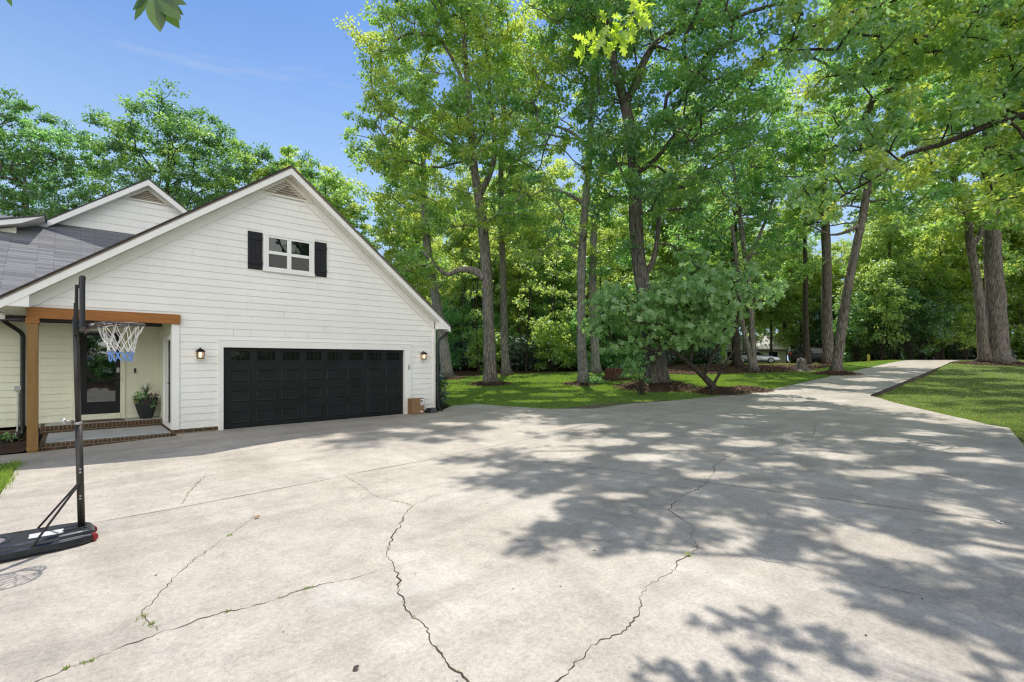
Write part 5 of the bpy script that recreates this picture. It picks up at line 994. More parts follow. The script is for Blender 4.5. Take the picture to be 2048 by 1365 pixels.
mb = MB(); mb.box(8.341, 8.379, 14.349, 14.354, 1.51, 1.58); mb.build('keypad_cover', MAT['metal'], r, bevel=.003)
r = empty('flood_light', (-1.03, 16.6, 2.86), 'small white twin floodlight under the eave left of the porch post', 'floodlight')
mb = MB(); mb.lathe((-1.0, 16.8, 2.86), [(.05, 0), (.05, -.03)], 14); mb.build('mount', MAT['trim'], r)
for dx in (-.09, .07):
    mb = MB(); c = Vector((-1.0+dx, 16.72, 2.80)); d = Vector((dx, -1, -.5)).normalized(); a = d.orthogonal().normalized(); b = d.cross(a)
    mb.tube([(-1.0, 16.8, 2.84), c], .012, 6); mb.lathe(c, [(.02, -.03), (.032, .0), (.05, .06), (.046, .065)], 14, ax=a, ay=b, az=d); mb.build('lamp_head', MAT['trim'], r, smooth=True)
# cardboard box
r = empty('cardboard_box', (8.53, 14.2, 0), 'brown cardboard parcel with white label standing right of the garage door', 'box', rz=math.radians(-6))
mb = MB(); mb.box(-.225, .225, -.17, .17, .012, .525); BX = mb.build('carton', MAT['cardboard'], r, bevel=.006, world=False)
mb = MB(); mb.box(-.226, .226, -.03, .03, .526, .5275); mb.box(-.004, .004, -.171, .171, .5255, .5268); mb.build('tape', simple('packing_tape', (.36, .24, .12), .3), r, world=False)
mb = MB(); mb.box(.085, .205, -.1725, -.1715, .30, .50); mb.build('shipping_label', MAT['paper'], r, world=False)
mb = MB(); mb.box(.095, .16, -.1740, -.1732, .40, .47); mb.box(.095, .195, -.1740, -.1732, .325, .345); mb.box(.095, .175, -.1740, -.1732, .36, .368); mb.build('label_print', MAT['ink'], r, world=False)
mb = MB(); mb.prism([(.07, .10), (.125, .13), (.165, .09), (.14, .06), (.10, .075)], -.1725, -.1715, lambda a, b, t: (a, t, b)); mb.build('sticker', MAT['paper'], r, world=False)
r = empty('wedge_box', (9.12, 14.16, 0), 'small dark grey wedge on the concrete between parcel and downspout', 'wedge', rz=math.radians(8))
mb = MB(); mb.prism([(-.17, .0), (.17, .0), (.09, .15), (-.09, .15)], -.12, .12, lambda a, b, t: (a, t, b+.014)); mb.build('wedge_body', MAT['wedge'], r, bevel=.008, world=False)
for s in (-1, 1):
    mb = MB(); mb.hexa([(s*.172, -.125, .016), (s*.20, -.125, .016), (s*.20, .125, .016), (s*.172, .125, .016), (s*.092, -.125, .168), (s*.115, -.125, .168), (s*.115, .125, .168), (s*.092, .125, .168)])
    mb.build('wedge_rim', MAT['black'], r, world=False)
# planter and its plants
r = empty('planter', (1.50, 16.60, .208), 'tall black tapered planter on the upper porch step', 'planter')
mb = MB()
n = 6
mb.lathe((1.50, 16.60, .208), [(.135, 0), (.175, .12), (.235, .33), (.272, .52), (.285, .545), (.255, .545), (.245, .46)], 6)
mb.build('pot', MAT['pot'], r)
mb = MB(); mb.lathe((1.50, 16.60, .208), [(.24, .44), (.24, .47), (.05, .475)], 18); mb.build('soil', MAT['mulch'], r)
def plant_leaves(name, pts, mat, parent):
    V = []; L = []; S = []
    for (p, d, n_, l, w) in pts:
        p, d, n_ = Vector(p), Vector(d).normalized(), Vector(n_).normalized(); s = d.cross(n_).normalized(); i0 = len(V)
        V += [p, p+d*l*.35+s*w, p+d*l*.75+s*w*.7-n_*l*.05, p+d*l-n_*l*.15, p+d*l*.75-s*w*.7-n_*l*.05, p+d*l*.35-s*w]
        S.append(len(L)); L += list(range(i0, i0+6))
    o = link(name, np_mesh(name, np.array([tuple(v) for v in V]), L, S, mat), parent)
    return o
r = empty('potted_plant', (1.50, 16.60, .68), 'spiky dracaena with trailing greens and purple foliage in the black planter', 'plant')
rng = random.Random(4)
mb = MB()
for i in range(34):
    a = rng.uniform(0, 6.28); t = rng.uniform(.15, 1.35); l = rng.uniform(.32, .52); w = .009
    P = [Vector((1.50, 16.60, .70)) + Vector((math.cos(a)*math.sin(t*s)*l*s, math.sin(a)*math.sin(t*s)*l*s*.7, math.cos(t*s*.95)*l*s + .12)) for s in (0, .25, .5, .75, 1)]
    sv = Vector((-math.sin(a), math.cos(a), 0))
    for k in range(4):
        w0 = w*(1, 1.2, 1.0, .6, .1)[k]; w1 = w*(1, 1.2, 1.0, .6, .1)[k+1]
        mb.face([P[k]-sv*w0, P[k]+sv*w0, P[k+1]+sv*w1, P[k+1]-sv*w1])
mb.build('spike', MAT['bush'], r, recalc=False)
def clump(cx, cy, cz, rr, n, l, w):
    out = []
    for _ in range(n):
        d = Vector((rng.gauss(0, 1), rng.gauss(0, 1), rng.gauss(.2, .8))).normalized(); p = Vector((cx, cy, cz)) + d*rr*rng.random()**.5
        out.append((p, d + Vector((0, 0, -.2)), Vector((rng.gauss(0, .4), -.5, 1)), l*rng.uniform(.7, 1.2), w))
    return out
plant_leaves('foliage', clump(1.36, 16.50, .78, .15, 170, .06, .020) + clump(1.62, 16.42, .70, .08, 40, .05, .017) + clump(1.62, 16.36, .58, .06, 24, .045, .015), MAT['leaf_b'], r)
plant_leaves('foliage', clump(1.63, 16.58, .78, .13, 120, .055, .02), MAT['purple'], r)['label'] = 'dark purple foliage at the right of the pot'
plant_leaves('flower', clump(1.28, 16.46, .74, .05, 30, .04, .016), MAT['orange'], r)
r = empty('doormat', (.52, 16.50, .21), 'dark patterned doormat on the upper step below the front door', 'doormat')
mb = MB(); mb.box(-.02, 1.02, 16.33, 16.78, .209, .222); mb.build('mat', simple('mat_fibre', (.10, .035, .02), .95, var=.4, scale=30), r, bevel=.004)
mb = MB(); mb.box(-.012, .99, 16.327, 16.373, .2215, .2226)
for i in range(8): mb.box(-.01+i*.13, .055+i*.13, 16.325, 16.375, .2225, .2245)
mb.build('mat_border', MAT['label_white'], r)

# ------------------------------------------------------------------ basketball hoop
HX, HY = .03, 7.08
H = empty('basketball_hoop', (HX, HY, -.15), 'black portable basketball hoop with white and blue net on the driveway', 'basketball hoop')
gb = -.149
mb = MB()
x0, x1 = -1.10, .20
def base_sec(x, hw, zt, zb):
    y = HY
    return [(x, y-hw*.96, zb), (x, y-hw, zb+.035), (x, y-hw*.97, zb+(zt-zb)*.62), (x, y-hw*.84, zb+(zt-zb)*.70), (x, y-hw*.80, zt-.012), (x, y-hw*.72, zt),
            (x, y+hw*.72, zt), (x, y+hw*.80, zt-.012), (x, y+hw*.84, zb+(zt-zb)*.70), (x, y+hw*.97, zb+(zt-zb)*.62), (x, y+hw, zb+.035), (x, y+hw*.96, zb)]
secs = [(-1.10, .27, .10), (-1.06, .325, .125), (-.80, .345, .135), (-.42, .345, .135), (-.36, .335, .135), (-.10, .315, .14), (.08, .265, .14), (.15, .215, .125), (.185, .16, .09)]
rings = []
for (x, hw, h) in secs: rings.append([mb.vert(p) for p in base_sec(x, hw, gb+h, gb)])
for i in range(len(rings)-1):
    for k in range(12):
        mb.f.append([rings[i][k], rings[i][(k+1)%12], rings[i+1][(k+1)%12], rings[i+1][k]]); mb.m.append(0)
mb.f.append(rings[0][::-1]); mb.m.append(0); mb.f.append(rings[-1]); mb.m.append(0)
for yy in (-.05, .10): mb.obox((.02, HY+yy-.03, gb+.142), (1, 0, 0), (0, 1, 0), (0, 0, 1), .10, .012, .006)
mb.lathe((-.62, HY-.02, gb+.136), [(.165, -.002), (.165, .006), (.145, .006), (.14, .002)], 28)
BASE = mb.build('base', MAT['plastic'], H, bevel=.012)
mb = MB(); mb.lathe((-.62, HY-.02, gb+.137), [(.118, 0), (.118, .0018)], 28); mb.build('fill_cap', simple('worn_plastic', (.20, .17, .17), .5, var=.35, scale=22), BASE)
mb = MB(); mb.obox((-.20, HY-.07, gb+.1405), (1, 0, 0), (0, 1, 0), (0, 0, 1), .13, .085, .001); mb.build('sticker', MAT['label_white'], BASE)
mb = MB(); mb.lathe((.168, HY-.17, gb+.045), [(.032, -.02), (.042, -.014), (.042, .014), (.032, .02)], 18, ax=(1, 0, 0), ay=(0, 0, 1), az=(0, 1, 0)); mb.build('wheel', MAT['red'], BASE)
mb = MB(); mb.lathe((.168, HY+.13, gb+.045), [(.032, -.02), (.042, -.014), (.042, .014), (.032, .02)], 18, ax=(1, 0, 0), ay=(0, 0, 1), az=(0, 1, 0)); mb.build('wheel', MAT['red'], BASE)
mb = MB(); mb.tube([(HX+.045, HY-.02, gb+.12), (HX+.02, HY, 1.10)], .032, 20); mb.tube([(HX+.02, HY, 1.05), (HX-.005, HY, 2.27)], .0255, 20)
POLE = mb.build('pole', MAT['steel'], H, smooth=True)
mb = MB(); mb.tube([(HX-.02, HY-.02, 1.145), (HX-.10, HY-.05, 1.15)], .008, 8); mb.lathe((HX-.10, HY-.05, 1.15), [(.008, -.02), (.028, -.016), (.03, .01), (.012, .02)], 10, ax=(0, 1, 0), ay=(0, 0, 1), az=(-1, 0, 0))
mb.tube([(HX+.019, HY, 1.10), (HX+.018, HY, 1.13)], .035, 16)
mb.build('clamp_knob', MAT['metal'], POLE, smooth=True)
for z in (.30, .33, .62, .585):
    mb = MB(); mb.lathe((HX+.035, HY-.045, z), [(.010, 0), (.010, .008), (.005, .012)], 10, ax=(1, 0, 0), ay=(0, 0, 1), az=(0, -1, 0)); mb.build('bolt', MAT['metal'], POLE)
for s in (-1, 1):
    mb = MB(); mb.tube([(HX+.03, HY+s*.035, .47), (-.30, HY+s*.30, gb+.09)], .0115, 8); mb.build('brace', MAT['steel'], H)
# backboard
bx = .085
mb = MB(); mb.box(bx-.012, bx+.012, HY-.40, HY+.40, 2.17, 2.65)
BB = mb.build('backboard', simple('board_panel', (.05, .052, .056), .2, var=.1), H, bevel=.004)
mb = MB()
for a in ((HY-.425, HY-.375, 2.14, 2.675), (HY+.375, HY+.425, 2.14, 2.675)): mb.box(bx-.026, bx+.015, *a)
mb.box(bx-.035, bx+.02, HY-.374, HY+.374, 2.625, 2.675); mb.box(bx-.035, bx+.02, HY-.374, HY+.374, 2.14, 2.19)
mb.build('board_frame', MAT['black'], BB, bevel=.012)
mb = MB(); mb.box(bx+.0125, bx+.0135, HY-.22, HY+.22, 2.55, 2.565); mb.box(bx+.0125, bx+.0135, HY-.22, HY+.22, 2.27, 2.285)
mb.box(bx+.0125, bx+.0135, HY-.22, HY-.205, 2.285, 2.55); mb.box(bx+.0125, bx+.0135, HY+.205, HY+.22, 2.285, 2.55); mb.build('target_square', MAT['red'], BB)
mb = MB(); mb.box(HX-.02, bx-.036, HY-.05, HY+.05, 2.07, 2.42); mb.box(HX-.01, bx-.036, HY-.20, HY-.17, 2.2, 2.6); mb.box(HX-.01, bx-.036, HY+.17, HY+.20, 2.2, 2.6); mb.box(HX-.012, bx-.036, HY-.169, HY+.169, 2.44, 2.47)
mb.tube([(HX-.0, HY-.06, 2.25), (HX-.0, HY+.06, 2.25)], .012, 8)
mb.build('bracket', MAT['black'], H, bevel=.006)
rc = Vector((.41, HY, 2.215)); rr = .215
mb = MB()
mb.tube([rc + Vector((math.cos(t)*rr, math.sin(t)*rr, 0)) for t in [2*math.pi*i/48 for i in range(49)]], .0085, 8, caps=False)
mb.tube([(bx+.02, HY-.09, 2.20), rc+Vector((-.13, -.17, 0))], .007, 6); mb.tube([(bx+.02, HY+.09, 2.20), rc+Vector((-.13, .17, 0))], .007, 6)
mb.tube([(bx+.0, HY-.07, 2.14), rc+Vector((.02, -.213, 0))], .007, 6); mb.tube([(bx+.0, HY+.07, 2.14), rc+Vector((.02, .213, 0))], .007, 6)
mb.hexa([(bx+.015, HY-.06, 2.08), (bx+.11, HY-.05, 2.19), (bx+.11, HY+.05, 2.19), (bx+.015, HY+.06, 2.08), (bx+.015, HY-.06, 2.205), (bx+.11, HY-.05, 2.205), (bx+.11, HY+.05, 2.205), (bx+.015, HY+.06, 2.205)])
for i in range(12):
    t = 2*math.pi*(i+.5)/12; c = rc + Vector((math.cos(t)*rr, math.sin(t)*rr, -.010))
    tv = Vector((-math.sin(t), math.cos(t), 0))
    mb.tube([c-tv*.03, c-tv*.018+Vector((0, 0, -.016)), c+Vector((0, 0, -.022)), c+tv*.018+Vector((0, 0, -.016)), c+tv*.03], .0035, 5)
RIM = mb.build('rim', MAT['rim'], H, smooth=True)
mb = MB(); rng = random.Random(7)
lev = [(-.022, rr-.004), (-.16, .155), (-.235, .132), (-.305, .118), (-.36, .112), (-.415, .105)]
def knot(l, i):
    z, r_ = lev[l]; t = 2*math.pi*(i + (.5 if l == 0 else (0.0 if l % 2 else .5)) )/12
    j = Random_(l, i)
    return rc + Vector((math.cos(t)*(r_+j[0]), math.sin(t)*(r_+j[1]), z+j[2]))
def Random_(l, i):
    q = random.Random(l*100+(i % 12)); s = 0 if l == 0 else .010
    return (q.uniform(-s, s), q.uniform(-s, s), q.uniform(-s, s)*1.6)
for l in range(5):
    for i in range(12):
        a = knot(l, i)
        if l == 0:   # two long strands hang from every hook
            nb = (knot(1, i), knot(1, i+1))
        else:
            nb = (knot(l+1, i), knot(l+1, i-1 if l % 2 else i+1))
        if l == 4:                                        # the last row hangs in open loops
            b = knot(4, i+1); m_ = (a+b)/2 + Vector((rng.uniform(-.006, .006), rng.uniform(-.006, .006), -.062 + rng.uniform(-.012, .012)))
            mb.tube([a, a*.62+m_*.38+Vector((0, 0, -.016)), m_, b*.62+m_*.38+Vector((0, 0, -.016)), b], .0048, 5, 1)
            nb = ()
        for b in nb:
            if rng.random() < .06 and 0 < l < 3: continue
            mid = (a+b)/2 + Vector((rng.uniform(-.006, .006), rng.uniform(-.006, .006), -.006))
            mb.tube([a, mid, b], .0044 if l >= 3 else .0044, 5, 1 if l >= 3 else 0)
        if 0 < l < 4: mb.lathe(a, [(.003, -.008), (.009, 0), (.003, .008)], 6, 1 if l >= 4 else 0)
mb.build('net', [MAT['cord'], MAT['bluecord']], H)
# ------------------------------------------------------------------ vegetation
TH = math.atan(1070/970)
DEPTHV = np.array([math.cos(TH), math.sin(TH), 0]); RIGHTV = np.array([math.sin(TH), -math.cos(TH), 0])
T_DIAMOND = np.array([(0, 0), (.45, .5), (1, 0), (.45, -.5)])
T_OVATE = np.array([(0, 0), (.18, .26), (.42, .48), (.66, .42), (.86, .20), (1, 0), (.86, -.20), (.66, -.42), (.42, -.48), (.18, -.26)])
T_OAK = np.array([(0, 0), (.16, .10), (.28, .42), (.38, .14), (.52, .52), (.62, .16), (.80, .36), (.84, .12), (1, 0),
                  (.84, -.12), (.80, -.36), (.62, -.16), (.52, -.52), (.38, -.14), (.28, -.42), (.16, -.10)])
T_FIG = np.array([(0, 0), (-.06, .22), (.16, .52), (.28, .40), (.34, .16), (.52, .38), (.74, .55), (.70, .24), (.62, .12), (.84, .15), (1, 0),
                  (.84, -.15), (.62, -.12), (.70, -.24), (.74, -.55), (.52, -.38), (.34, -.16), (.28, -.40), (.16, -.52), (-.06, -.22)])

def leaf_mesh(name, pos, axis, nrm, L, W, tmpl, mats, mat_idx=None, curl=.12, fold=.18):
    """one polygon per leaf; pos, axis, nrm: (N,3); L, W: (N,)"""
    N = len(pos); K = len(tmpl)
    s = np.cross(axis, nrm); s /= np.linalg.norm(s, axis=1, keepdims=True) + 1e-9
    n = np.cross(s, axis)
    u = tmpl[:, 0]; v = tmpl[:, 1]
    V = pos[:, None, :] + axis[:, None, :]*(u[None, :, None]*L[:, None, None]) + s[:, None, :]*(v[None, :, None]*W[:, None, None]) \
        + n[:, None, :]*((-curl*u**2)[None, :, None]*L[:, None, None] + (fold*np.abs(v))[None, :, None]*W[:, None, None])
    return np_mesh(name, V.reshape(-1, 3), np.arange(N*K), np.arange(N)*K, mats, mat_idx)

SUNH = (math.cos(math.radians(62.5))/math.sin(math.radians(62.5)))*np.array([.68, .73])/math.hypot(.68, .73)
def sun_gaps(rng, base, p):
    """leave openings in the canopy where the photo has sun on the ground"""
    w = p + np.array(base)[None]; zg = np.full(len(w), .3)
    for _ in range(3):
        h = (w[:, 2]-zg)[:, None]; q = w[:, :2]-SUNH[None]*h; zg = lawn_z(q[:, 0], q[:, 1])
    keep = np.ones(len(w), bool)
    u = rng.random(len(w))
    ca, sa = RIGHTV[0], RIGHTV[1]
    for (x, y, r) in SUNPATCH:
        dx, dy = q[:, 0]-x, q[:, 1]-y
        a = (dx*ca+dy*sa)/1.35; b = (-dx*sa+dy*ca)/.9
        d = np.sqrt(a*a+b*b)/(r*(1.0 if r > .55 else .9))
        keep &= ~(d + .3*(u-.5) < 1)
    return keep

def unit(a): return a/(np.linalg.norm(a, axis=1, keepdims=True)+1e-9)

def cluster_leaves(rng, C, per, rad, L, W, flat=.6, droop=.25, up=1.0):
    """leaves scattered around the clump centres C (N,3)"""
    N = len(C); n = N*per
    c = np.repeat(C, per, 0); r = np.repeat(np.broadcast_to(rad, (N,)), per)
    # sub-sprays inside each clump give it an uneven, gappy outline
    sub = rng.normal(0, 1, (N, 7, 3)); sub /= np.linalg.norm(sub, axis=2, keepdims=True); sub *= rng.uniform(.35, 1.05, (N, 7, 1))
    k = rng.integers(0, 7, n); off = sub[np.repeat(np.arange(N), per), k]*.82 + rng.normal(0, .185, (n, 3))
    off[:, 2] *= flat
    p = c + off*r[:, None]
    ax = unit(off + rng.normal(0, .6, (n, 3)) + np.array([0, 0, -droop]))
    nr = unit(rng.normal(0, .55, (n, 3)) + np.array([0, 0, up]))
    l = L*rng.uniform(.7, 1.3, n); w = W*rng.uniform(.75, 1.25, n)
    return p, ax, nr, l, w

def clump_centres(rng, ells, spacing, shell=.5):
    out = np.zeros((0, 3)); rad = []
    for (x, y, z, a, b, c) in ells:
        vol = 4.19*a*b*c; n = max(3, int(vol/spacing**3*1.25)); got = 0
        for _ in range(n*6):
            if got >= n: break
            d = rng.normal(0, 1, 3); d /= np.linalg.norm(d); t = rng.random()**shell
            # ellipsoid axes: a across the view, b along the view, c up
            p = np.array([x, y, z]) + (RIGHTV*d[0]*a + DEPTHV*d[1]*b + np.array([0, 0, 1])*d[2]*c)*t
            if len(out) and np.min(np.sum((out-p)**2, 1)) < (spacing*.62)**2: continue
            out = np.vstack([out, p]); got += 1
    return out

def smooth_path(P, step):
    """P: rows of (x, y, z, r) -> resampled Catmull-Rom"""
    P = np.array(P, float); out = []
    for i in range(len(P)-1):
        p0, p1, p2, p3 = P[max(0, i-1)], P[i], P[i+1], P[min(len(P)-1, i+2)]
        k = max(1, int(np.linalg.norm(p2[:3]-p1[:3])/step))
        for j in range(k):
            t = j/k
            q = .5*((2*p1)+(-p0+p2)*t+(2*p0-5*p1+4*p2-p3)*t*t+(-p0+3*p1-3*p2+p3)*t**3)
            q[3] = p1[3]*(1-t)+p2[3]*t
            out.append(q)
    out.append(P[-1]); return np.array(out)

def skeleton(rng, trunk, limbs, C, br=.016, tipr=.006, attach_from=.28, rough=.06, sides=12, twigs=3, crad=.6):
    """trunk and limb tubes plus branches that reach every clump centre"""
    mb = MB()
    TP = smooth_path(trunk, .45); H = TP[:, 2].max()
    nodes = []; nrad = []; parent = []; is_main = []
    def main_tube(P, n, flare):
        pts = [Vector(p[:3]) for p in P]; b0 = len(mb.v)
        mb.tube(pts, [max(.012, p[3]) for p in P], n)
        ph = rng.random(4)*6.28
        for i in range(len(pts)):
            for k in range(n):
                v = Vector(mb.v[b0+i*n+k]); d = v-pts[i]; a = 2*math.pi*k/n; z = P[i][2]
                s = 1 + rough*math.sin(3*a+ph[0]+z*.8) + rough*.7*math.sin(5*a+ph[1]-z*1.7) + rng.normal(0, rough*.25)
                if flare: s *= 1 + .28*max(0, 1-z/.7)*max(0, math.sin(4*a+ph[2]))
                mb.v[b0+i*n+k] = tuple(pts[i]+d*s)
    main_tube(TP, sides, True)
    for i, p in enumerate(TP):
        if p[2] > H*attach_from:
            nodes.append(p[:3]); nrad.append(p[3]); parent.append(-1); is_main.append(True)
    for lb in limbs:
        LP = smooth_path(lb, .4); main_tube(LP, max(6, sides-4), False)
        for p in LP[2:]: nodes.append(p[:3]); nrad.append(p[3]); parent.append(-1); is_main.append(True)
    nodes = np.array(nodes) if nodes else TP[-2:, :3]
    if not len(nrad): nrad = [TP[-1][3]]*2; parent = [-1]*2
    nodes = list(nodes); load = [0]*len(nodes); paths = []
    mainpts = np.array(nodes)
    order = np.argsort([np.min(np.linalg.norm(mainpts-c, axis=1)) for c in C])
    for ci in order:
        c = C[ci]; A = np.array(nodes); dv = c-A; d = np.linalg.norm(dv, axis=1)
        cost = d + .9*np.maximum(0, A[:, 2]-c[2]+.1) + .25*np.maximum(0, dv[:, 2]-d*.75)
        j = int(np.argmin(cost)); a = A[j]; dist = d[j]
        mid = a+(c-a)*.5+np.array([0, 0, .10*dist]) + rng.normal(0, .06*dist, 3)
        seg = max(2, min(6, int(dist/.5))); prev = j; idx = [j]
        for s in range(1, seg+1):
            t = s/seg; q = a*(1-t)**2+2*mid*t*(1-t)+c*t*t
            if s < seg: q = q + rng.normal(0, .03*dist/seg*2, 3)
            nodes.append(q); load.append(0); parent.append(prev); prev = len(nodes)-1; idx.append(prev)
        k = prev
        while k >= 0: load[k] += 1; k = parent[k]
        paths.append(idx)
    for idx in paths:
        r = [tipr + br*math.sqrt(max(load[k], .5)) for k in idx]
        r[0] = min(r[0], r[1]*1.15)
        mb.tube([Vector(nodes[k]) for k in idx], r, 5, caps=False)
    for c in C:
        for _ in range(twigs):
            d = rng.normal(0, 1, 3); d[2] = abs(d[2])*.4; d *= crad*.9/np.linalg.norm(d)
            mb.tube([Vector(c), Vector(c+d*.5+rng.normal(0, .04, 3)), Vector(c+d)], [tipr*.9, tipr*.7, tipr*.3], 3, caps=False)
    return mb

def make_tree(name, spec, label, cat, group=None, bark='bark', leaf='leaf', spacing=1.45, per=190, crad=.85, L=.17, W=.12, seed=1, tmpl=T_DIAMOND, sides=12, droop=.25, flat=.6, br=.016, extra=None, shell=.5, part=('trunk', 'crown'), twigs=3, attach_from=.28, up=1.0, gaps=True):
    rng = np.random.default_rng(seed)
    C = clump_centres(rng, spec['ells'], spacing, shell) if spec['ells'] else np.zeros((0, 3))
    if extra is not None: C = np.vstack([C, extra])
    r = empty(name, spec['base'], label, cat, group)
    mb = skeleton(rng, spec['trunk'], spec['limbs'], C, br=br, sides=sides, twigs=twigs, crad=crad, attach_from=attach_from)
    mb.build(part[0], MAT[bark], r, smooth=True, recalc=False, world=False)
    rad = crad*rng.uniform(.7, 1.3, len(C))
    p, a, n, l, w = cluster_leaves(rng, C, per, rad, L, W, flat, droop, up)
    mats = [MAT[leaf]] if isinstance(leaf, str) else [MAT[x] for x in leaf]
    mi = np.repeat(rng.choice(len(mats), len(C), p=None), per) if len(mats) > 1 else None
    if gaps and np.linalg.norm(spec['base']) > 1:
        kp = sun_gaps(rng, spec['base'], p); p, a, n, l, w = p[kp], a[kp], n[kp], l[kp], w[kp]
        if mi is not None: mi = mi[kp]
    link(part[1], leaf_mesh(part[1], p, a, n, l, w, tmpl, mats, mi), r, False)
    return r, C

make_tree('oak_tree', TREES['giant'], 'massive brown oak with forked top rising behind the broad-leaved fig', 'tree', bark='bark2', leaf=('leaf', 'leaf_b', 'leaf_shade'), spacing=1.45, per=190, crad=.85, L=.17, W=.12, seed=21, sides=18)
make_tree('oak_tree', TREES['forked'], 'tall oak with one thick side limb, nearest trunk right of the garage', 'tree', leaf=('leaf', 'leaf', 'leaf_y'), spacing=1.40, per=190, crad=.80, L=.17, W=.12, seed=22, sides=16)
make_tree('oak_tree', TREES['stout'], 'stoutest oak with a second slimmer stem, on the right lawn beyond the drive', 'tree', bark='bark2', leaf=('leaf_y', 'leaf'), spacing=1.7, per=190, crad=1.0, L=.22, W=.16, seed=23, sides=18)
make_tree('tall_tree', TREES['pale'], 'tall tree with pale straight trunk just left of the small stump', 'tree', bark='bark3', leaf=('leaf', 'leaf_b', 'leaf_y'), spacing=1.4, per=190, crad=.8, L=.17, W=.12, seed=24, sides=14)
make_tree('tall_tree', TREES['leaning'], 'leaning tree whose trunk tilts left behind the garage downspout', 'tree', bark='bark3', leaf=('leaf', 'leaf_y'), spacing=1.4, per=165, crad=.8, L=.18, W=.13, seed=25)
make_tree('tall_tree', TREES['slim'], 'slender straight tree directly behind the oak right of the garage', 'tree', leaf=('leaf', 'leaf_y'), spacing=1.45, per=165, crad=.8, L=.19, W=.14, seed=26)
make_tree('tall_tree', TREES['twin'], 'grey tree half hidden behind the pale straight trunk', 'tree', bark='bark3', leaf=('leaf_b', 'leaf_y'), spacing=1.45, per=165, crad=.85, L=.19, W=.14, seed=27)
make_tree('tall_tree', TREES['straight'], 'dark upright tree standing in front of the black car', 'tree', bark='bark2', leaf=('leaf', 'leaf_y'), spacing=1.7, per=165, crad=1.0, L=.22, W=.16, seed=28)
make_tree('tall_tree', TREES['tilted'], 'tree leaning right beside the left edge of the sloping drive', 'tree', bark='bark2', leaf=('leaf', 'leaf_b'), spacing=1.4, per=165, crad=.8, L=.18, W=.13, seed=29)
make_tree('tall_tree', TREES['cluster'], 'two slim trunks splitting low in the leaf bed before the silver car', 'tree', bark='bark', leaf=('leaf', 'leaf_b'), spacing=1.4, per=165, crad=.8, L=.19, W=.13, seed=30)
make_tree('tall_tree', TREES['dark'], 'dark crooked tree left of the silver car', 'tree', bark='barkdark', leaf=('leaf_b', 'leaf'), spacing=1.4, per=165, crad=.8, L=.20, W=.14, seed=31)
make_tree('sapling', TREES['reed'], 'thin straight sapling between silver car and black car', 'tree', bark='barkdark', leaf='leaf', spacing=1.3, per=150, crad=.75, L=.20, W=.14, seed=32, sides=8)
make_tree('shade_tree', TREES['left_a'], 'open airy tree behind the house at the far left', 'tree', bark='bark', leaf=('leaf_dark', 'leaf_dark', 'leaf_b'), spacing=1.75, per=165, crad=.95, L=.22, W=.15, seed=33)
make_tree('shade_tree', TREES['left_b'], 'broad domed tree behind the house between both gables', 'tree', bark='barkdark', leaf=('leaf_dark', 'leaf_dark', 'leaf'), spacing=1.7, per=160, crad=1.05, L=.22, W=.15, seed=34)
make_tree('shade_tree', TREES['left_c'], 'lower yellowish tree behind the right slope of the garage roof', 'tree', bark='barkdark', leaf=('leaf', 'leaf_dark', 'leaf_y'), spacing=1.75, per=250, crad=1.12, L=.23, W=.16, seed=35)
# fig with big lobed leaves
make_tree('fig_tree', TREES['fig'], 'wide spreading fig with large lobed leaves beside the drive edge', 'tree', bark='barkdark', leaf='fig', spacing=.64, per=15, crad=.46, L=.27, W=.25, seed=36, tmpl=T_FIG, droop=.9, flat=.55, br=.008, shell=.45, sides=9, attach_from=.2, up=.9)
# oak whose trunk stands out of frame at the right
make_tree('pin_oak', TREES['near'], 'near pin oak reaching in from the right with long drooping branches', 'tree', bark='barkdark', leaf=('leaf_blue', 'leaf', 'leaf_y'), spacing=.86, per=105, crad=.52, L=.155, W=.13, seed=37, tmpl=T_OAK, br=.009, droop=.55, sides=14, twigs=4)

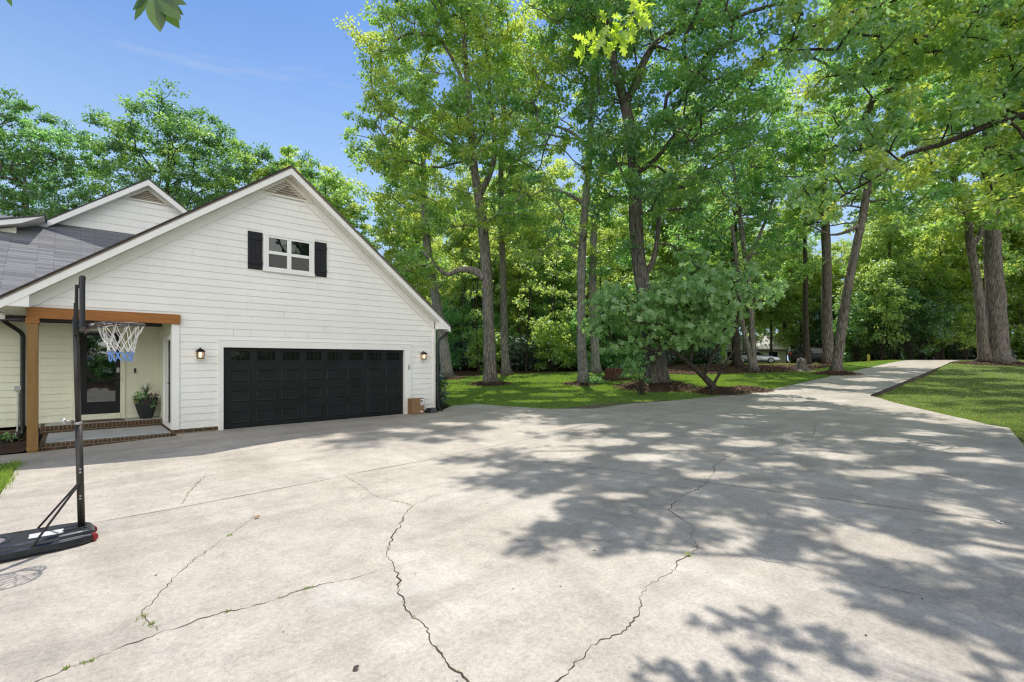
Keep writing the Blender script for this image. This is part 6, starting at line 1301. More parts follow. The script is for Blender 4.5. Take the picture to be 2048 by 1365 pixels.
# the tree over the driveway: its limbs stay above the picture, its dappled shade falls on the slab
def overhang():
    base = (11.5, -4.5, float(lawn_z(11.5, -4.5)))
    b = np.array(base)
    C = np.array([p[:3] for p in SHADE]) - b
    trunk = [(0, 0, -.2, .52), (0, 0, .5, .40), (.1, .2, 3, .34), (0, .8, 6, .31), (-.5, 1.8, 9, .27), (-1.2, 3.2, 11.5, .20), (-1.9, 5, 13.5, .13), (-2.2, 6.5, 15, .07)]
    limbs = [[(-.3, 1.4, 8, .17), (-2.2, 3.2, 10, .13), (-4.5, 6, 11.3, .10), (-6.2, 9, 12.2, .06), (-7.5, 12, 13, .03)],
             [(-.1, .9, 6.5, .13), (-2.2, 3.0, 8.1, .09), (-3.7, 5.6, 8.8, .06), (-4.8, 8.3, 8.9, .035)],
             [(.0, .7, 5.5, .10), (-2.5, 3.0, 6.6, .07), (-4.8, 6.0, 7.2, .045), (-5.6, 7.3, 7.1, .03), (-6.1, 7.6, 6.72, .014), (-6.3, 7.85, 6.3, .008)]]
    spec = dict(base=base, trunk=trunk, limbs=limbs, ells=[])
    r, _ = make_tree('overhanging_oak', spec, 'oak beside the slab whose bright leaf sprays dip into the top of the picture', 'tree', bark='bark2', leaf=('leaf_shade', 'leaf_shade'), per=190, crad=.52, L=.16, W=.12, seed=41, tmpl=T_OAK, extra=C, br=.008, sides=14)
    rng = np.random.default_rng(5)
    CL = np.array([p[:3] for p in SHADE_LOW]) - b
    p, a, n, l, w = cluster_leaves(rng, CL, 8, .11, .19, .14, .7, .3)
    link('leaf_spray', leaf_mesh('leaf_spray', p, a, n, l, w, T_OAK, MAT['leaf_y']), r, False)
    mb = MB()
    for c in CL: mb.tube([Vector((-4.8, 6.0, 7.2)), Vector((-4.8, 6.0, 7.4))*.45+Vector(c)*.55, Vector(c)], [.02, .010, .004], 5, caps=False)
    mb.build('twig', MAT['bark2'], r, smooth=True, recalc=False, world=False)
    # the sunlit spray at the top of the view
    pts = []
    tw = [np.array(q) - b for q in ((5.35, 3.30, 6.75), (5.22, 3.36, 6.22), (5.08, 3.47, 5.98), (4.93, 3.62, 5.82), (4.78, 3.76, 5.74), (4.66, 3.87, 5.69))]
    P, A, N, LL, WW = [], [], [], [], []
    for i in range(78):
        t = rng.random()*(len(tw)-1.001); k = int(t); c = tw[k]*(1-t+k)+tw[k+1]*(t-k)
        if k < 1 and rng.random() < .75: continue
        d = rng.normal(0, 1, 3); d[2] -= .55; d /= np.linalg.norm(d)
        P.append(c + d*rng.uniform(.0, .15)); A.append(d); N.append(rng.normal(0, .55, 3)+np.array([0, -.25, .8])); LL.append(rng.uniform(.14, .21)); WW.append(rng.uniform(.11, .16))
    link('leaf_spray', leaf_mesh('leaf_spray', np.array(P), unit(np.array(A)), unit(np.array(N)), np.array(LL), np.array(WW), T_OAK, MAT['spray'], curl=.2), r, False)['label'] = 'bright yellow green spray of sunlit leaves'
    mb = MB(); mb.tube([Vector((-6.3, 7.85, 6.9))]+[Vector(q) for q in tw], [.008, .007, .006, .006, .005, .004, .003], 5, caps=False)
    mb.build('twig', MAT['bark3'], r, smooth=True, recalc=False, world=False)
overhang()

def hickory():
    base = (-3.6, -1.6, float(gz(-3.6, -1.6)) - .02); b = np.array(base)
    rng = np.random.default_rng(9)
    trunk = [(0, 0, -.2, .30), (0, 0, .4, .22), (.1, .1, 2.5, .18), (.0, .3, 5, .14), (-.3, .6, 7.5, .08)]
    limbs = [[(.05, .2, 3.6, .06), (1.2, 1.6, 4.5, .045), (2.6, 3.2, 4.7, .03), (3.6, 4.2, 4.35, .016), (3.88, 4.45, 3.83, .006)],
             [(.05, .2, 3.2, .06), (1.0, 2.2, 4.3, .04), (2.5, 4.0, 4.5, .02), (3.36, 4.86, 3.92, .006)]]
    C = np.array([(-.6, .2, 7.2), (.4, .9, 8.0), (-1.2, -.5, 6.6), (.2, -.8, 7.0), (-.4, 1.2, 8.4), (-1.4, .9, 7.6)])
    r, _ = make_tree('hickory_tree', dict(base=base, trunk=trunk, limbs=limbs, ells=[]), 'hickory at the left whose few large leaves hang into the upper left corner', 'tree', bark='bark', leaf='hick', per=165, crad=.8, L=.2, W=.1, seed=44, tmpl=T_OVATE, extra=C, br=.007, sides=10)
    hub = np.array((.285, 2.857, 3.545)) - b
    Rv, Dv, Up = RIGHTV, DEPTHV, np.array([0, 0, 1.0])
    dirs = [(.12, -.99, .06, .158), (-.75, -.60, .15, .150), (.75, -.68, -.05, .165), (.40, -.62, .6, .14), (-.95, -.2, .3, .15), (.98, -.15, .2, .13), (-.3, .9, .2, .14), (.9, -.45, .5, .12)]
    P = []; A = []; N = []; LL = []; WW = []
    for (x, z, y, l) in dirs:
        d = Rv*x + Up*z + Dv*y; d /= np.linalg.norm(d); P.append(hub+d*.012); A.append(d); N.append(-Dv + Rv*rng.uniform(-.35, .35) + Up*.3); LL.append(l); WW.append(l*.56)
    hub2 = np.array((-.24, 3.26, 3.60)) - b
    for (x, z, y, l) in ((.1, -1, .1, .13), (-.7, -.65, .2, .15), (-.95, -.1, 0, .15), (.9, .2, .1, .12), (.6, -.25, .3, .14)):
        d = Rv*x + Up*z + Dv*y; d /= np.linalg.norm(d); P.append(hub2+d*.012); A.append(d); N.append(-Dv+Rv*rng.uniform(-.3, .3)); LL.append(l); WW.append(l*.5)
    link('leaf_spray', leaf_mesh('leaf_spray', np.array(P), unit(np.array(A)), unit(np.array(N)), np.array(LL), np.array(WW), T_OVATE, MAT['hick'], curl=.10, fold=.12), r, False)
hickory()

# --- woods behind the lawn: a few tree kinds, copied
def dup_tree(src, loc, rz, sc, label, group):
    r = src.copy(); COL.objects.link(r); r.location = loc; r.rotation_euler = (0, 0, rz); r.scale = (sc, sc, sc*1.05)
    r['label'] = label; r['group'] = group
    for ch in list(src.children):
        c = ch.copy(); COL.objects.link(c); c.parent = r
    return r
wrng = random.Random(77)
protos = []
kinds = [('bark', ('leaf_far', 'leaf_y'), 19, .22), ('barkdark', ('leaf_far', 'leaf'), 16, .16), ('bark2', ('leaf_far', 'leaf_far'), 21, .26), ('barkdark', ('leaf_far', 'leaf_y'), 13, .12)]
WG = 'slender trees in the woods behind the lawn'
WL = 'slender woodland tree standing in the woods behind the lawn'
def wood_spec(h, r, seed):
    q = random.Random(seed)
    tr = [(0, 0, -.2, r*1.5), (0, 0, .5, r*1.05), (q.uniform(-.2, .2), q.uniform(-.2, .2), h*.35, r*.85), (q.uniform(-.5, .5), q.uniform(-.5, .5), h*.7, r*.55), (q.uniform(-.7, .7), q.uniform(-.7, .7), h*.97, r*.15)]
    el = []
    for k in range(9):
        z = h*(.30+.70*k/8); s = (1.7+1.5*math.sin(math.pi*min(1, k/7.2)))*h/19
        a = q.uniform(0, 6.28); o = q.uniform(.4, 1.6)
        el.append((o*math.cos(a), o*math.sin(a), z, s, s, h*.075))
    return dict(base=(0, 0, 0), trunk=tr, limbs=[], ells=el)
for i, (bk, lf, h, rad) in enumerate(kinds):
    r, _ = make_tree('woodland_tree', wood_spec(h, rad, i+3), WL, 'tree', WG, bark=bk, leaf=lf, spacing=1.45, per=125, crad=.95, L=.26, W=.18, seed=60+i, sides=8, twigs=1, attach_from=.25)
    protos.append(r)
spots = []
def ray_xy(px, D):
    r = (px-1024)/970
    return D*(DEPTHV[0]+r*RIGHTV[0]), D*(DEPTHV[1]+r*RIGHTV[1])
cand = []
for _ in range(4000):
    px = wrng.uniform(820, 2350); D = wrng.uniform(44, 76)
    if px > 1480 and D < 46: continue
    if 1420 < px < 1700 and D < 66: continue
    if 1700 <= px < 2060 and D < 48: continue
    x, y = ray_xy(px, D)
    if in_poly(LAWN, np.array([x]), np.array([y]))[0] and D < 44: continue
    if x < 12 and y < 32: continue
    if any((x-a)**2+(y-b)**2 < 2.6**2 for a, b in cand): continue
    cand.append((x, y))
    if len(cand) >= 84: break
for _ in range(0):                                   # more woods behind the house and around the camera (seen in the window glass)
    x, y = wrng.uniform(-30, 8), wrng.uniform(40, 62)
    if any((x-a)**2+(y-b)**2 < 4.5**2 for a, b in cand): continue
    cand.append((x, y))
    if len(cand) >= 94: break
for k in range(13): cand.append((-16+k*4.2+wrng.uniform(-1.2, 1.2), -25+wrng.uniform(-3, 3)))
for a_, D_ in ((1445, 80), (1470, 77), (1530, 82), (1570, 70), (1600, 68), (1625, 73), (1650, 69), (1675, 72), (1690, 67), (1560, 78)): cand.append(ray_xy(a_, D_))
for i, (x, y) in enumerate(cand):
    k = wrng.choice((0, 0, 1, 1, 2, 3)); loc = (x, y, float(lawn_z(x, y)) - .05)
    sc = wrng.uniform(.8, 1.15)
    if x < 8 and y > 38: sc *= .72
    if y < -5: k = wrng.choice((0, 1, 3)); sc = wrng.uniform(.8, .92) if 10 < x < 24 else wrng.uniform(.55, .7)
    back = y < -5 or x < 8
    lab = WL if not back else 'tree across the yard seen only as a dark reflection in the window glass'
    gp_ = WG if not back else 'trees across the yard mirrored in the glass'
    if i < 4: protos[i].location = loc; protos[i].rotation_euler.z = wrng.uniform(0, 6.28)
    else: dup_tree(protos[k], loc, wrng.uniform(0, 6.28), sc, lab, gp_)

PG = 'thin poles standing at the edge of the woods'; PL = 'thin bare pole of a young tree at the edge of the woods'
def pole_spec(h, seed):
    q = random.Random(seed)
    return dict(base=(0, 0, 0), trunk=[(0, 0, -.2, .10), (0, 0, .4, .075), (q.uniform(-.3, .3), q.uniform(-.3, .3), h*.5, .06), (q.uniform(-.6, .6), q.uniform(-.6, .6), h, .02)], limbs=[],
                ells=[(q.uniform(-.6, .6), q.uniform(-.6, .6), h*t, .9, .9, .5) for t in (.42, .6, .75, .9, 1.02)])
pp = [make_tree('young_tree', pole_spec(h, 5+i), PL, 'tree', PG, bark='barkdark', leaf='leaf_far', spacing=.95, per=50, crad=.6, L=.22, W=.15, seed=70+i, sides=6, twigs=2)[0] for i, h in enumerate((8, 10.5, 7))]
pc = []
for _ in range(3000):
    px = wrng.uniform(860, 2080); D = wrng.uniform(37, 58)
    if px > 1440 and D < (47 if px > 1700 else 58): continue
    x, y = ray_xy(px, D)
    if in_poly(LAWN, np.array([x]), np.array([y]))[0]: continue
    if any((x-a)**2+(y-b)**2 < 1.2 for a, b in pc+cand): continue
    pc.append((x, y))
    if len(pc) >= 95: break
for i, (x, y) in enumerate(pc):
    loc = (x, y, float(lawn_z(x, y))-.05)
    if i < 3: pp[i].location = loc
    else: dup_tree(wrng.choice(pp), loc, wrng.uniform(0, 6.28), wrng.uniform(.75, 1.25), PL, PG)

# --- undergrowth
def bush(name, label, loc, ells, leaf, seed, spacing, per, crad, L, W, group=None, tmpl=T_DIAMOND, stems=4, cat='bush', up=1.0):
    rng = np.random.default_rng(seed)
    C = clump_centres(rng, ells, spacing)
    r = empty(name, loc, label, cat, group)
    mb = MB()
    for c in C:
        a = rng.normal(0, .12, 3)*stems/4; a[2] = 0
        mid = a*.5+c*.5+rng.normal(0, .08, 3)+np.array([0, 0, .1])
        mb.tube([Vector(a)+Vector((0, 0, -.05)), Vector(mid), Vector(c)], [.016, .011, .005], 4, caps=False)
    mb.build('stem', MAT['barkdark'], r, smooth=True, recalc=False, world=False)
    p, a, n, l, w = cluster_leaves(rng, C, per, crad*rng.uniform(.75, 1.25, len(C)), L, W, .8, .2, up)
    link('foliage', leaf_mesh('foliage', p, a, n, l, w, tmpl, MAT[leaf]), r, False)
    return r
UG = 'undergrowth bushes along the edge of the woods'; UL = 'leafy undergrowth bush at the dark edge of the woods'
bp = [bush('undergrowth_bush', UL, (0, 0, 0), [(0, 0, 1.3, 1.5, 1.5, 1.2), (.6, .4, 2.4, 1.0, 1.0, .9), (-.8, -.2, 2.0, .9, .9, .8)], 'leaf_far', 80, .75, 90, .5, .20, .14, UG),
      bush('undergrowth_bush', UL, (0, 0, 0), [(0, 0, 1.0, 1.8, 1.6, .9), (.2, .2, 3.0, 1.3, 1.2, 1.2), (-.4, .3, 4.3, .9, .9, .9)], 'leaf_b', 81, .80, 90, .55, .20, .14, UG),
      bush('undergrowth_bush', UL, (0, 0, 0), [(0, 0, .8, 1.3, 1.3, .7), (.5, -.4, 1.4, .9, .9, .6)], 'bush', 82, .65, 80, .42, .17, .12, UG)]
ub = []
for _ in range(5000):
    px = wrng.uniform(800, 2300); D = wrng.uniform(37, 60)
    if 1430 < px < 1700 and D < 62: continue
    if px > 1700 and D < 47: continue
    x, y = ray_xy(px, D)
    if in_poly(LAWN, np.array([x]), np.array([y]))[0]: continue
    if 3.5 < y < 10.5 and x < 70: continue
    if any((x-a)**2+(y-b)**2 < 1.9**2 for a, b in ub): continue
    if any((x-a)**2+(y-b)**2 < .8 for a, b in cand): continue
    ub.append((x, y))
    if len(ub) >= 120: break
MG = 'hedge bushes across the yard mirrored in the door glass'
for k in range(16): dup_tree(bp[1], (-14+k*3+wrng.uniform(-.5, .5), -21+wrng.uniform(-1, 1), float(lawn_z(-14+k*3, -21))-.05), wrng.uniform(0, 6.28), wrng.uniform(1.1, 1.5), 'hedge bush across the yard mirrored in the front door glass', MG)
for i, (x, y) in enumerate(ub):
    loc = (x, y, float(lawn_z(x, y))-.05); k = wrng.choice((0, 0, 1, 1, 2)); sc = wrng.uniform(.7, 1.25)
    if i < 3: bp[i].location = loc
    else: dup_tree(bp[k], loc, wrng.uniform(0, 6.28), sc, UL, UG)

DG = 'dense dark small trees closing the gaps beyond the lawn'; DL = 'dense dark green small tree leafy down to the ground beyond the lawn'
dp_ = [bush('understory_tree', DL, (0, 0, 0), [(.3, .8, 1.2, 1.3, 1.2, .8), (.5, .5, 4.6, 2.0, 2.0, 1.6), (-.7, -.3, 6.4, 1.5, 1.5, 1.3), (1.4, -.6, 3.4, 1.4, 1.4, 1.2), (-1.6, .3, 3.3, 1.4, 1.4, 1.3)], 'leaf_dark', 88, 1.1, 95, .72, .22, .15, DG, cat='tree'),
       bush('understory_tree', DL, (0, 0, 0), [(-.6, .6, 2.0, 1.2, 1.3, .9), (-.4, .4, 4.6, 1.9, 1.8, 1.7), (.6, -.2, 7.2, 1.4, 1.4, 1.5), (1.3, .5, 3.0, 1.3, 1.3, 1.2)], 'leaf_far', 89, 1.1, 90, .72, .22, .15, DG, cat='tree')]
dd = []
for a, b, n in ((1700, 1790, 5), (1790, 1960, 7), (2040, 2200, 3), (1040, 1160, 2), (1190, 1420, 4), (880, 970, 2), (1570, 1640, 2), (1635, 1705, 4)):
    for i in range(n):
        D = wrng.uniform(49, 56) if a > 1500 else wrng.uniform(44, 54)
        if a < 1700 and a > 1500: D = wrng.uniform(66, 71)
        dd.append(ray_xy(a+(b-a)*(i+wrng.uniform(.2, .8))/n, D))
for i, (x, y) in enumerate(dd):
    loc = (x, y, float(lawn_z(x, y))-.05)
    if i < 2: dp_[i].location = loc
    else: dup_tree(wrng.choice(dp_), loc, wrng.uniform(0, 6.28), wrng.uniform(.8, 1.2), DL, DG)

# far woods that read as one mass
def far_woods():
    rng = np.random.default_rng(99)
    n = 1100
    ang = rng.uniform(-42, 42, n); D = rng.uniform(76, 112, n)
    a = np.radians(ang); C = DEPTHV[None]*(D*np.cos(a))[:, None] + RIGHTV[None]*(D*np.sin(a))[:, None]
    C[:, 2] = 1.2 + rng.random(n)**1.3*19
    p, ax, nr, l, w = cluster_leaves(rng, C, 75, rng.uniform(1.4, 2.6, n), .55, .42, .8, .2)
    o = link('far_woods', leaf_mesh('far_woods', p, ax, nr, l, w, T_DIAMOND, MAT['leaf_far']))
    tag(o, 'dense far woods closing the view behind all the single trunks', 'woods', kind='stuff')
far_woods()

bush('corner_shrub', 'dense dark evergreen shrub at the right corner of the garage', (10.05, 15.35, .03), [(0, 0, .55, .42, .42, .5), (.05, 0, 1.0, .34, .34, .38), (0, .1, .25, .4, .4, .22)], 'bush', 83, .22, 46, .17, .075, .035, tmpl=T_OVATE, cat='shrub')
bush('low_plant', 'low leafy plant in the mulch bed at the foot of the left wall', (-1.15, 16.55, -.12), [(0, 0, .12, .26, .16, .09), (-.4, .05, .12, .24, .16, .10), (-.9, 0, .12, .3, .16, .10)], 'leaf_b', 84, .15, 16, .10, .075, .042, tmpl=T_OVATE, cat='plant')
bush('ivy_clump', 'small fern clump at the foot of the pale straight trunk', (21.55, 16.95, float(lawn_z(21.5, 17))), [(0, 0, .2, .5, .3, .16)], 'leaf_b', 85, .2, 40, .2, .16, .04, cat='plant')
sp = bush('thin_shrub', 'thin bare-legged shrub standing in front of the massive oak', (19.23, 12.44, .2), [(-.35, .2, 1.2, .4, .35, .35), (.05, 0, 1.6, .3, .3, .3), (-.7, .3, 1.5, .3, .3, .22), (.1, -.1, .75, .22, .22, .2)], 'leaf_b', 86, .32, 16, .22, .12, .08, tmpl=T_OVATE, cat='shrub')
# ------------------------------------------------------------------ small things on the ground
def stump_one():
    x, y = 25.04, 18.15; z = float(lawn_z(x, y)) - .03
    r = empty('tree_stump', (x, y, z), 'short reddish wooden stump with rounded top on the lawn', 'stump', rz=TH-math.pi/2)
    mb = MB(); n = 20
    prof = [(.47, 0), (.44, .12), (.42, .35), (.41, .58), (.38, .66)]
    rng = random.Random(2)
    rings = []
    for (rr, h) in prof:
        rings.append([mb.vert((rr*1.35*math.cos(2*math.pi*k/n)*(1+.05*math.sin(3*k)), rr*.8*math.sin(2*math.pi*k/n)*(1+.05*math.cos(5*k)), h*(1+.03*math.sin(k)))) for k in range(n)])
    for i in range(len(rings)-1):
        for k in range(n): mb.f.append([rings[i][k], rings[i][(k+1)%n], rings[i+1][(k+1)%n], rings[i+1][k]]); mb.m.append(0)
    mb.build('stump_bark', MAT['stumpwood'], r, smooth=False, world=False)
    mb = MB(); mb.lathe((0, 0, .655), [(.36, 0), (.34, .03), (.05, .045)], n, ax=(1.35, 0, 0), ay=(0, .8, 0)); mb.build('cut_top', simple('weathered_wood', (.20, .15, .12), .85, var=.3, scale=9), r, world=False)
    g2 = random.Random(6); V = []; L = []; S = []
    for _ in range(26):
        cx, cy = g2.uniform(-.5, .4), g2.uniform(-.9, -.55); a = g2.uniform(0, 6.28); h = g2.uniform(.25, .5); i0 = len(V); w = .018
        V += [(x+cx-w, y+cy, z), (x+cx+w, y+cy, z), (x+cx+.1*math.cos(a), y+cy+.1*math.sin(a), z+h)]; S.append(len(L)); L += [i0, i0+1, i0+2]
    o = link('iris_clump', np_mesh('iris_clump', np.array(V), L, S, MAT['leaf_b'])); tag(o, 'clump of upright iris blades in front of the reddish stump', 'plant')
stump_one()
def stump_two():
    x, y = 37.15, 11.34; z = float(lawn_z(x, y)) - .03
    r = empty('tree_stump', (x, y, z), 'ragged grey stump with flared roots at the lawn edge before the black car', 'stump')
    mb = MB(); n = 22; rings = []
    for (rr, h) in ((.62, 0), (.42, .14), (.33, .35), (.30, .62), (.27, .80)):
        rings.append([mb.vert((rr*math.cos(2*math.pi*k/n)*(1+(.35*max(0, 1-h*3))*math.sin(4*2*math.pi*k/n)), rr*math.sin(2*math.pi*k/n)*(1+.3*max(0, 1-h*3)*math.sin(3*2*math.pi*k/n)), h + (.12*math.sin(k*1.3) if h > .7 else 0))) for k in range(n)])
    for i in range(len(rings)-1):
        for k in range(n): mb.f.append([rings[i][k], rings[i][(k+1)%n], rings[i+1][(k+1)%n], rings[i+1][k]]); mb.m.append(0)
    mb.f.append(rings[-1]); mb.m.append(0)
    mb.build('stump_bark', MAT['bark2'], r, smooth=True, world=False)
stump_two()
px_, py_ = ray_xy(1737, 41.5)
r = empty('marker_post', (px_, py_, float(lawn_z(px_, py_))), 'short yellow marker post at the top of the lawn left of the drive', 'post')
mb = MB(); mb.box(-.09, .09, -.09, .09, -.1, .52); mb.build('post_body', MAT['yellow'], r, bevel=.02, world=False)
mb = MB(); mb.lathe((0, 0, .52), [(.11, 0), (.10, .05), (.03, .08)], 14); mb.build('post_cap', MAT['yellow'], r, world=False)

# --- parked cars seen between the trunks
def car(loc, heading, label, body, length, width, height, prof, cab, wheel_r, wx, tailx, headx, glassh):
    r = empty('parked_car', loc, label, 'car', 'cars parked beyond the trees', rz=heading)
    hw = width/2
    mb = MB()
    mb.prism(prof, -hw, hw, lambda a, b, t: (a, t*(1.0 - .06*max(0, b-.55)), b))
    BD = mb.build('body', MAT[body], r, bevel=.06, smooth=True, world=False)
    mb = MB()
    mb.prism(cab, -1, 1, lambda a, b, t: (a, t*(hw*.94 - .30*(b-cab[0][1])), b))
    GL = mb.build('window', MAT['carglass'], r, bevel=.02, world=False)
    top = [(a, b) for a, b in cab if b > max(c[1] for c in cab)-.10]
    mb = MB()
    zt = max(c[1] for c in cab); xs = [a for a, b in cab if b > zt-.12]
    mb.box(min(xs)-.05, max(xs)+.05, -hw*.80, hw*.80, zt-.02, zt+.035)
    for s in (-1, 1):                                                # roof pillars
        for i in range(len(cab)):
            a, b = cab[i]; c, d = cab[(i+1) % len(cab)]
            if min(b, d) <= cab[0][1]+.01 and max(b, d) <= cab[0][1]+.01: continue
            f = lambda z: s*(hw*.955 - .30*(z-cab[0][1]))
            mb.tube([(a, f(b), b), (c, f(d), d)], .035, 6)
        xm = (cab[0][0]+cab[1][0])/2
        mb.tube([(xm, s*hw*.955, cab[0][1]), (xm-.05, s*(hw*.955-.30*(zt-cab[0][1])), zt)], .04, 6)
    mb.build('roof', MAT[body], BD, world=False)
    for x in wx:
        for s in (-1, 1):
            mb = MB(); c = (x, s*(hw-.10), wheel_r)
            mb.lathe(c, [(wheel_r*.6, -.10), (wheel_r*.93, -.10), (wheel_r, -.05), (wheel_r, .05), (wheel_r*.93, .105), (wheel_r*.66, .105)], 22, ax=(1, 0, 0), ay=(0, 0, 1), az=(0, s, 0))
            W = mb.build('wheel', MAT['tyre'], r, world=False)
            mb = MB(); mb.lathe(c, [(wheel_r*.66, .108), (wheel_r*.60, .112), (wheel_r*.54, .09), (wheel_r*.16, .085), (wheel_r*.12, .11)], 22, ax=(1, 0, 0), ay=(0, 0, 1), az=(0, s, 0))
            for k in range(5):
                a = 2*math.pi*k/5; mb.obox((x+math.cos(a)*wheel_r*.34, s*(hw-.10+.10), wheel_r+math.sin(a)*wheel_r*.34), (math.cos(a), 0, math.sin(a)), (0, 1, 0), (-math.sin(a), 0, math.cos(a)), wheel_r*.24, .012, wheel_r*.06)
            mb.build('wheel_rim', MAT['wheelrim'], W, world=False)
    for s in (-1, 1):
        mb = MB(); mb.box(headx[0], headx[1], s*hw*.68-.18, s*hw*.68+.22, headx[2], headx[3]); mb.build('headlight', MAT['lamp'], r, bevel=.03, world=False)
        mb = MB(); mb.box(tailx[0], tailx[1], s*hw*.74-.18, s*hw*.74+.24, tailx[2], tailx[3]); mb.build('tail_light', MAT['tail'], r, bevel=.03, world=False)
        mb = MB(); mb.obox((wx[1]-.55, s*(hw+.07), glassh), (1, 0, 0), (0, 1, 0), (0, 0, 1), .08, .09, .06); mb.build('mirror', MAT[body], r, bevel=.02, world=False)
    mb = MB(); mb.box(-length/2+.4, length/2-.4, -hw*.9, hw*.9, .16, .34); mb.build('underbody', MAT['tyre'], r, world=False)
# coupe
cx, cy = 54.4, 21.0
zc = float(lawn_z(cx, cy))
car((cx, cy, zc+.0), math.radians(-66), 'silver sports coupe parked beyond the leaf bed between dark trunks', 'silver', 4.5, 1.85, 1.32,
    [(-2.2, .30), (-2.25, .55), (-2.15, .86), (-1.5, .93), (-.6, .92), (.6, .88), (1.3, .82), (1.95, .68), (2.22, .52), (2.25, .32), (1.75, .20), (-1.75, .20)],
    [(-1.75, .90), (.85, .86), (.15, 1.26), (-.35, 1.32), (-.9, 1.24)], .33, (-1.35, 1.38), (-2.27, -2.12, .62, .80), (1.92, 2.12, .52, .70), .95)
cx, cy = 59.0, 16.7
zc = float(lawn_z(cx, cy))
car((cx, cy, zc+.0), math.radians(-64), 'black estate car with red tail lamp parked behind the upright dark trunk', 'navy', 4.8, 1.95, 1.75,
    [(-2.35, .32), (-2.4, .60), (-2.36, 1.08), (-1.5, 1.12), (.7, 1.08), (1.2, 1.02), (2.1, .92), (2.36, .74), (2.4, .36), (1.9, .24), (-1.9, .24)],
    [(-2.26, 1.10), (1.2, 1.04), (.45, 1.64), (-.4, 1.73), (-1.6, 1.70), (-2.0, 1.60)], .38, (-1.48, 1.5), (-2.42, -2.28, .86, 1.22), (2.1, 2.34, .66, .84), 1.15)
# --- pale house far behind
hx, hy = ray_xy(1503, 72)
r = empty('distant_house', (hx, hy, 1.3), 'small pale house with white roof far behind the silver car', 'house', rz=math.radians(-66))
mb = MB(); mb.box(-4.2, 4.2, -3, 3, -.6, 2.3); mb.prism([(-3, 2.3), (3, 2.3), (0, 3.9)], -4.2, 4.2, lambda a, b, t: (t, a, b)); mb.build('wall', MAT['tan'], r, world=False)
mb = MB()
for s in (-1, 1): mb.hexa([(-4.7, s*3.5, 2.0), (4.7, s*3.5, 2.0), (4.7, 0, 3.95), (-4.7, 0, 3.95), (-4.7, s*3.5, 2.15), (4.7, s*3.5, 2.15), (4.7, 0, 4.1), (-4.7, 0, 4.1)])
mb.build('roof', MAT['houseroof'], r, world=False)
for x in (-2.8, 0, 2.6):
    mb = MB(); mb.box(x-.55, x+.55, -3.03, -3.005, .5, 1.7); W = mb.build('window', MAT['carglass'], r, world=False)
    mb = MB()
    for a in ((x-.64, x-.56, .42, 1.78), (x+.56, x+.64, .42, 1.78), (x-.559, x+.559, 1.705, 1.78), (x-.559, x+.559, .42, .495)): mb.box(a[0], a[1], -3.06, -3.003, a[2], a[3])
    mb.build('window_frame', MAT['trim'], W, world=False)
# the parking strip the cars stand on
sheet('gravel_strip', [(50, 26), (55, 25), (60, 16), (61, 12), (58, 11.5), (55.5, 14), (51.5, 21)], lambda x, y: lawn_z(x, y) - .006, .8, MAT['verge'])

# --- leaves and scraps lying on the slab
def ground_leaf(x, y, s, rot, mat, label, tmpl=T_OAK):
    z = float(gz(x, y)) + .006
    a = np.array([[math.cos(rot), math.sin(rot), .12]]); n = np.array([[.1, -.1, 1.0]])
    o = link('fallen_leaf', leaf_mesh('fallen_leaf', np.array([[x, y, z]]), unit(a), unit(n), np.array([s]), np.array([s*.7]), tmpl, MAT[mat], curl=-.15, fold=.3))
    tag(o, label, 'leaf')
ground_leaf(1.64, 6.52, .10, .4, 'leafdry', 'curled brown leaf on the sunny slab between the hoop and the long crack')
ground_leaf(4.57, 2.37, .08, 2.0, 'leaf_y', 'yellow green leaf caught in the crack at the edge of the shade', T_OVATE)
ground_leaf(8.1, .35, .09, 1.0, 'paper', 'pale crumpled leaf in the shade near the right joint', T_FIG)
ground_leaf(1.30, 2.92, .05, .2, 'slab_side', 'dark flat leaf scrap low on the slab left of the main crack', T_OVATE)
def specks():
    rng = np.random.default_rng(12); n = 260
    x = rng.uniform(-.5, 16, n); y = rng.uniform(.5, 13, n); z = gz(x, y) + .004
    a = rng.random(n)*6.28; l = rng.uniform(.005, .016, n); w = l*rng.uniform(.25, .6, n)
    d = np.stack([np.cos(a)*l, np.sin(a)*l, 0*l], 1); s = np.stack([-np.sin(a)*w, np.cos(a)*w, .3*w], 1); c = np.stack([x, y, z], 1)
    V = np.stack([c-d, c+s, c+d, c-s], 1).reshape(-1, 3)
    o = link('leaf_scraps', np_mesh('leaf_scraps', V, np.arange(4*n), np.arange(n)*4, MAT['crack']))
    tag(o, 'tiny dark scraps of leaf and bark scattered over the slab', 'litter', kind='stuff')
specks()

# ------------------------------------------------------------------ light, sky, camera
EL = math.radians(62.5); AZ = math.atan2(.73, .68)
sv = Vector((math.cos(EL)*math.cos(AZ), math.cos(EL)*math.sin(AZ), math.sin(EL)))
ld = bpy.data.lights.new('sun', 'SUN'); ld.energy = 5.0; ld.angle = math.radians(.55); ld.color = (1, .955, .88)
sun = bpy.data.objects.new('sun', ld); COL.objects.link(sun); sun.location = (0, 0, 40)
sun.rotation_euler = (-sv).to_track_quat('-Z', 'Y').to_euler()
w = bpy.data.worlds.new('World'); SC.world = w; w.use_nodes = True
nt = w.node_tree; nt.nodes.clear()
out = nt.nodes.new('ShaderNodeOutputWorld'); bg = nt.nodes.new('ShaderNodeBackground'); bg.inputs[1].default_value = .125
sky = nt.nodes.new('ShaderNodeTexSky'); sky.sky_type = 'NISHITA'; sky.sun_disc = False
sky.sun_elevation = EL; sky.sun_rotation = math.pi/2 - AZ; sky.air_density = 1.0; sky.dust_density = .6; sky.ozone_density = 2.0
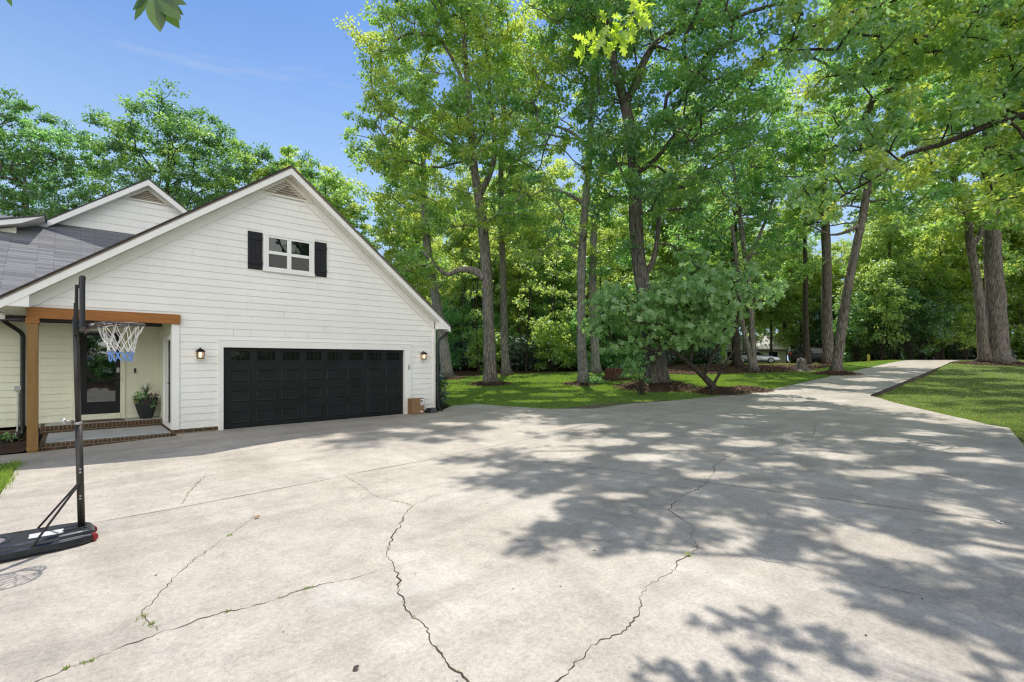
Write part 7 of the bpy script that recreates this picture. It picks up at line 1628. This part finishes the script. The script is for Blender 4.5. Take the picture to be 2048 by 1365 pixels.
tint = nt.nodes.new('ShaderNodeMix'); tint.data_type = 'RGBA'; tint.blend_type = 'MULTIPLY'; tint.inputs[0].default_value = 1; tint.inputs[7].default_value = (.62, .90, 1.24, 1)
nt.links.new(sky.outputs[0], tint.inputs[6])
tc = nt.nodes.new('ShaderNodeTexCoord')
def cloud(scale3, scale, lo, hi, top, detail=6):
    mp = nt.nodes.new('ShaderNodeMapping'); mp.inputs['Scale'].default_value = scale3
    nt.links.new(tc.outputs['Generated'], mp.inputs[0])
    nz = nt.nodes.new('ShaderNodeTexNoise'); nz.inputs['Scale'].default_value = scale; nz.inputs['Detail'].default_value = detail; nz.inputs['Roughness'].default_value = .6; nz.inputs['Distortion'].default_value = .4
    nt.links.new(mp.outputs[0], nz.inputs['Vector'])
    rp = nt.nodes.new('ShaderNodeValToRGB'); rp.color_ramp.elements[0].position = lo; rp.color_ramp.elements[0].color = (0, 0, 0, 1); rp.color_ramp.elements[1].position = hi; rp.color_ramp.elements[1].color = (top, top, top, 1)
    nt.links.new(nz.outputs[0], rp.inputs[0]); return rp.outputs[0]
def over(base, fac, col):
    m = nt.nodes.new('ShaderNodeMix'); m.data_type = 'RGBA'; m.inputs[7].default_value = (*col, 1)
    nt.links.new(fac, m.inputs[0]); nt.links.new(base, m.inputs[6]); return m.outputs[2]
# thin wisps of cloud low in the sky, and an unseen bright cloud bank added to fill-light the shaded facade
sx = nt.nodes.new('ShaderNodeSeparateXYZ'); nt.links.new(tc.outputs['Generated'], sx.inputs[0])
hz = nt.nodes.new('ShaderNodeMapRange'); hz.interpolation_type = 'SMOOTHSTEP'; hz.inputs[1].default_value = .15; hz.inputs[2].default_value = .64; hz.inputs[3].default_value = .88; hz.inputs[4].default_value = 0
nt.links.new(sx.outputs[2], hz.inputs[0])
pale = over(tint.outputs[2], hz.outputs[0], (4.2, 5.9, 8.0))
c1 = over(pale, cloud((1.3, 1.3, 9), 2.2, .60, .85, .4), (5.6, 5.9, 6.4))
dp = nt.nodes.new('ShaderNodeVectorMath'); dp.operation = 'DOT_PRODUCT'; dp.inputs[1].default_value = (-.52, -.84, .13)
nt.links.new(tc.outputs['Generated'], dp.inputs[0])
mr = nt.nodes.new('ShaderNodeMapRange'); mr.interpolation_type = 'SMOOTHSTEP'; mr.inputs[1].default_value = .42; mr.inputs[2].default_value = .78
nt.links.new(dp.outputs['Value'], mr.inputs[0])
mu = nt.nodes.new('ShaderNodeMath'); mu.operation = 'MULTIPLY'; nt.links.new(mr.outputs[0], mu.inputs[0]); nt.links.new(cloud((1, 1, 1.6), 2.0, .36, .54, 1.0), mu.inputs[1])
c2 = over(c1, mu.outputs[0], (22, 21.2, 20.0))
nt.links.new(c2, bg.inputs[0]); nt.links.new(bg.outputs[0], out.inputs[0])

cd = bpy.data.cameras.new('camera'); cam = bpy.data.objects.new('camera', cd); COL.objects.link(cam)
cam.location = (0, 0, 1.8); cam.rotation_euler = (math.pi/2, 0, TH - math.pi/2)
cd.sensor_width = 36; cd.sensor_fit = 'HORIZONTAL'; cd.lens = 970/2048*36; cd.shift_y = 38.5/2048
cd.clip_start = .05; cd.clip_end = 2000
SC.camera = cam

SC.view_settings.view_transform = 'Standard'; SC.view_settings.look = 'None'; SC.view_settings.exposure = 0; SC.view_settings.gamma = 1
SC.render.engine = 'CYCLES'
cy_ = SC.cycles
cy_.max_bounces = 7; cy_.diffuse_bounces = 4; cy_.glossy_bounces = 3; cy_.transmission_bounces = 4; cy_.transparent_max_bounces = 6
cy_.caustics_reflective = False; cy_.caustics_refractive = False; cy_.use_denoising = True
cy_.sample_clamp_indirect = 6
try: cy_.denoiser = 'OPENIMAGEDENOISE'; cy_.denoising_input_passes = 'RGB_ALBEDO_NORMAL'; cy_.denoising_prefilter = 'NONE'
except Exception: pass

cy_.use_adaptive_sampling = False
cy_.pixel_filter_type = 'BLACKMAN_HARRIS'; cy_.filter_width = 1.25
w.cycles.sampling_method = 'MANUAL'; w.cycles.sample_map_resolution = 1024
for m in bpy.data.materials:
    if m.name.startswith(('lantern_glass', 'lamp_glass', 'lamp_bulb')): m.cycles.emission_sampling = 'NONE'
